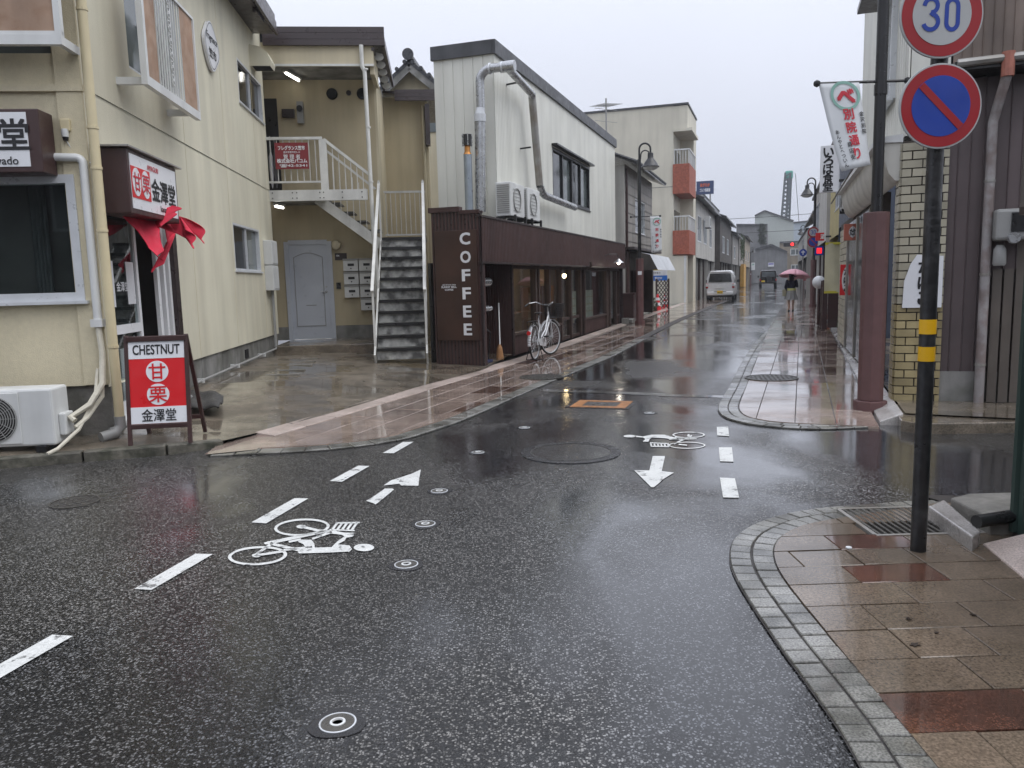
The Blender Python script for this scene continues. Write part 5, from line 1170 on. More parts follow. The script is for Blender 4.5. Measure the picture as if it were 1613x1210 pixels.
for x in (15.5, 16.2, 16.9, 18.4, 19.1, 19.8): MB().box(x, x+.06, .85, .98, .1, 2.2).build('door_rail', K['brown'], t)
a_ = MB(); a_.prism([(.35, 2.42), (-.35, 2.25), (-.62, 1.72), (-.58, 1.72), (-.32, 2.2), (.35, 2.36)], 15.5, 20.4, 'x'); a_.build('awning', K['awn'], t)
MB().prism([(.35, 2.42), (-.35, 2.25), (-.62, 1.72), (.35, 1.72)], 15.44, 15.5, 'x').build('awning_end', K['dark_house'], t)
MB().box(14.4, 20.8, .0, .4, 2.42, 2.5).build('lean_to', K['brown_dk'], t)
MB().tube([(14.7, .3, 5.1), (14.7, .3, .1)], .04, 8).build('drain_pipe', K['brown'], t)
q = MB(); q.corr(12.65, 13.9, .05, 2.1, .12, .02, .45); q.build('side_fence', K['white_house'], t); 
fp = thing('planter', 'brown wooden planter box behind the lamp post beside the coffee shop', 'planter', CF)
MB().box(13.6, 14.2, -.1, .4, .03, .92).build('box', K['brown'], fp); MB().box(13.55, 14.25, -.14, .44, .92, .97).build('rim', K['brown'], fp)
for i, (x, y) in enumerate(((12.35, -.12), (12.8, -.2), (13.2, -.16))):
    b_ = MB().box(x, x+.28, y, y+.18, .03, .15 + .06*(i == 0)).build('concrete_block', K['found'], None, bevel=.01); b_.location = CF.o; b_.rotation_euler = (0, 0, R(90-D_ANG)); tag(b_, ('tall grey block on the pavement by the coffee shop door', 'low grey block between two others by the coffee shop', 'low grey block next to the lamp post foot')[i], 'block')
# ---- parking lot: sign, lattice, cones
PL = Fr(G(1040, 489, .02), -D_ANG)
t = thing('parking_sign', 'yellow, white and blue parking board behind the lattice fence', 'sign', PL.sub(0, 1.5))
x0, zt = PL.sub(0, 1.5).at(1026, 418); x1, zb = PL.sub(0, 1.5).at(1051, 442)
h_ = (zt-zb)/3
for i, (c_, mk) in enumerate((((.65, .45, .02), 'yellow'), ((.7, .7, .72), 'white'), ((.02, .14, .5), 'blue'))): MB().box(x0-.5, x1, .0, .03, zt-h_*(i+1), zt-h_*i).build(mk+'_field', M(mk+'_board', c_, .4), t)
lettering(t, 'パーキング', x1-.75, zt-h_*.5, h=h_*.5, mat=K['ink'], y=-.005, bold=.03); lettering(t, '月極', x1-.12, zt-h_*.5, h=h_*.3, mat=K['ink'], y=-.005); lettering(t, '空き有り', x1-.5, zt-h_*1.5, h=h_*.4, mat=K['ink'], y=-.005); lettering(t, '受付中', x1-.4, zt-h_*2.5, h=h_*.45, mat=K['white_print'], y=-.005, bold=.03)
for x in (x0, x1-.1): MB().box(x, x+.05, .03, .08, 0, zt-.05).build('post', K['galv'], t)
lf = thing('lattice_fence', 'brown diagonal lattice fence behind the traffic cones', 'fence', PL.sub(0, .8))
l0 = PL.sub(0, .8).at(1034, 480)[0]; l1 = PL.sub(0, .8).at(1053, 480)[0]; lz = PL.sub(0, .8).at(1040, 441)[1]
for x in (l0, l1): MB().box(x-.04, x+.04, 0, .06, 0, lz+.05).build('post', K['wood_dk'], lf)
for k in range(-8, 9):
    for s in (1, -1):
        pts = []
        for u in range(0, 41):
            x = l0 + (l1-l0)*u/40; z = (x-l0)*s*1.4 + k*.2 + (0 if s > 0 else .8)
            if .1 < z < lz: pts.append((x, z))
        if len(pts) > 1: MB().bar((pts[0][0], .02+.012*s, pts[0][1]), (pts[-1][0], .02+.012*s, pts[-1][1]), .012, .035).build('slat', K['wood_dk'], lf)
def cone(p, label):
    t = thing('traffic_cone', label, 'cone', Fr(p, 10), 'traffic cones by the parking lot'); red = K['red']
    MB().box(-.19, .19, -.19, .19, 0.02, .05).build('base', red, t, bevel=.01); MB().lathe([(.15, .05), (.04, .72), (.03, .74)], 20).build('cone', red, t, smooth=True)
    for a, b in ((.22, .36), (.46, .58)):
        ra, rb = .15-.11*(a-.05)/.67+.003, .15-.11*(b-.05)/.67+.003; MB().lathe([(ra, a), (rb, b)], 20, close=False).build('stripe', K['white_print'], t)
cone(G(1036, 489, .02), 'red and white traffic cone standing beside a dark scooter-height bush of wet leaves'.replace('scooter-height ', '')); cone(G(1048, 486, .02), 'red and white traffic cone right in front of the lattice')
K['leaf'] = M('wet_leaf', (.035, .06, .022), .4, .4, 8, c2=(.06, .075, .03)); K['leaf2'] = M('pale_leaf', (.09, .12, .05), .45, .4, 8); K['flower'] = M('flower_petal', (.5, .1, .12), .6, .3, 20); K['flowerw'] = M('white_petal', (.6, .58, .55), .6, .2, 20)
def leaves(n, c, r, size=.05, seed=1):
    rnd = random.Random(seed); q = MB()
    for _ in range(n):
        d = Vector((rnd.gauss(0, 1), rnd.gauss(0, 1), rnd.gauss(0, 1))).normalized() * (rnd.random() ** .4); p = Vector(c) + Vector((d.x*r[0], d.y*r[1], d.z*r[2]))
        u = Vector((rnd.gauss(0, 1), rnd.gauss(0, 1), rnd.gauss(0, .6))).normalized(); v = u.cross(Vector((rnd.gauss(0, 1), rnd.gauss(0, 1), 1))).normalized(); s = size * rnd.uniform(.6, 1.4)
        q.quad(p - u*s, p - v*s*.45 + Vector((0,0,s*.15)), p + u*s, p + v*s*.45 + Vector((0,0,s*.15)))
    return q
t = thing('shrub', 'small dark wet shrub by the house wall beside the cones', 'shrub', Fr(G(1026, 492, .02), 0))
leaves(350, (0, 0, .3), (.3, .3, .3), .06, 3).build('foliage', K['leaf'], t); MB().tube([(0, 0, 0), (.03, 0, .3)], .02, 6).build('stem', K['wood_dk'], t)
# ---- pale three-storey building with red brick balconies
H4 = Fr(G(1082, 477, .05), -D_ANG)      # end wall: x to the right, y along the street
t = thing('balcony_building', 'pale three storey building with red brick tiled balconies', 'building', H4)
HT = 10.5
q = MB(); q.box(-9, -.74, 0, 4.6, 0, HT); q.build('main_block', K['h4'], t)
q = MB(); q.box(-.739, 0, .0, .25, 0, 2.6); q.box(-.739, 0, 3.2, 4.6, 0, HT-.02); q.box(-.739, .0, .0, 3.2, 9.3, HT-.03); q.build('front_bay', K['h4'], t)
MB().box(-9.05, .05, -.06, 4.66, HT, HT+.1).build('roof_edge', K['cap'], t); MB().box(-.74, .25, -.05, 3.3, 9.15, 9.3).build('canopy', K['h4'], t)
for z0, z1 in ((5.9, 7.45), (2.68, 3.95)):
    b_ = MB(); b_.box(-.76, .12, -.1, .0, z0, z1); b_.box(.05, .12, 0, 3.3, z0, z1); b_.box(-.7, .05, 0, 3.2, z0, z0+.2); b_.build('brick_parapet', K['brickred'], t)
    for z in (z1+.75,): MB().bar((-.7, -.05, z), (.1, -.05, z), .06).build('rail', K['white'], t); MB().bar((.1, -.05, z), (.1, 3.3, z), .06).build('rail', K['white'], t)
    for i in range(6): MB().bar((-.68+i*.15, -.05, z1), (-.68+i*.15, -.05, z1+.72), .03).build('baluster', K['white'], t)
    for i in range(10): MB().bar((.1, .2+i*.32, z1), (.1, .2+i*.32, z1+.72), .03).build('baluster', K['white'], t)
    MB().box(-.735, -.7, .4, 2.6, z0+.2, z0+2.4).build('balcony_door', K['glass_dk'], t)
MB().bar((-.1, .05, .05), (-.1, .05, 2.6), .12).build('corner_post', K['white'], t)
MB().box(-.735, -.7, .5, 3.0, .05, 2.5).build('garage_door', K['found'], t)
v = MB().lathe([(.25, -.1), (.28, -.05), (.28, 0)], 16, (-2.2, 0, 5.2), 'y').build('round_vent', K['h4'], t); MB().box(-3, -.75, -.01, 0, 6.28, 6.31).build('wall_joint', K['found'], t)
an = thing('tv_antenna', 'thin rooftop television antenna behind the white ribbed building', 'antenna', Fr(CF.w(21, 4.0), 10))
f_ = Fr(CF.w(21, 4.0), 10); az = f_.at(955, 155)[1]; ax_ = f_.at(955, 200)[0]
MB().tube([(ax_, 0, 4), (ax_, 0, az)], .035, 6).build('mast', K['grey'], an); MB().tube([(ax_-.5, -.3, az-.35), (ax_+.5, .3, az-.2)], .02, 5).build('boom', K['grey'], an)
for k in range(7): u = k/6-.5; MB().tube([(ax_+u*.9-.25, u*.6+.35, az-.28+u*.12), (ax_+u*.9+.25, u*.6-.35, az-.28+u*.12)], .012, 5).build('element', K['grey'], an)
for k in (-1, 1): MB().tube([(ax_-.55, -.2, az-.7+.25*k), (ax_+.55, .2, az-.7+.25*k)], .012, 5).build('element', K['grey'], an)
# ---- row of houses further on
L4 = Fr(H4.o, 90 - D_ANG)
def row_house(name, label, x0, x1, h, mat, t0=0.0, depth=6, roof='flat', win=(), dark_base=True, fr=L4, cat='house', over=.5, mirror=1):
    t = thing(name, label, cat, fr); hh = [(a, b, c, d) for a, b, c, d in win]
    q = MB(); q.wall(x0, x1, 2.6 if dark_base else .02, h, hh, t0, .1); q.box(x0, x0+.06, t0+.001, t0+depth, 0, h); q.box(x1-.06, x1, t0+.001, t0+depth, 0, h); q.box(x0+.06, x1-.06, t0+depth-.06, t0+depth, 0, h); q.build('wall', mat, t)
    if dark_base:
        MB().box(x0+.06, x1-.06, t0+.35, t0+.4, 0, 2.6).build('shop_front', K['dark_house'], t); n = max(2, int((x1-x0)/1.6))
        for i in range(n+1): xx = x0 + .1 + (x1-x0-.2)*i/n; MB().box(xx-.05, xx+.05, t0+.25, t0+.35, 0, 2.6).build('post', K['wood_dk'] if i % 2 else K['white_house'], t)
    for a, b, c, d in hh: window(t, a, b, c, d, y=t0+.03, gm=[K['glass_dk'], K['glass_mid']], sill=True, fw=.06)
    if roof == 'flat': MB().box(x0-.05, x1+.05, t0-.08, t0+depth, h, h+.12).build('roof_edge', K['cap'], t)
    else:
        q = MB(); q.hexa([(x0-.3, t0-over, h-.12), (x1+.3, t0-over, h-.12), (x1+.3, t0+depth/2, h+1.5), (x0-.3, t0+depth/2, h+1.5)], [(x0-.3, t0-over, h), (x1+.3, t0-over, h), (x1+.3, t0+depth/2, h+1.65), (x0-.3, t0+depth/2, h+1.65)]); q.build('roof', K['rooftile'], t)
        q = MB(); q.prism([(t0+.01, h-.1), (t0+depth-.01, h-.1), (t0+depth/2, h+1.5)], x0, x0+.06, 'x'); q.build('gable', mat, t)
        q = MB(); q.hexa([(x0-.3, t0+depth/2, h+1.5), (x1+.3, t0+depth/2, h+1.5), (x1+.3, t0+depth+.3, h-.1), (x0-.3, t0+depth+.3, h-.1)], [(x0-.3, t0+depth/2, h+1.65), (x1+.3, t0+depth/2, h+1.65), (x1+.3, t0+depth+.3, h), (x0-.3, t0+depth+.3, h)]); q.build('roof', K['rooftile'], t)
    return t
h5 = row_house('town_house', 'grey two storey house with box air conditioner after the brick balconies', 4.9, 13.4, 6.1, K['white_house'], .0, 8, 'pitch', [(5.8, 8.4, 3.6, 5.2), (10, 12.4, 3.6, 5.2)])
row_house('town_house', 'narrow pale house with blank upper wall next to a dark one', 13.7, 22, 6.2, K['white_house'], .2, 8, 'pitch', [(17, 19, 3.6, 5.0)])
row_house('town_house', 'dark timber house with long tiled roof beyond the white van', 22.3, 38, 6.2, K['dark_house'], -.2, 8, 'pitch', [(25, 28, 3.4, 4.8), (31, 34, 3.4, 4.8)])
row_house('town_house', 'low dark house with small pent roof further down the street', 38.3, 50, 5.6, K['grey_siding'], -.3, 8, 'pitch', [(41, 44, 3.2, 4.5)])
iv = row_house('ivy_house', 'house with green creeper above a yellow shop front', 50.3, 62, 6.0, K['grey_siding'], -.4, 8, 'flat')
ivl = MB(); rnd = random.Random(4)
for _ in range(500):
    x, z = rnd.uniform(50.5, 60), rnd.triangular(3.0, 6.2, 6.0); s = rnd.uniform(.1, .22); p = Vector((x, -.45-rnd.random()*.15, z)); a = rnd.random()*6
    ivl.quad(p+Vector((s*math.cos(a), 0, s*math.sin(a))), p+Vector((0, -.08, s*.3)), p-Vector((s*math.cos(a), 0, s*math.sin(a))), p+Vector((0, .02, -s*.4)))
ivl.build('creeper', K['leaf'], iv, kind='stuff'); MB().box(55, 61.5, -.75, -.3, .05, 2.8).build('yellow_front', M('ochre_front', (.45, .24, .03), .6), iv)
row_house('town_house', 'far grey house before the street end', 62.3, 82, 6.4, K['tan_house'], -.5, 8, 'pitch', [(66, 69, 3.4, 4.8), (74, 77, 3.4, 4.8)])
air_con('air_conditioner', 'air conditioner hung high on the grey house after the brick balconies', L4.sub(9.2, -.45), 4.55, w=.9, h=.7)
row_house('passage_house', 'plain tan recess between the brick balcony building and grey house', 5.2-.0, 5.3, 3, K['tan_house'], .1, 3, 'flat') if 0 else None
gb = row_house('office_block', 'plain dark grey flat roofed block behind the street houses', 46, 74, 10.6, K['grey_house'], 3.5, 14, 'flat', [(60, 64, 6, 8)], False, cat='building')
# billboard above the roofs
bf = Fr(L4.w(30, 5), -D_ANG)
t = thing('billboard', 'dark blue rooftop billboard with orange and white lettering', 'billboard', bf)
x0, z1 = bf.at(1097, 286); x1, z0 = bf.at(1124, 305)
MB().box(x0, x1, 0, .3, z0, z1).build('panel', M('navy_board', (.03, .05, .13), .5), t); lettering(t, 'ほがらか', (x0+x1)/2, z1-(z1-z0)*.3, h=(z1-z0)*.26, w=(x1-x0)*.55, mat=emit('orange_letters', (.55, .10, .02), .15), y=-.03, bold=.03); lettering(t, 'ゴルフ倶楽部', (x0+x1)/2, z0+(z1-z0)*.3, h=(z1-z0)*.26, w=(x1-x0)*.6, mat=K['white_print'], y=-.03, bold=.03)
for x in (x0+.3, x1-.3): MB().box(x-.06, x+.06, .1, .2, 5.5, z0).build('post', K['grey'], t)
# ================================================================ right side: tobacconist, posts, signs
RF = Fr(G(1407, 632, .1), -90 - D_ANG); RE = Fr(RF.o, -D_ANG)
K['brick'] = M('glazed_brick', (.40, .37, .28), .35, .12, 3, .15, 50, .15, jit=.16)
K['brick_low'] = M('stained_brick', (.34, .28, .15), .4, .2, 5, .15, 50, .2, jit=.2)
K['mortar'] = M('dark_mortar', (.045, .035, .028), .7, .2)
K['brown_wall'] = M('brown_clad', (.115, .088, .088), .5, .15, 2, st=.25)
K['brown_wall2'] = M('brown_boards', (.105, .088, .074), .55, .15, 3, st=.3)
K['pink_boards'] = M('pinkish_boards', (.22, .17, .14), .6, .2, 2, st=.35)
K['awnw'] = M('cream_canopy', (.58, .565, .51), .45, .08, 2, st=.2)
T = thing('tobacco_shop', 'tobacconist corner shop with glazed brick piers and cream canopy', 'building', RF)
_bc = {}
def bricks(parent, x0, x1, z0, z1, bw=.2, bh=.062, gap=.012, y=0.0, th=.02, rot=0, org=(0, 0, 0), mat=None, low=None, zlow=.0):
    j = 0; z = z0
    while z + bh <= z1 + .001:
        x = x0 - (bw/2 if j % 2 else 0)
        while x < x1 - .02:
            a, b = max(x, x0), min(x + bw - gap, x1)
            if b - a > .03:
                k = (round(b-a, 3), bh, th, z < zlow)
                if k not in _bc:
                    me = MB().box(-(b-a)/2, (b-a)/2, -th, .002, 0, bh-gap).mesh('brick'); me.materials.append((low or mat) if z < zlow else mat); _bc[k] = me
                o = obj('brick', _bc[k], None, parent); c, s = math.cos(R(rot)), math.sin(R(rot)); lx = (a+b)/2 + random.uniform(-.001, .001); ly = y + random.uniform(-.002, .002)
                o.location = (org[0] + lx*c - ly*s, org[1] + lx*s + ly*c, z + org[2]); o.rotation_euler = (0, 0, R(rot))
            x += bw
        z += bh; j += 1
# corner pier: street face (short) and cross-street face
PZ = 2.75
MB().box(-.24, -.005, .005, .4, .1, PZ).build('pier', K['mortar'], T)
bricks(T, -.24, 0, .1, PZ, .24, .085, .012, 0, .02, 0, (0, 0, 0), K['brick'], K['brick_low'], 1.1)
bricks(T, 0, .42, .1, PZ, .19, .085, .012, 0, .02, 90, (0, 0, 0), K['brick'], K['brick_low'], 1.1)
# recessed shutter door
MB().box(-1.6, -.24, .3, .34, .1, 1.9).build('door', M('green_glass_door', (.05, .085, .075), .15, .2, 2), T)
for k in range(12): MB().box(-1.6, -.24, .22, .26, 1.85+k*.055, 1.9+k*.055).build('shutter_slat', K['awnw'], T)
for x in (-.95, -1.05): MB().box(x-.03, x+.03, .08, .14, .1, 2.45).build('steel_post', K['galv'], T)
MB().box(-1.0, -.93, .2, .26, .9, 1.25).build('door_handle', K['black'], T)
# far brick wall with display
MB().box(-8.3, -1.6, .01, .1, .1, 2.4).build('wall', K['mortar'], T)
bricks(T, -2.6, -1.62, .12, 2.35, .24, .1, .014, .008, .02, 0, (0, 0, 0), K['brick'])
MB().box(-6.3, -2.7, -.01, .05, .12, 2.3).build('shop_window', K['glass_dk'], T)
for x in (-6.3, -4.5, -2.7): MB().box(x-.05, x+.05, -.03, .06, .12, 2.3).build('window_post', K['galv_old'], T)
bricks(T, -8.2, -6.4, .12, 2.3, .3, .12, .016, .008, .02, 0, (0, 0, 0), K['brick'])
# rounded cream canopy
cp = [(.0, 2.36), (-.06, 2.37), (-.12, 2.44), (-.17, 2.6), (-.19, 2.76), (0, 2.8)]
MB().prism(cp, -5.6, -.02, 'x').build('canopy', K['awnw'], T, smooth=True); MB().prism([(.0, 2.74), (-.25, 2.75), (-.25, 2.8), (0, 2.82)], -5.6, -.0, 'x').build('canopy_edge', K['white'], T)
MB().tube([(-5.6, -.34, 2.62), (-.1, -.34, 2.72)], .012, 6).build('canopy_cable', K['steel_dk'], T)
# white ribbed first floor
q = MB(); q.corr(-4.8, .0, 2.8, 7, .16, .02, .02, .85); q.build('upper_wall', K['white_corr'], T); MB().box(-4.8, -.02, .05, .4, 2.8, 7).build('upper_core', K['white_corr'], T)
window(T, -1.9, -.9, 3.35, 4.5, y=-.02, fm=K['alu'], gm=K['glass_mid']); MB().box(-2.1, -.7, -.3, .02, 4.62, 4.68).build('window_hood', K['brown_dk'], T)
# cross-street side (frame turned): local y of T runs to the right along the cross street
q = MB(); q.corr(.40, 1.06, .42, 3.3, .11, .012, -.03, .93, ax='y'); q.build('side_cladding', K['brown_wall'], T)
q = MB(); q.corr(1.06, 3.6, .42, 3.3, .22, .02, -.04, .9, ax='y'); q.build('side_boards', K['brown_wall2'], T)
MB().box(-3, -.05, .41, 3.6, .2, 3.3).build('side_core', K['brown_dk'], T); MB().box(-.049, .0, .41, 3.6, .05, .42).build('side_plinth', K['found'], T)
MB().box(-2.5, .28, .38, 3.7, 3.32, 3.4).build('side_eave', K['steel_dk'], T); MB().tube([(.3, .4, 3.38), (.3, 3.7, 3.44)], .04, 8).build('gutter', K['galv_old'], T)
q = MB(); q.corr(.42, 3.6, 3.42, 7, .085, .012, -.02, .9, ax='y'); q.build('upper_boards', K['pink_boards'], T); MB().box(-3, -.03, .42, 3.6, 3.42, 7).build('upper_side_core', K['brown_dk'], T)
# downpipe with kink
t = thing('drain_pipe', 'weathered downpipe with a kink on the brown clad side wall', 'drain pipe', RE)
dx = RE.at(1588, 100, -.3)[0]; dl = RE.at(1548, 500, -.06)[0]
MB().tube([(dx, -.3, 3.42), (dx, -.3, 3.25), (dl+.02, -.06, 2.95), (dl, -.06, 2.85), (dl, -.06, .1)], .045, 10).build('pipe', M('rust_stained_pipe', (.30, .28, .275), .5, .25, 3, c2=(.21, .17, .16)), t, smooth=True)
for z in (.5, 1.4, 2.3): MB().tube([(dl, -.06, z-.012), (dl, -.06, z+.012)], .05, 10).build('clip', K['galv_old'], t)
MB().tube([(dx, -.3, 3.22), (dx, -.3, 3.44)], .055, 10).build('hopper', M('rust', (.35, .13, .09), .6, .3, 8), t)
t = thing('electric_meter', 'grey electric meter under a hood on the brown side wall', 'meter', RE)
mx = RE.at(1592, 370, -.2)[0]
MB().box(mx-.13, mx+.22, -.2, .0, 1.72, 2.02).build('hood', K['grey'], t, bevel=.03); MB().box(mx-.0, mx+.18, -.215, -.2, 1.8, 1.98).build('window', K['black'], t); MB().lathe([(.05, -.24), (.06, -.2)], 16, (mx+.03, 0, 1.74), 'y').build('dial', K['galv'], t)
MB().lathe([(.05, 1.48), (.06, 1.5), (.055, 1.64), (.03, 1.68)], 14, (mx-.06, -.1, 0)).build('junction', K['grey'], t, smooth=True)
for k in range(3): MB().box(mx-.1+k*.1, mx-.02+k*.1, -.06, .0, .12, 1.45).build('board', K['brown_wall2'], t)
# TABAKO signs
K['salmon'] = M('salmon_print', (.50, .16, .11), .4, .08)
def ellipse_plate(parent, cx, cz, rx, rz, mat, y=-.006):
    o = MB().lathe([(1, y), (1, y+.004)], 32, (0, 0, 0), 'y').build('white_oval', mat, parent); o.scale = (rx, 1, rz); o.location = (cx, 0, cz); return o
pf = Fr(RF.w(-5.4, 0), -D_ANG); x0, z1 = pf.at(1330, 353); x1, z0 = pf.at(1356, 378)
t = thing('tobacco_sign', 'small salmon box sign with tobacco lettering sticking out under the canopy', 'sign', pf)
MB().box(x0, x1+.1, 0, .12, z0, z1).build('box', K['salmon'], t, bevel=.005); ellipse_plate(t, (x0+x1)/2+.05, (z0+z1)/2, (x1-x0)*.42, (z1-z0)*.4, K['white_print']); lettering(t, 'たばこ', (x0+x1)/2+.05, (z0+z1)/2, h=(z1-z0)*.42, w=(x1-x0)*.72, mat=K['ink'], y=-.012, bold=.03)
pf = Fr(RF.w(-6.6, 0), -D_ANG); x0, z1 = pf.at(1324, 417); x1, z0 = pf.at(1345, 465)
t = thing('tobacco_sign', 'upright red enamel plate with white oval on the far brick pier', 'sign', pf)
MB().box(x0, x1, -.0, .03, z0, z1).build('plate', K['red'], t, bevel=.004); ellipse_plate(t, (x0+x1)/2, (z0+z1)/2, (x1-x0)*.38, (z1-z0)*.44, K['white_print']); vtext(t, 'たばこ', (x0+x1)/2, z1-(z1-z0)*.1, (x1-x0)*.5, K['ink'], y=-.012, bold=.03, pitch=(z1-z0)*.27)
pf = RE.sub(0, -.04); x0, z1 = pf.at(1424, 402); z0 = pf.at(1424, 485)[1]
t = thing('tobacco_sign', 'peeling white tobacco poster on the brick pier behind the no parking post', 'sign', pf)
w_ = .36; P_ = [(x0+.0, z0), (x0+w_, z0-.0), (x0+w_, z1-.02), (x0+.12, z1), (x0+.06, z1-.1), (x0+.01, z0+(z1-z0)*.5)]
MB().prism(P_, -.008, .012, 'y').build('poster', K['white_print'], t); vtext(t, 'たばこ', x0+.2, z1-.04, .125, K['ink'], y=-.012, bold=.035, pitch=(z1-z0)*.3)
# air conditioner and cables high on the wall
air_con('air_conditioner', 'pale air conditioner on the canopy of the tobacconist', RF.sub(-6.6, -.12), 2.5, w=.7, h=.5)
# ---- いろは食堂 projecting sign
pf = Fr(RF.w(-8.6, 0), -D_ANG); x0, z1 = pf.at(1293, 230); x1, z0 = pf.at(1321, 302)
t = thing('projecting_sign', 'white projecting sign with black brush lettering for the canteen', 'sign', pf)
MB().box(x0, x1, 0, .12, z0, z1).build('box', K['white_print'], t, bevel=.005); vtext(t, 'いろは食堂', x0+(x1-x0)*.42, z1-.05, (x1-x0)*.52, K['ink'], y=-.005, bold=.03, pitch=(z1-z0-.08)/5)
MB().box(x1, x1+.5, .04, .08, z1-.25, z1-.2).build('bracket', K['steel_dk'], t); MB().box(x1, x1+.5, .04, .08, z0+.2, z0+.25).build('bracket', K['steel_dk'], t)
# ---- houses beyond on the right (frame x runs towards the viewer)
def rhouse(label, x0, x1, h, mat, t0, depth, win=(), base=True, roof='flat', name='town_house'):
    return row_house(name, label, x0, x1, h, mat, t0, depth, roof, win, base, RF)
rhouse('dark blue grey canteen house after the tobacconist', -13.5, -8.4, 4.6, M('slate_blue_wall', (.07, .085, .12), .6, .1), .3, 5)
rhouse('tall yellow ochre house wall beyond the canteen', -21, -13.7, 5.6, M('yellow_wall', (.42, .36, .17), .7, .08, st=.12), .5, 6, [(-18.5, -16.5, 3.4, 4.8)])
rhouse('pale two storey house next to the yellow one', -33, -21.3, 5.0, K['white_house'], .4, 6, [(-30, -27, 3.2, 4.5)])
rhouse('brown house with pent roof beside the parked red car', -48, -34.5, 4.6, K['tan_house'], .9, 6, [(-44, -40, 3.2, 4.4)], True, 'pitch')
rhouse('white low shop far down the right side', -75, -48.4, 4.4, K['white_house'], .6, 7, [(-60, -56, 3, 4.2)])
# ---- shop banner with yellow hem, planter fence, globe lamp, pots
pf = Fr(RF.w(-9.5, 0), -D_ANG); x0, z1 = pf.at(1300, 384); x1, z0 = pf.at(1322, 460)
t = thing('shop_banner', 'cream cloth shop banner with yellow hems on a thin pole', 'banner', pf)
q = MB(); q.grid(4, 8, lambda u, v: (x0+(x1-x0)*u, .03*math.sin(u*5+v*3), z0+(z1-z0)*v)); q.build('cloth', M('cream_cloth', (.55, .52, .36), .8, .1, 3), t, smooth=True)
for z in (z0, z1): MB().box(x0, x1, -.02, .035, z-.025, z+.025).build('hem', M('yellow_hem', (.55, .5, .05), .6), t)
MB().tube([(x1+.01, 0, .1), (x1+.01, 0, z1+.05)], .012, 6).build('pole', K['white'], t)
pf = Fr(RF.w(-13.0, 0), -D_ANG); x0, z1 = pf.at(1292, 441); 
t = thing('planter_fence', 'dark brown wooden post fence along the pavement with a flower bed', 'fence', pf)
for i in range(4):
    MB().box(x0+.02-.0*i, x0+.14, -.9+i*.75, -.78+i*.75, .05, z1-.02*i).build('post', K['brown'], t)
MB().box(x0+.04, x0+.1, -.8, 1.5, .4, 1.1).build('board', K['brown'], t); MB().box(x0+.15, x0+.6, -.9, -.84, .1, 1.15).build('board', K['brown'], t)
t = thing('globe_lamp', 'white globe lamp on top of the brown planter fence', 'lamp', pf); gx, gz = pf.at(1290, 446, .3)
MB().lathe([(.03, -.17)] + [(.17*math.cos(R(a)), .17*math.sin(R(a))) for a in range(-75, 91, 15)], 18, (gx, .3, gz+.02)).build('globe', K['white_clean'], t, smooth=True); MB().tube([(gx, .3, .1), (gx, .3, gz-.13)], .03, 8).build('post', K['brown'], t)
def pot(px, py, z, label, r=.14, h=.2, fl='flower', n=160, seed=1):
    t = thing('flower_pot', label, 'flower pot', Fr(G(px, py, z), 0), 'flower pots outside the tobacconist', z=z)
    MB().lathe([(r*.7, 0), (r, h), (r*1.1, h), (r*1.1, h+.03), (r*.9, h+.03)], 18).build('pot', M('terracotta', (.30, .10, .06), .7, .2), t, smooth=True)
    leaves(n, (0, 0, h+.1), (r*1.3, r*1.3, .14), .035, seed).build('foliage', K['leaf'], t); leaves(40, (0, 0, h+.17), (r*1.2, r*1.2, .1), .025, seed+9).build('blossom', K[fl], t)
pot(1330, 530, .1, 'terracotta pot of brownish plants at the foot of the far brick pier', .13, .15, 'leaf2', 160, 3)
pot(1313, 500, .1, 'pot of pink flowers by the brown planter fence', .17, .22, 'flower', 200, 5); pot(1306, 503, .1, 'low pot of white flowers spilling onto the kerb', .2, .12, 'flowerw', 200, 7)
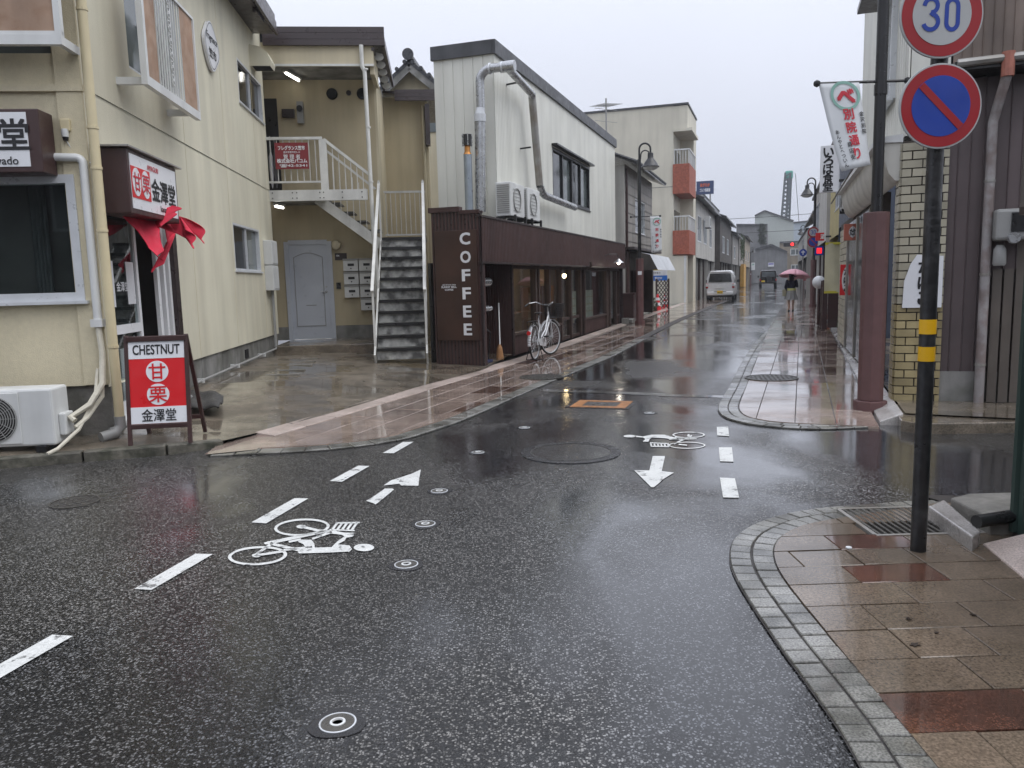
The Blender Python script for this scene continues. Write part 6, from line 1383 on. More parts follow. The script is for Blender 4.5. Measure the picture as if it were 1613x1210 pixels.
# ---- lamp posts
K['postbrown'] = M('brown_post', (.125, .062, .06), .55, .12, 5, .1, 60, st=.12)
def lamp_post(p, toward, label, head=True):
    """toward: bearing (deg) of the arm in the ground plane"""
    t = thing('street_lamp', label, 'street lamp', Fr(p, toward), 'brown and black street lamps')
    MB().prism([(.165*math.cos(R(22.5+45*i)), .165*math.sin(R(22.5+45*i))) for i in range(8)], .0, .12, 'z').build('foot', K['postbrown'], t, bevel=.008)
    MB().prism([(.125*math.cos(R(22.5+45*i)), .125*math.sin(R(22.5+45*i))) for i in range(8)], .12, 2.05, 'z').build('base_post', K['postbrown'], t, bevel=.006)
    MB().tube([(0, 0, 2.05), (0, 0, 5.05)], .055, 14).build('pole', K['black'], t, smooth=True); MB().tube([(0, 0, 3.2), (0, 0, 3.3)], .063, 14).build('collar', K['black'], t)
    R_ = .17
    MB().tube([(0, 0, 5.0), (0, 0, 5.3)] + [(R_-R_*math.cos(R(a)), 0, 5.35+R_*math.sin(R(a))) for a in range(0, 181, 20)] + [(2*R_, 0, 5.2)], .03, 10).build('gooseneck', K['black'], t, smooth=True)
    r2 = .13; MB().tube([(.04, 0, 5.05), (.05, 0, 5.15)] + [(.05+r2-r2*math.cos(R(a)), 0, 5.18+r2*math.sin(R(a))) for a in range(0, 161, 20)], .02, 8).build('brace', K['black'], t, smooth=True)
    hd = MB().lathe([(.05, .32), (.085, .3), (.09, .16), (.1, .14), (.2, .0), (.25, -.09), (.27, -.1), (.27, -.12)], 20, (2*R_, 0, 4.92), close=False).build('lamp_head', K['black'], t, smooth=True)
    MB().lathe([(.255, -.1), (.2, -.17), (.1, -.21), (.01, -.22)], 20, (2*R_, 0, 4.92)).build('lens', M('lamp_lens', (.45, .46, .45), .2), hd, smooth=True)
    MB().tube([(-.25, 0, 3.33), (.62, 0, 3.33)], .014, 8).build('banner_arm', K['black'], t)
    for x in (-.26, .63): MB().lathe([(.005, -.035), (.03, -.02), (.035, 0), (.03, .02), (.005, .035)], 12, (x, 0, 3.33)).build('ball_end', K['black'], t, smooth=True)
    MB().box(-.06, .06, -.126, -.122, 1.55, 1.66).build('notice', K['white_print'], t)
    return t
LPT = -180 - D_ANG
lp1 = G(1370, 645, .02); lamp_post(lp1, 180 - 2, 'street lamp on brown post carrying the white banner beside the tobacconist')
lp2 = G(1280, 483, .02); lamp_post(lp2, 180 - 10, 'street lamp on brown post with round traffic signs near the woman')
lp3 = G(1008, 510, .03); lamp_post(lp3, -8, 'street lamp with green topped banner in front of the coffee shop')
K['banner'] = M('banner_cloth', (.66, .68, .69), .7, .06, 3); K['green_ring'] = M('green_print', (.25, .45, .38), .6, .05)
def lamp_banner(fr, x0, x1, z0, z1, label, skew=.0, top=None, swing=.0):
    t = thing('street_banner', label, 'banner', fr); 
    def mp(u, v):       # u 0..1 across, v 0..1 downwards; the wind drags the free edge
        b = v*v*.25*swing
        return (x0 + (x1-x0)*u + skew*v*(1-.45*u), -.012 + .03*math.sin(u*5+v*2.5)*v - b, z1 + (z0-z1)*v + .06*u*v)
    q = MB(); q.grid(8, 16, mp); o = q.build('cloth', K['banner'], t, smooth=True); o.modifiers.new('s', 'SOLIDIFY').thickness = .003
    W_, H_ = x1-x0, z1-z0
    def lift(a, b): p = mp(a, b); return (p[0], p[1]-.008, p[2])
    mf = lambda a, b: lift(a, -b)
    asp = W_/H_
    rg = MB(); n = 36; r0, r1 = .30, .37
    for i in range(n):
        a0, a1 = 2*math.pi*i/n, 2*math.pi*(i+1)/n; P_ = [(.6+r*math.cos(a), .155+r*asp*math.sin(a)) for r, a in ((r0, a0), (r0, a1), (r1, a1), (r1, a0))]
        rg.quad(*[lift(*p) for p in P_])
    rg.build('ring_emblem', K['green_ring'], t)
    def tx(s, cx, cz, size, mat, pitch, bold=.03):
        m_ = MB()
        for i, ch in enumerate(s):
            V, F, tw, th = glyphs(ch, bold); k = size/max(tw, th); put_text(m_, ch, cx, -(cz + pitch*i), h=th*k*asp, w=tw*k, bold=bold, mapf=mf)
        m_.build('lettering', mat, t)
    tx('べ', .6, .16, .42, K['inkred'], .1, .05); tx('別院通り', .58, .37, .27, K['inkred'], .155, .03); tx('あんやとへついん', .18, .56, .1, K['ink'], .055, .01); tx('金沢別院', .93, .38, .12, K['ink'], .07, .02); tx('商店街', .42, .72, .13, K['ink'], .075, .01)
    return t
fb = Fr(lp1, -2); lamp_banner(fb, -.62, -.22, 2.46, 3.33, 'white street banner with red lettering and green ring on the near lamp post', .24, swing=.2)
fb = Fr(lp3, -8); lamp_banner(fb, .32, .66, 2.2, 3.33, 'white street banner with red lettering on the lamp by the coffee shop', .04)
MB_ = MB().box(.3, .68, -.02, .02, 3.28, 3.34)
# ---- sign post in the foreground
sp_ = G(1446, 868, .02); SF = Fr(sp_, 0)
t = thing('sign_post', 'black steel post with two yellow bands carrying round traffic signs', 'post', SF)
[MB().box(-.045, .045, -.05, .045, z-.012, z+.012).build('clamp_band', K['galv_old'], t) for z in (2.1, 2.36, 2.52, 2.78)]
MB().tube([(0, 0, 0), (0, 0, 2.95)], .038, 20).build('pole', M('worn_black_pole', (.014, .014, .015), .35, .4, 6, .3, 40, c2=(.03, .03, .031), mott=.2), t, smooth=True)
for z in (1.175, 1.04): MB().tube([(0, 0, z-.036), (0, 0, z+.036)], .0395, 20).build('yellow_band', M('yellow_tape', (.75, .42, .01), .4, .08), t, smooth=True)
MB().lathe([(.05, -.0), (.05, .006), (.04, .01)], 20).build('foot_ring', K['galv_old'], t)
K['sgn_red'] = M('sign_red', (.30, .007, .012), .45, .06, 5); K['sgn_blue'] = M('sign_blue', (.006, .04, .30), .45, .08, 5); K['sgn_white'] = M('sign_white', (.40, .41, .41), .5, .06, 5)
def round_sign(fr, z, r, kind, label, y=-.06, x=0.0):
    t = thing('traffic_sign', label, 'traffic sign', fr, z=0)
    MB().lathe([(r*.985, .004), (r, 0), (r, -.006), (r*.99, -.009)], 56, (x, y, z), 'y').build('rim', K['sgn_white'], t)
    L = lambda r_, m_, yy, nm: MB().lathe([(r_, y-yy), (r_, y-yy-.0012)], 56, (x, 0, z), 'y').build(nm, m_, t)
    L(r*.955, K['sgn_red'], .0095, 'red_disc')
    if kind == '30':
        L(r*.70, K['sgn_white'], .0112, 'white_disc')
        # rounded road-sign numerals
        def stroke(pts, w, nm='numeral', dy=0.0):
            q = MB()
            for a, b in zip(pts, pts[1:]): q.bar((x+a[0]*r, y-.0135, z+a[1]*r), (x+b[0]*r, y-.0135, z+b[1]*r), .0012, w*r, up=(0, 0, 1)) if 0 else None
            P_ = [Vector((p[0], p[1], 0)) for p in pts]; A_ = offset(P_, w/2); B_ = offset(P_, -w/2)
            for i in range(len(P_)-1): q.quad(*[(x+p.x*r, y-.0135-dy-.00002*i, z+p.y*r) for p in (A_[i], A_[i+1], B_[i+1], B_[i])])
            return q.build(nm, K['sgn_blue'], t)
        stroke([(-.43, .2)] + [(-.27+.155*math.cos(R(a)), .2+.155*math.sin(R(a))) for a in range(165, -61, -15)] + [(-.26, .045)], .1)
        stroke([(-.28, .05)] + [(-.27+.175*math.cos(R(a)), -.165+.175*math.sin(R(a))) for a in range(75, -166, -15)], .1, dy=.0012)
        ov = [(.24+.135*math.cos(R(a)), (.17 if a < 180 else -.19)+.16*math.sin(R(a))) for a in range(0, 361, 12)] + [(.375, .17), (.375, .18)]
        stroke(ov, .1)
    else:
        L(r*.71, K['sgn_blue'], .0112, 'blue_disc')
        MB().bar((x-r*.6, y-.0145, z+r*.55), (x+r*.55, y-.0145, z-r*.6), .0015, r*.17, up=(0, 1, 0)).build('red_bar', K['sgn_red'], t) if 0 else None
        w_ = r*.085; a_ = r*.70; d_ = .7071
        MB().prism([(x+(-a_*d_ - w_*d_), z+(a_*d_ - w_*d_)), (x+(-a_*d_ + w_*d_), z+(a_*d_ + w_*d_)), (x+(a_*d_ + w_*d_), z+(-a_*d_ + w_*d_)), (x+(a_*d_ - w_*d_), z+(-a_*d_ - w_*d_))], y-.0145, y-.0128, 'y').build('red_bar', K['sgn_red'], t)
    MB().box(x-.05, x+.05, y+.004, y+.09, z-.02, z+.02).build('clamp', K['galv'], t)
    return t
xs, zs = SF.at(1482, 20, -.06); xn, zn = SF.at(1480, 168, -.06); rr = (SF.at(1545, 168, -.06)[0] - SF.at(1415, 168, -.06)[0]) / 2
round_sign(SF, SF.at(1483, 24, -.06)[1], rr, '30', 'large round 30 speed limit sign on the near black post', x=xs); round_sign(SF, zn, rr, 'np', 'large round blue no parking sign on the near black post', x=xn)
f2 = Fr(lp2, -10)
x, z = f2.at(1281, 366, -.2); round_sign(f2, z, .24, '30', 'small round 30 speed limit sign on the lamp post near the woman', -.2, x); x, z = f2.at(1281, 381, -.2); round_sign(f2, z, .25, 'np', 'small round no parking sign on the lamp post near the woman', -.2, x)
# ---- foreground right: grate, drain pipe, kerb blocks, green shed corner
t = thing('drain_grate', 'steel bar drain grate set in the paving behind the sign post', 'grate', Fr((2.27, 4.37), 0))
MB().box(-.29, .29, -.25, .25, -.01, .006).build('pit', K['dark'], t)
for i in range(15): MB().box(-.28+i*.038, -.265+i*.038, -.24, .24, .0, .024).build('bar', K['iron_wet'], t)
for y in (-.25, .25): MB().box(-.3, .3, y-.012, y+.012, 0, .025).build('frame', K['galv_old'], t)
for x in (-.3, .3): MB().box(x-.012, x+.012, -.238, .238, 0, .025).build('frame', K['galv_old'], t)
st = bpy.data.objects.new('near_kerb', None); COL.objects.link(st); st['kind'] = 'structure'
ka, kb = G(1548, 838, .09), G(1660, 925, .09)
for i in range(3):
    d = (kb-ka); u = d.normalized(); s = Vector((-u.y, u.x, 0)); p = ka + u*(.62*i); r_ = p + u*.61; p.z = r_.z = 0
    MB().hexa([p, r_, r_+s*.26, p+s*.26], [p+Vector((0,0,.03)), r_+Vector((0,0,.03)), r_+s*.26+Vector((0,0,.11)), p+s*.26+Vector((0,0,.11))]).build('kerb_stone', K['kerb'], st, bevel=.01)
for q_ in ([(1462,797),(1487,786),(1545,836),(1532,846)],):
    P_ = PX(q_, .1); MB().prism([(p.x, p.y) for p in P_], .0, .1).build('kerb_stone', K['kerb_pale'], st, bevel=.01)
P_ = PX([(1497,784),(1525,777),(1700,772),(1700,812),(1560,815)], .12); mb = MB().prism([(p.x, p.y) for p in P_], 0, .12); struct('concrete_pad', mb, K['concrete_dry'], bevel=.012)
t = MB().tube([G(1538, 822, .13), G(1600, 812, .13)], .035, 14).build('drain_outlet', K['steel_dk'], None, smooth=True); tag(t, 'black plastic drain outlet beside the concrete pad', 'pipe')
t = thing('green_shed', 'dark green ribbed metal shed corner at the pavement edge', 'shed', Fr((2.655, 4.06), -88))
q = MB(); q.corr(0, 3.6, .05, 1.72, .07, .02, 0); q.build('cladding', M('dark_green_sheet', (.022, .045, .038), .45, .15, 3, st=.15), t); MB().box(.0, 3.6, .025, 1.4, .0, 1.72).build('core', K['brown_dk'], t); MB().box(-.02, 3.6, -.03, 1.5, 1.72, 1.76).build('roof_edge', K['brown_dk'], t)

# ---- the block across the junction, behind the viewer (it shows only in window and puddle reflections)
bk = Fr((14, -7.5), 180 + 4)
row_house('corner_house', 'grey house across the junction facing the cream shop', 0, 9, 6.2, K['grey_siding'], 0, 6, 'flat', [(1.5, 3.5, 3.4, 4.8), (5.5, 7.5, 3.4, 4.8)], True, bk)
row_house('corner_house', 'tan house across the junction next to the grey one', 9.4, 20, 5.6, K['tan_house'], .3, 6, 'flat', [(11, 13, 3.2, 4.6), (15, 17.5, 3.2, 4.6)], True, bk)
row_house('corner_house', 'dark timber house across the junction beside the tan one', 20.4, 30, 5.8, K['dark_house'], .1, 6, 'flat', [(22, 24, 3.2, 4.6)], True, bk)
# ================================================================ the street's end
EF = Fr((43, 128), -D_ANG)
def far_block(name, label, pl, y0, d, mat, win=(), roofm=None, cat='building', fr=EF):
    t = thing(name, label, cat, fr); P_ = [fr.at(px, py, y0) for px, py in pl]
    MB().prism(P_, y0, y0+d, 'y').build('wall', mat, t)
    top = sorted(P_, key=lambda p: p[0])
    for a, b in zip(P_, P_[1:]):
        if min(a[1], b[1]) > 1 and abs(a[0]-b[0]) > .5: MB().bar((a[0], y0-.2, a[1]+.1), (b[0], y0-.2, b[1]+.1), .6, .25).build('roof_edge', roofm or K['cap'], t)
    for a, b in win:
        (x0, z1), (x1, z0) = fr.at(*a, y0), fr.at(*b, y0); window(t, min(x0, x1), max(x0, x1), z0, z1, y=y0-.1, fm=K['white'], gm=K['glass_mid'], fw=.12)
    return t
K['pale_far'] = M('pale_green_grey_wall', (.43, .46, .43), .7, .05)
far_block('warehouse', 'large pale gabled building at the end of the street', [(1189,446),(1189,341),(1204.6,333),(1250,349),(1250,446)], 22, 20, K['pale_far'])
far_block('office_block', 'dark grey flat wall with green creeper before the pale gabled building', [(1160,446),(1160,355),(1209,355),(1209,446)], 14, 5, K['grey_house'])
iv = thing('creeper', 'green creeper climbing the dark grey wall at the street end', 'creeper', EF); q = MB(); rnd = random.Random(8)
for _ in range(260):
    px, py = rnd.gauss(1201, 2.2), rnd.uniform(354, 384); x, z = EF.at(px, py, 13.8); s = rnd.uniform(.25, .5); a = rnd.random()*6; p = Vector((x, 13.8-rnd.random()*.4, z))
    q.quad(p+Vector((s*math.cos(a), 0, s*math.sin(a))), p+Vector((0, -.2, s*.3)), p-Vector((s*math.cos(a), 0, s*math.sin(a))), p+Vector((0, .05, -s*.4)))
q.build('foliage', K['leaf'], iv)
far_block('grey_house', 'dark grey gabled house facing down the street', [(1187,446),(1187,396),(1190,394),(1215,386.5),(1240,398),(1240,446)], 4, 8, K['grey_house'], [((1203,402),(1208,402.1))][:0], cat='house')
far_block('tan_house', 'tan two storey house with white windows behind the red signal', [(1226,446),(1228,383),(1274,381),(1276,446)], 6, 8, K['tan_house'], [((1245,392),(1261,402)), ((1246,417),(1259,427))], cat='house')
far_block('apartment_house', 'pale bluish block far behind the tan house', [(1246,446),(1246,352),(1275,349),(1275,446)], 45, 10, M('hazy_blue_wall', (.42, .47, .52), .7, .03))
MB_ = MB()
t = thing('wall_sign', 'white and purple shop board on the grey gabled house', 'sign', EF); x0, z1 = EF.at(1210, 414, 3.9); x1, z0 = EF.at(1219, 420, 3.9)
MB().box(x0, x1, 3.85, 3.95, z0, z1).build('board', K['white_print'], t); MB().box(x0+.05, x1-.05, 3.82, 3.85, (z0+z1)/2, z1-.1).build('stripe', M('purple_print', (.12, .1, .4), .5), t)
# crane
cf = Fr((62, 180), -D_ANG)
t = thing('crane', 'tall dark lattice crane boom with green head behind the street end', 'crane', cf)
K['crane'] = M('crane_steel', (.06, .075, .08), .5, .15)
(xa, za), (xb, zb) = cf.at(1228, 345), cf.at(1241, 273); (xc, zc), (xd, zd) = cf.at(1239, 350), cf.at(1244, 274)
def boom(a, b, w, nm):
    a, b = Vector(a), Vector(b); d = (b-a); u = d.normalized(); r_ = u.cross(Vector((0, 1, 0))).normalized()*w/2; f_ = Vector((0, w/2, 0)); q = MB(); n = 26
    cs = [r_+f_, r_-f_, -r_-f_, -r_+f_]
    for c_ in cs: q.bar(a+c_, b+c_, .4)
    for i in range(n):
        p, s = a+d*(i/n), a+d*((i+1)/n)
        for k in range(4): q.bar(p+cs[k], s+cs[(k+1) % 4], .26)
    q.build(nm, K['crane'], t)
boom((xa, 0, za-14), (xb, 0, zb), 1.1, 'boom'); boom((xc, 1.2, zc-12), (xd, 1.2, zd), .7, 'mast')
MB().box(xb-.6, xd+.7, -.6, 1.2, zb-1.2, zb+.5).build('head', M('crane_green', (.05, .28, .22), .5), t, bevel=.3)
MB().box(xa-6, xa+3, -2, 3, 0, 3.6).build('crane_body', M('crane_green2', (.05, .25, .2), .5), t); MB().tube([(xd+1.2, 0, zd), (xd+2.8, 0, zd-18)], .06, 5).build('hoist_rope', K['steel_dk'], t)
# traffic signal at the junction
sf = Fr(L4.w(66, -7.4), -D_ANG); x, z = sf.at(1248, 385)
t = thing('traffic_light', 'horizontal traffic signal showing red at the street end', 'traffic light', sf)
MB().box(x-1.1, x+.35, -.15, .15, z-.28, z+.28).build('housing', K['steel_dk'], t, bevel=.1); MB().lathe([(.2, -.17), (.2, -.15)], 18, (x, 0, z), 'y').build('red_lamp', emit('red_signal', (1, .02, .02), 2.5), t)
for k in (1, 2): MB().lathe([(.2, -.17), (.2, -.15)], 18, (x-.42*k, 0, z), 'y').build('dark_lamp', K['dark'], t)
xp = sf.at(1272, 385)[0]; MB().tube([(x, .1, z+.1), (xp, .1, z+.15)], .06, 8).build('arm', K['grey'], t); MB().tube([(xp, .1, 0), (xp, .1, z+.6)], .1, 10).build('pole', K['grey'], t)
# more lamp posts
for (px, py, tw, lb) in ((1182, 449, -10, 'far street lamp on the left before the yellow shop front'), (1197, 446, -10, 'farthest street lamp on the left near the junction'), (1266, 458, 170, 'far street lamp on the right with a pale green banner')):
    lamp_post(G(px, py, .02), tw, lb)
t = thing('street_banner', 'pale green street banner on the far right lamp', 'banner', Fr(G(1266, 458, .02), -10)); MB().box(.05, .6, -.01, .01, 2.3, 3.3).build('cloth', M('pale_green_cloth', (.3, .48, .42), .7), t)
t = thing('street_banner', 'white street banner on the left lamp before the yellow front', 'banner', Fr(G(1182, 449, .02), -10)); MB().box(.1, .62, -.01, .01, 2.2, 3.3).build('cloth', K['banner'], t); MB().box(.2, .5, -.014, -.01, 2.9, 3.1).build('emblem', K['green_ring'], t)
# small signs on the right
pf = Fr(RF.w(-20, 0), -D_ANG); 
(x0, z1), (x1, z0) = pf.at(1284, 388), pf.at(1297, 402); t = thing('led_sign', 'blue framed box sign glowing red beside the lamp post', 'sign', pf)
MB().box(x0, x1, 0, .2, z0, z1).build('frame', K['sgn_blue'], t); MB().box(x0+(x1-x0)*.2, x1-(x1-x0)*.2, -.01, 0, z0+(z1-z0)*.2, z1-(z1-z0)*.2).build('lit_panel', emit('red_led', (1, .02, .03), 1.0), t); MB().box(x1, x1+.6, .08, .12, (z0+z1)/2-.03, (z0+z1)/2+.03).build('bracket', K['steel_dk'], t)
(x0, z1), (x1, z0) = pf.at(1285, 367), pf.at(1298, 379); t = thing('shop_sign', 'red and white shop sign above the glowing box sign', 'sign', pf)
MB().box(x0, x1, 0, .15, z0, z1).build('box', K['red'], t); lettering(t, '酒', (x0+x1)/2+.1, (z0+z1)/2, h=(z1-z0)*.6, mat=K['white_print'], y=-.01, bold=.03); MB().box(x1, x1+.6, .06, .1, (z0+z1)/2-.03, (z0+z1)/2+.03).build('bracket', K['steel_dk'], t)
pf = Fr(RF.w(-38, 0), -D_ANG); x, z = pf.at(1265, 398); t = thing('traffic_sign', 'blue direction sign on a thin post far down on the right', 'traffic sign', pf)
MB().lathe([(.2, 0), (.2, .03)], 28, (x, 0, z), 'y').build('disc', K['sgn_blue'], t); MB().bar((x, -.012, z-.12), (x, -.012, z+.12), .05, .01, up=(0, 1, 0)).build('arrow', K['white_print'], t); MB().bar((x-.1, -.016, z+.03), (x+.1, -.016, z+.03), .05, .01, up=(0, 1, 0)).build('arrow', K['white_print'], t); MB().tube([(x, .05, 0), (x, .05, z+.4)], .04, 8).build('post', K['grey'], t)
# overhead wires
for i, (a, b) in enumerate(((EF.w(-26, -30, 9.0), EF.w(20, -28, 9.6)), (EF.w(-26, -20, 7.6), EF.w(22, -18, 8.3)))):
    m_ = [a*(1-k/10)+b*(k/10)+Vector((0, 0, -.6*math.sin(math.pi*k/10))) for k in range(11)]
    o = MB().tube(m_, .03, 5).build('overhead_wire', K['steel_dk'], None); tag(o, ('upper black wire strung across the far street', 'lower black wire strung across the far street')[i], 'wire')
hl = MB(); n = 60
hl.grid(n, 6, lambda u, v: ((u-.5)*1500+60, 620+v*160, (4+34*(.5+.5*math.sin(u*9+1)*math.sin(u*23))*math.sin(v*math.pi)) if 0 < v < 1 else -1)); hl.build('hills', M('wooded_hill', (.05, .07, .05), .9, .3, .05), None, smooth=True, kind='structure')
# ================================================================ vehicles, bicycle, woman
def wheel(parent, c, r, w, ax='x'):
    t_ = MB().lathe([(r*.62, -w/2), (r*.95, -w/2), (r, -w*.35), (r, w*.35), (r*.95, w/2), (r*.62, w/2)], 28, (0, 0, 0), 'x').build('wheel', K['tyre'], parent, smooth=True); t_.location = c
    MB().lathe([(.03, -w*.42), (r*.3, -w*.46), (r*.63, -w*.4), (r*.63, w*.4), (r*.3, w*.46), (.03, w*.42)], 24, (0, 0, 0), 'x').build('rim', K['alu'], t_, smooth=True)
K['tyre'] = M('tyre_rubber', (.012, .012, .012), .7, .2); K['car_white'] = M('white_car_paint', (.62, .63, .64), .25, .03, coat=.8); K['car_black'] = M('black_car_paint', (.008, .008, .009), .2, .1, coat=.8); K['car_red'] = M('red_car_paint', (.35, .02, .03), .25, .05, coat=.8)
K['car_glass'] = M('car_glass', (.008, .009, .01), .05, .1, spec=.8); K['lamp_red'] = M('tail_lamp', (.35, .01, .01), .15, .05); K['plate_y'] = M('yellow_plate', (.68, .45, .02), .4, .04)
def loft(secs):      # closed sections (same vertex count) joined along y
    q = MB(); n = len(secs[0]); vs = [v for s in secs for v in s]; fs = [tuple(range(n)), tuple(range((len(secs)-1)*n, len(secs)*n))[::-1]]
    for i in range(len(secs)-1):
        for k in range(n): k2 = (k+1) % n; fs.append((i*n+k, i*n+k2, (i+1)*n+k2, (i+1)*n+k))
    return q.add(vs, fs)
def sect(w, z0, z1, y, r=.12, wt=None):
    wt = wt if wt is not None else w; a, b = w/2, wt/2
    return [(-a+r*.6, y, z0), (a-r*.6, y, z0), (a, y, z0+r), (a, y, (z0+z1)*.5), (b, y, z1-r), (b-r, y, z1), (-b+r, y, z1), (-b, y, z1-r), (-a, y, (z0+z1)*.5), (-a, y, z0+r)]
def van(fr, label):
    """rear at y=0, nose away from the viewer"""
    t = thing('parked_van', label, 'van', fr); W = 1.68; L = 3.7; H = 1.78
    loft([sect(W*.94, .3, 1.0, .04, .1), sect(W, .26, 1.02, .16, .1), sect(W, .26, 1.02, L*.6, .1), sect(W, .26, .98, L-.9, .1), sect(W*.92, .28, .82, L-.15, .1), sect(W*.82, .32, .7, L, .1)]).build('body', K['car_white'], t, smooth=True)
    loft([sect(W*.93, .98, H-.06, .10, .1, W*.80), sect(W*.95, .98, H, .28, .1, W*.82), sect(W*.95, .98, H, 2.2, .1, W*.82), sect(W*.93, .98, H-.08, 2.6, .1, W*.78), sect(W*.9, .95, 1.06, 3.2, .05, W*.86)]).build('cabin', K['car_white'], t, smooth=True)
    q = MB(); q.hexa([(-W*.41, .05, 1.08), (W*.41, .05, 1.08), (W*.41, .2, 1.08), (-W*.41, .2, 1.08)], [(-W*.355, .085, H-.17), (W*.355, .085, H-.17), (W*.355, .2, H-.17), (-W*.355, .2, H-.17)]); q.build('rear_window', K['car_glass'], t, bevel=.02)
    for s in (-1, 1):
        for (a, b) in ((.35, 1.3), (1.38, 2.25)):
            q = MB(); q.hexa([(s*W*.478, a, 1.06), (s*W*.44, a, 1.06), (s*W*.44, b, 1.06), (s*W*.478, b, 1.06)], [(s*W*.425, a, H-.18), (s*W*.39, a, H-.18), (s*W*.39, b, H-.18), (s*W*.425, b, H-.18)]); q.build('side_window', K['car_glass'], t)
        MB().box(s*W*.5-.14*(s > 0), s*W*.5+.14*(s < 0), .0, .14, .72, 1.0).build('tail_light', K['lamp_red'], t, bevel=.03)
        MB().box(s*W*.5-.13*(s > 0), s*W*.5+.13*(s < 0), -.012, .1, .82, .98).build('tail_lens', K['white'], t, bevel=.02)
        for y in (.62, L-.75): wheel(t, (s*(W*.5-.1), y, .29), .29, .17)
        MB().box(s*(W*.5+.02), s*(W*.5+.2), 2.35, 2.43, 1.05, 1.22).build('mirror', K['black'], t, bevel=.03)
    MB().box(-W*.46, W*.46, -.06, .14, .3, .52).build('bumper', K['car_white'], t, bevel=.05); MB().box(-.36, .36, -.062, -.05, .50, .53).build('bumper_line', K['black'], t)
    p = MB().box(-.17, .17, -.08, -.06, .4, .57).build('number_plate', K['plate_y'], t); lettering(p, '50-72', 0, .465, w=.26, mat=K['ink'], y=-.083, bold=.02)
    MB().box(-.28, .28, -.0, .05, .74, .78).build('tailgate_handle', K['white'], t, bevel=.01); MB().bar((-.05, .03, 1.08), (.2, .03, 1.16), .02).build('rear_wiper', K['black'], t); MB().box(-.5, .5, .05, .2, H-.09, H-.05).build('spoiler', K['car_white'], t, bevel=.02)
    MB().box(-W*.42, W*.42, .1, L-.3, .17, .3).build('underside', K['black'], t)
p = G(1134, 472.5, .02); van(Fr(p, -D_ANG), 'small white van parked at the left kerb seen from behind')
def jeep(fr, label):
    t = thing('driving_jeep', label, 'car', fr); W = 1.85; L = 3.7; H = 1.95
    loft([sect(W*.97, .5, 1.08, 0, .06), sect(W, .48, 1.1, .08, .06), sect(W, .48, 1.1, 2.5, .06), sect(W*.9, .5, 1.06, L, .08)]).build('body', K['car_black'], t, smooth=True)
    loft([sect(W*.93, 1.08, H-.03, .02, .08, W*.86), sect(W*.94, 1.08, H, .15, .08, W*.87), sect(W*.94, 1.08, H, 1.9, .08, W*.87), sect(W*.92, 1.08, 1.2, 2.45, .05, W*.9)]).build('cabin', K['car_black'], t, smooth=True)
    MB().hexa([(-W*.38, -.012, 1.2), (W*.38, -.012, 1.2), (W*.38, .1, 1.2), (-W*.38, .1, 1.2)], [(-W*.35, .008, H-.18), (W*.35, .008, H-.18), (W*.35, .1, H-.18), (-W*.35, .1, H-.18)]).build('rear_window', M('jeep_glass', (.06, .07, .075), .05, .1, spec=.8), t)
    sw = MB().lathe([(.1, -.2), (.3, -.2), (.34, -.16), (.34, -.04), (.3, 0)], 26, (0.05, 0, .98), 'y').build('spare_wheel', K['tyre'], t, smooth=True); MB().lathe([(.03, -.215), (.2, -.205)], 20, (.05, 0, .98), 'y', close=True).build('hub', K['black'], sw)
    for s in (-1, 1):
        MB().box(s*W*.46-.09, s*W*.46+.05, -.04, .08, .78, 1.0).build('tail_light', K['lamp_red'], t, bevel=.02); MB().box(s*(W*.5+.02), s*(W*.5+.22), 2.0, 2.1, 1.15, 1.38).build('mirror', K['black'], t, bevel=.03)
        for y in (.6, L-.65): wheel(t, (s*(W*.5-.12), y, .36), .36, .24)
        MB().hexa([(s*W*.472, .25, 1.18), (s*W*.44, .25, 1.18), (s*W*.44, 1.8, 1.18), (s*W*.472, 1.8, 1.18)], [(s*W*.44, .25, H-.18), (s*W*.42, .25, H-.18), (s*W*.42, 1.8, H-.18), (s*W*.44, 1.8, H-.18)]).build('side_window', K['car_glass'], t)
    MB().box(-W*.48, W*.48, -.14, .02, .5, .66).build('bumper', K['black'], t, bevel=.03); MB().box(-W*.4, -W*.4+.36, -.16, -.14, .66, .84).build('number_plate', K['plate_y'], t)
jeep(Fr(G(1210, 453.5, .0), -D_ANG+2), 'black off-road car with spare wheel driving away down the street')
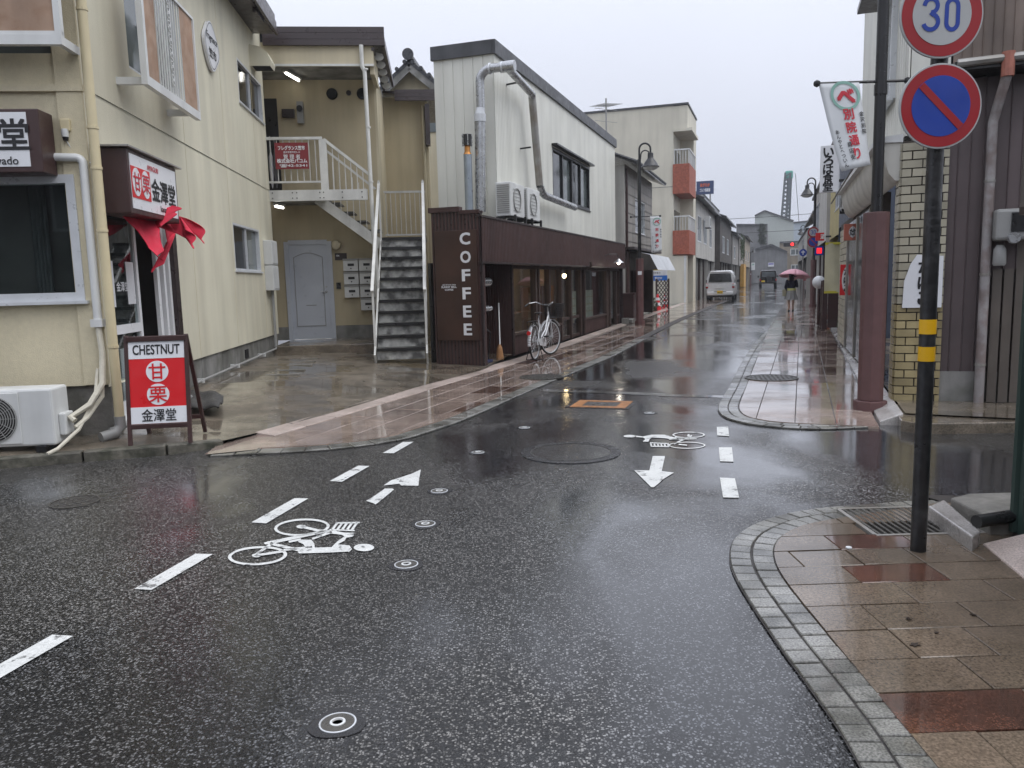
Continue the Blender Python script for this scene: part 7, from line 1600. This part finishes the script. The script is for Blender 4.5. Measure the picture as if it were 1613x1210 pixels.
def parked(fr, label, mat):
    t = thing('parked_car', label, 'car', fr); W = 1.65; L = 3.8
    loft([sect(W*.85, .35, .8, 0, .1), sect(W, .28, .92, .25, .1), sect(W, .26, .98, 1.1, .1), sect(W, .26, 1.0, 3.3, .1), sect(W*.95, .3, .95, L, .1)]).build('body', mat, t, smooth=True)
    loft([sect(W*.9, .96, 1.02, .85, .03, W*.86), sect(W*.9, .98, 1.5, 1.5, .1, W*.74), sect(W*.9, .98, 1.52, 2.8, .1, W*.74), sect(W*.88, .98, 1.06, 3.7, .05, W*.8)]).build('cabin', mat, t, smooth=True)
    MB().hexa([(-W*.4, .84, 1.03), (W*.4, .84, 1.03), (W*.4, 1.0, 1.03), (-W*.4, 1.0, 1.03)], [(-W*.33, 1.36, 1.43), (W*.33, 1.36, 1.43), (W*.33, 1.5, 1.43), (-W*.33, 1.5, 1.43)]).build('windscreen', M('windscreen', (.16, .19, .2), .05, .1, spec=.8), t)
    for s in (-1, 1):
        MB().box(s*W*.36-.14, s*W*.36+.14, -.0, .22, .62, .76).build('headlight', K['white_clean'], t, bevel=.03)
        MB().hexa([(s*W*.455, 1.2, 1.04), (s*W*.42, 1.2, 1.04), (s*W*.42, 3.2, 1.04), (s*W*.455, 3.2, 1.04)], [(s*W*.385, 1.6, 1.42), (s*W*.35, 1.6, 1.42), (s*W*.35, 2.9, 1.42), (s*W*.385, 2.9, 1.42)]).build('side_window', K['car_glass'], t); MB().box(s*(W*.5+.0), s*(W*.5+.17), 1.15, 1.23, .98, 1.12).build('mirror', mat, t, bevel=.02)
        for y in (.7, L-.75): wheel(t, (s*(W*.5-.1), y, .29), .29, .17)
    MB().box(-W*.42, W*.42, -.05, .1, .3, .5).build('bumper', K['black'], t, bevel=.03); MB().box(-.16, .16, -.07, -.05, .42, .56).build('number_plate', K['white_print'], t)
parked(Fr(G(1290, 464, .02), -D_ANG), 'red car with pale windscreen parked behind the lamp post with signs', K['car_red'])
# ---- city bicycle
def bicycle():
    rp = G(843, 567, .045); fr = Fr(rp, 90 - 18.0)
    t = thing('bicycle', 'white city bicycle with front basket on its stand by the coffee shop', 'bicycle', fr, z=.045)
    K['bike'] = M('white_bike_paint', (.62, .63, .65), .25, .05, coat=.5); Rw = .325; wb = 1.07; hub = (0, 0, Rw); st_ = 24      # x forward
    steer = -22
    fm_ = Matrix.Translation((wb, 0, 0)) @ Matrix.Rotation(R(steer), 4, 'Z')
    def wheel_(M4, rear):
        def P_(x, y, z): return tuple(M4 @ Vector((x, y, z)))
        q = MB(); n = 40; q.tube([P_(Rw*.975*math.cos(2*math.pi*i/n), 0, Rw+Rw*.975*math.sin(2*math.pi*i/n)) for i in range(n+1)], .017, 8, False); w_ = q.build('wheel', K['tyre'], t, smooth=True)
        q = MB(); q.tube([P_(Rw*.91*math.cos(2*math.pi*i/n), 0, Rw+Rw*.91*math.sin(2*math.pi*i/n)) for i in range(n+1)], .012, 6, False); q.build('rim', K['alu'], w_, smooth=True)
        q = MB()
        for i in range(28):
            a = 2*math.pi*i/28; q.tube([P_(.02*math.cos(a+1.2), .02*(-1)**i, Rw+.02*math.sin(a+1.2)), P_(Rw*.9*math.cos(a), 0, Rw+Rw*.9*math.sin(a))], .0018, 4, False)
        q.build('spokes', K['alu'], w_, kind='stuff')
        MB().tube([P_(0, -.05, Rw), P_(0, .05, Rw)], .022, 10).build('hub', K['galv'], w_)
        q = MB(); a0, a1 = (20, 190) if rear else (35, 165)
        for s_ in range(24):
            b0, b1 = R(a0+(a1-a0)*s_/24), R(a0+(a1-a0)*(s_+1)/24); rr = Rw*1.07
            q.quad(P_(rr*math.cos(b0), -.03, Rw+rr*math.sin(b0)), P_(rr*math.cos(b1), -.03, Rw+rr*math.sin(b1)), P_(rr*math.cos(b1), .03, Rw+rr*math.sin(b1)), P_(rr*math.cos(b0), .03, Rw+rr*math.sin(b0)))
        o = q.build('mudguard', K['bike'], t, smooth=True); o.modifiers.new('s', 'SOLIDIFY').thickness = .004
        return P_
    wheel_(Matrix.Identity(4), True); PF_ = wheel_(fm_, False)
    bb = (.43, 0, .28); seat = (.30, 0, .78); head = (wb-.14, 0, .82); head2 = (wb-.08, 0, .62)
    def tb(pts, r, nm, mat=None): return MB().tube(pts, r, 10).build(nm, mat or K['bike'], t, smooth=True)
    tb([bb, (.27, 0, .70)], .016, 'seat_tube'); tb([(.27, 0, .70), seat], .012, 'seat_post', K['galv'])
    tb([head2, (.75, 0, .42), bb], .02, 'down_tube'); tb([(head[0], 0, .74), (.72, 0, .5), (.40, 0, .36)], .016, 'top_tube'); tb([head2, head], .02, 'head_tube')
    for s in (-1, 1):
        tb([bb, (0, s*.05, Rw)], .009, 'chain_stay'); tb([(.3, s*.02, .62), (0, s*.055, Rw)], .008, 'seat_stay'); tb([tuple(head2), PF_(-.03, s*.045, .66), PF_(0, s*.05, Rw)], .011, 'fork_blade')
    tb([head, (wb-.16, 0, .95)], .012, 'stem', K['galv'])
    hb = [PF_(-.42, .27, .93), PF_(-.3, .27, .98), PF_(-.17, .2, 1.0), PF_(-.13, .06, .95), PF_(-.13, -.06, .95), PF_(-.17, -.2, 1.0), PF_(-.3, -.27, .98), PF_(-.42, -.27, .93)]
    tb(hb, .011, 'handlebar', K['galv'])
    for a, b in ((hb[0], hb[1]), (hb[7], hb[6])): tb([a, b], .017, 'grip', K['black'])
    q = MB(); q.add([(.16, -.1, .80), (.16, .1, .80), (.28, .07, .82), (.45, .02, .81), (.45, -.02, .81), (.28, -.07, .82), (.17, -.09, .85), (.17, .09, .85), (.3, .06, .855), (.45, .015, .835), (.45, -.015, .835), (.3, -.06, .855)], [(0,1,2,3,4,5), (6,11,10,9,8,7), (0,6,7,1), (1,7,8,2), (2,8,9,3), (3,9,10,4), (4,10,11,5), (5,11,6,0)]); o = q.build('saddle', K['black'], t, smooth=True); sb = o.modifiers.new('s', 'SUBSURF'); sb.levels = sb.render_levels = 1
    # basket: woven wire
    bx0, bx1, by, bz0, bz1 = -.02, .26, .15, .70, .96; q = MB()
    def tp(u, v, f): k = .8 + .2*f; return PF_(.12+(u-.12)*k, v*k, bz0+(bz1-bz0)*f)
    for f in [i/8 for i in range(9)]: q.tube([tp(bx0, -by, f), tp(bx1, -by, f), tp(bx1, by, f), tp(bx0, by, f), tp(bx0, -by, f)], .004, 4, False)
    for i in range(9):
        for (u, v) in ((bx0+(bx1-bx0)*i/8, -by), (bx0+(bx1-bx0)*i/8, by), (bx0, -by+2*by*i/8), (bx1, -by+2*by*i/8)): q.tube([tp(u, v, 0), tp(u, v, 1)], .004, 4, False)
    for i in range(7): q.tube([tp(bx0, -by+2*by*i/6, 0), tp(bx1, -by+2*by*i/6, 0)], .004, 4, False)
    q.build('basket', K['black'], t)
    lam = MB().lathe([(.02, -.05), (.045, .0), (.05, .05), (.03, .06)], 16, (0, 0, 0), 'x').build('head_lamp', K['black'], t, smooth=True); lam.location = PF_(.1, .06, .6)
    MB().box(-.30, .08, -.055, .055, .69, .70).build('carrier', K['black'], t)
    for s in (-1, 1): tb([(-.28, s*.05, .69), (-.28, s*.05, .55)], .006, 'carrier_leg', K['black']); tb([(-.1, s*.05, .69), (0, s*.055, Rw)], .006, 'carrier_leg', K['black'])
    MB().lathe([(.035, -.02), (.04, 0), (.02, .015)], 14, (-.36, 0, .5), 'x').build('rear_reflector', M('reflector', (.55, .02, .02), .2), t, smooth=True)
    for s in (-1, 1): tb([(0, s*.07, Rw), (-.02, s*.16, .0)], .008, 'stand_leg', K['black'])
    tb([(-.02, -.16, .005), (-.02, .16, .005)], .007, 'stand_bar', K['black'])
    MB().lathe([(.09, -.005), (.09, .005)], 24, (bb[0], -.05, bb[2]), 'y').build('chain_ring', K['galv'], t); q = MB(); q.prism([(-.05, Rw-.05), (.5, bb[2]-.08), (.53, bb[2]+.02), (.46, bb[2]+.09), (-.03, Rw+.05)], -.07, -.055, 'y'); q.build('chain_guard', K['bike'], t)
    for s in (-1, 1):
        c_ = (bb[0]+.11*s, s*.09, bb[2]-.12*s); tb([(bb[0], s*.07, bb[2]), c_], .009, 'crank', K['galv']); MB().box(c_[0]-.045, c_[0]+.045, c_[1]-.0, c_[1]+.08*s, c_[2]-.012, c_[2]+.012).build('pedal', K['black'], t)
bicycle()
# ---- woman with pink umbrella, walking away
def woman():
    K['skin'] = M('skin', (.48, .30, .22), .5, .06); K['navy'] = M('navy_cardigan', (.012, .012, .028), .8, .15, 20, .2, 200); K['skirt'] = M('grey_skirt', (.27, .27, .26), .8, .1, 10); K['hair'] = M('black_hair', (.008, .007, .007), .4, .2, 30); K['lemon'] = M('lemon_shirt', (.55, .55, .2), .8, .08); K['bag'] = M('khaki_bag', (.30, .28, .19), .7, .1); K['pink'] = M('pink_umbrella_cloth', (.70, .36, .42), .6, .06); K['shoe'] = M('black_shoe', (.01, .01, .01), .35)
    p = G(1246, 490, .02); fr = Fr(p, -D_ANG+4); t = thing('person', 'person in navy cardigan and grey skirt walking away under an umbrella', 'person', fr, z=.02)
    # skeleton: (pos, radius); y is forward (away), x right
    V = {}; E_ = []
    def v(n, x, y, z, r, par=None, ry=None): V[n] = ((x, y, z), (r, ry or r)); (E_.append((par, n)) if par else None)
    v('pel', 0, 0, .80, .115); v('wai', 0, .0, .93, .10, 'pel'); v('che', 0, .01, 1.08, .115, 'wai'); v('nck0', 0, .01, 1.20, .075, 'che'); v('nck', 0, .015, 1.26, .045, 'nck0'); v('hd0', 0, .03, 1.33, .07, 'nck'); v('hd', 0, .03, 1.40, .088, 'hd0'); v('hd1', 0, .03, 1.455, .06, 'hd')
    v('hL', -.075, 0, .74, .085, 'pel'); v('kL', -.085, .05, .42, .052, 'hL'); v('cL', -.085, -.0, .28, .05, 'kL'); v('aL', -.085, -.06, .085, .03, 'cL'); v('fL', -.085, -.05, .035, .032, 'aL'); v('tL', -.09, .08, .025, .024, 'fL')
    v('hR', .075, 0, .74, .085, 'pel'); v('kR', .08, .10, .42, .052, 'hR'); v('cR', .08, .08, .27, .05, 'kR'); v('aR', .08, .12, .075, .03, 'cR'); v('fR', .08, .13, .03, .032, 'aR'); v('tR', .085, .25, .025, .024, 'fR')
    v('sL', -.15, .0, 1.17, .055, 'nck0'); v('eL', -.21, -.03, .94, .042, 'sL'); v('wL', -.19, .09, .78, .026, 'eL'); v('pL', -.19, .12, .74, .028, 'wL')
    v('sR', .15, .0, 1.17, .055, 'nck0'); v('eR', .20, .06, .96, .042, 'sR'); v('wR', .12, .20, 1.06, .026, 'eR'); v('pR', .10, .22, 1.09, .028, 'wR')
    for S, b in (('L', (-.19, .12, .74)), ('R', (.10, .22, 1.09))):
        for i in range(4):
            o_ = (i-1.5)*.018; v('f%d%sa' % (i, S), b[0]+.012, b[1]+.03+o_*.3, b[2]+o_-.01, .009, 'p'+S); v('f%d%sb' % (i, S), b[0]-.01, b[1]+.055-.004*i+o_*.3, b[2]+o_-.015, .008, 'f%d%sa' % (i, S))
        v('th%sa' % S, b[0]-.02, b[1]+.02, b[2]+.03, .009, 'p'+S); v('th%sb' % S, b[0]-.005, b[1]+.05, b[2]+.04, .008, 'th%sa' % S)
    ks = list(V); me = bpy.data.meshes.new('body'); me.from_pydata([V[k][0] for k in ks], [(ks.index(a), ks.index(b)) for a, b in E_], []); o = obj('body', me, K['skin'], t)
    sk = o.modifiers.new('skin', 'SKIN'); 
    if not me.skin_vertices: 
        bpy.context.view_layer.objects.active = o; bpy.ops.mesh.customdata_skin_add()
    for i, k in enumerate(ks): me.skin_vertices[0].data[i].radius = V[k][1]; me.skin_vertices[0].data[i].use_root = (k == 'pel')
    sb = o.modifiers.new('sub', 'SUBSURF'); sb.levels = sb.render_levels = 1
    def ell_loft(secs, n=18): return loft([[(cx+rx*math.cos(2*math.pi*i/n), cy+ry*math.sin(2*math.pi*i/n), z) for i in range(n)] for (z, cx, cy, rx, ry) in secs])
    ell_loft([(.86, 0, 0, .165, .13), (.93, 0, 0, .15, .125), (1.05, 0, .01, .165, .13), (1.16, 0, .01, .165, .11), (1.22, 0, .012, .10, .08), (1.25, 0, .015, .06, .055)]).build('cardigan', K['navy'], t, smooth=True)
    for s, pts in ((-1, [(-.12, 0, 1.19), (-.16, 0, 1.15), (-.215, -.03, .94), (-.195, .07, .81)]), (1, [(.12, 0, 1.19), (.16, 0, 1.15), (.205, .06, .96), (.135, .18, 1.045)])): MB().tube(pts, [.06, .068, .056, .042], 12).build('sleeve', K['navy'], t, smooth=True)
    ell_loft([(.80, 0, 0, .168, .138), (.885, 0, 0, .163, .134)]).build('shirt_hem', K['lemon'], t, smooth=True)
    n = 30; sec = []
    for z, rx, ry, am in ((.44, .25, .22, .022), (.55, .22, .19, .018), (.68, .19, .165, .01), (.82, .155, .128, 0)):
        sec.append([((rx+am*math.sin(9*2*math.pi*i/n))*math.cos(2*math.pi*i/n), .02*(.82-z)+(ry+am*math.sin(9*2*math.pi*i/n))*math.sin(2*math.pi*i/n), z) for i in range(n)])
    loft(sec).build('skirt', K['skirt'], t, smooth=True)
    ell_loft([(1.20, 0, -.035, .085, .05), (1.27, 0, -.03, .095, .07), (1.35, 0, .005, .10, .10), (1.42, 0, .015, .10, .105), (1.475, 0, .02, .075, .08), (1.50, 0, .02, .03, .03)]).build('hair', K['hair'], t, smooth=True)
    MB().tube([(.07, -.03, 1.36), (.13, -.04, 1.33), (.18, -.03, 1.335)], [.03, .025, .008], 8).build('hair_lock', K['hair'], t, smooth=True)
    MB().lathe([(.002, .022), (.014, .0), (.012, -.012)], 8, (0, .125, 1.375), 'y').build('nose', K['skin'], t)
    for s in (-1, 1):
        MB().lathe([(.004, .0), (.011, .004), (.004, .008)], 8, (s*.033, .113, 1.40), 'y').build('eye', K['hair'], t)
        MB().lathe([(.01, 0), (.024, s*.008), (.01, s*.014)], 8, (s*.09, .03, 1.385), 'x').build('ear', K['skin'], t)
    MB().box(-.02, .02, .108, .116, 1.338, 1.345).build('mouth', K['lamp_red'], t)
    for x, y in ((-.087, -.05), (.082, .13)): loft([[(x+a*.036*k, y+b, z) for a, b in ((-1, -.05), (1, -.05), (1, .12), (.5, .17), (-.5, .17), (-1, .12))] for z, k in ((0, 1), (.05, .9))]).build('shoe', K['shoe'], t)
    bg_ = thing('shoulder_bag', 'khaki shoulder bag hanging from the walking person arm', 'bag', fr, z=.02); q = MB(); q.prism([(-.16, .58), (.12, .58), (.16, .82), (-.13, .84)], -.06, .06, 'x'); o = q.build('bag', K['bag'], bg_, bevel=.02); o.location = (-.26, .08, .0); MB().tube([(-.25, .0, .8), (-.235, .02, .95), (-.25, .16, .82)], .01, 6).build('strap', K['bag'], bg_)
    um = thing('open_umbrella', 'pink umbrella held over the walking person', 'umbrella', fr, z=.02); apex = Vector((.14, .16, 1.62)); n = 8; Ru = .62; tilt = Matrix.Rotation(R(6), 3, 'Y') @ Matrix.Rotation(R(-8), 3, 'X')
    def up_(a, f):
        rr = Ru*f*(1 - .05*(1-abs(math.cos(a*n/2)))*f); zz = -.30*f**2.0 + .025*(1-abs(math.cos(a*n/2)))*f*f; return apex + tilt @ Vector((rr*math.cos(a), rr*math.sin(a), zz))
    for g in range(n):
        q = MB(); q.grid(4, 6, lambda u, w_: up_(2*math.pi*(g+u)/n, .01+.99*w_)); o = q.build('canopy_panel', K['pink'], um, smooth=True); o.modifiers.new('s', 'SOLIDIFY').thickness = .002
        MB().tube([up_(2*math.pi*g/n, f/5)+Vector((0, 0, -.006)) for f in range(0, 6)], .004, 5).build('rib', K['galv'], um)
    MB().tube([apex+tilt @ Vector((0, 0, .05)), apex+tilt @ Vector((0, 0, -.4)), Vector((.10, .24, 1.05))], .007, 6).build('shaft', K['galv'], um); MB().tube([(.10, .24, 1.12), (.095, .245, .98)], .014, 8).build('handle', K['black'], um)
woman()
# ================================================================ rain haze
hz = MB().box(-460, 460, -70, 850, -1.2, 75).build('haze', None, None, kind='stuff')
hz['label'] = 'thin pale rain haze filling the street air'; hz['category'] = 'haze'
hm = bpy.data.materials.new('rain_haze'); hm.use_nodes = True; t_ = hm.node_tree; t_.nodes.clear()
o_ = t_.nodes.new('ShaderNodeOutputMaterial'); v_ = t_.nodes.new('ShaderNodeVolumePrincipled'); v_.inputs['Color'].default_value = (.86, .89, .95, 1); v_.inputs['Density'].default_value = .0009; v_.inputs['Anisotropy'].default_value = .1
t_.links.new(v_.outputs[0], o_.inputs['Volume']); hz.data.materials.append(hm)
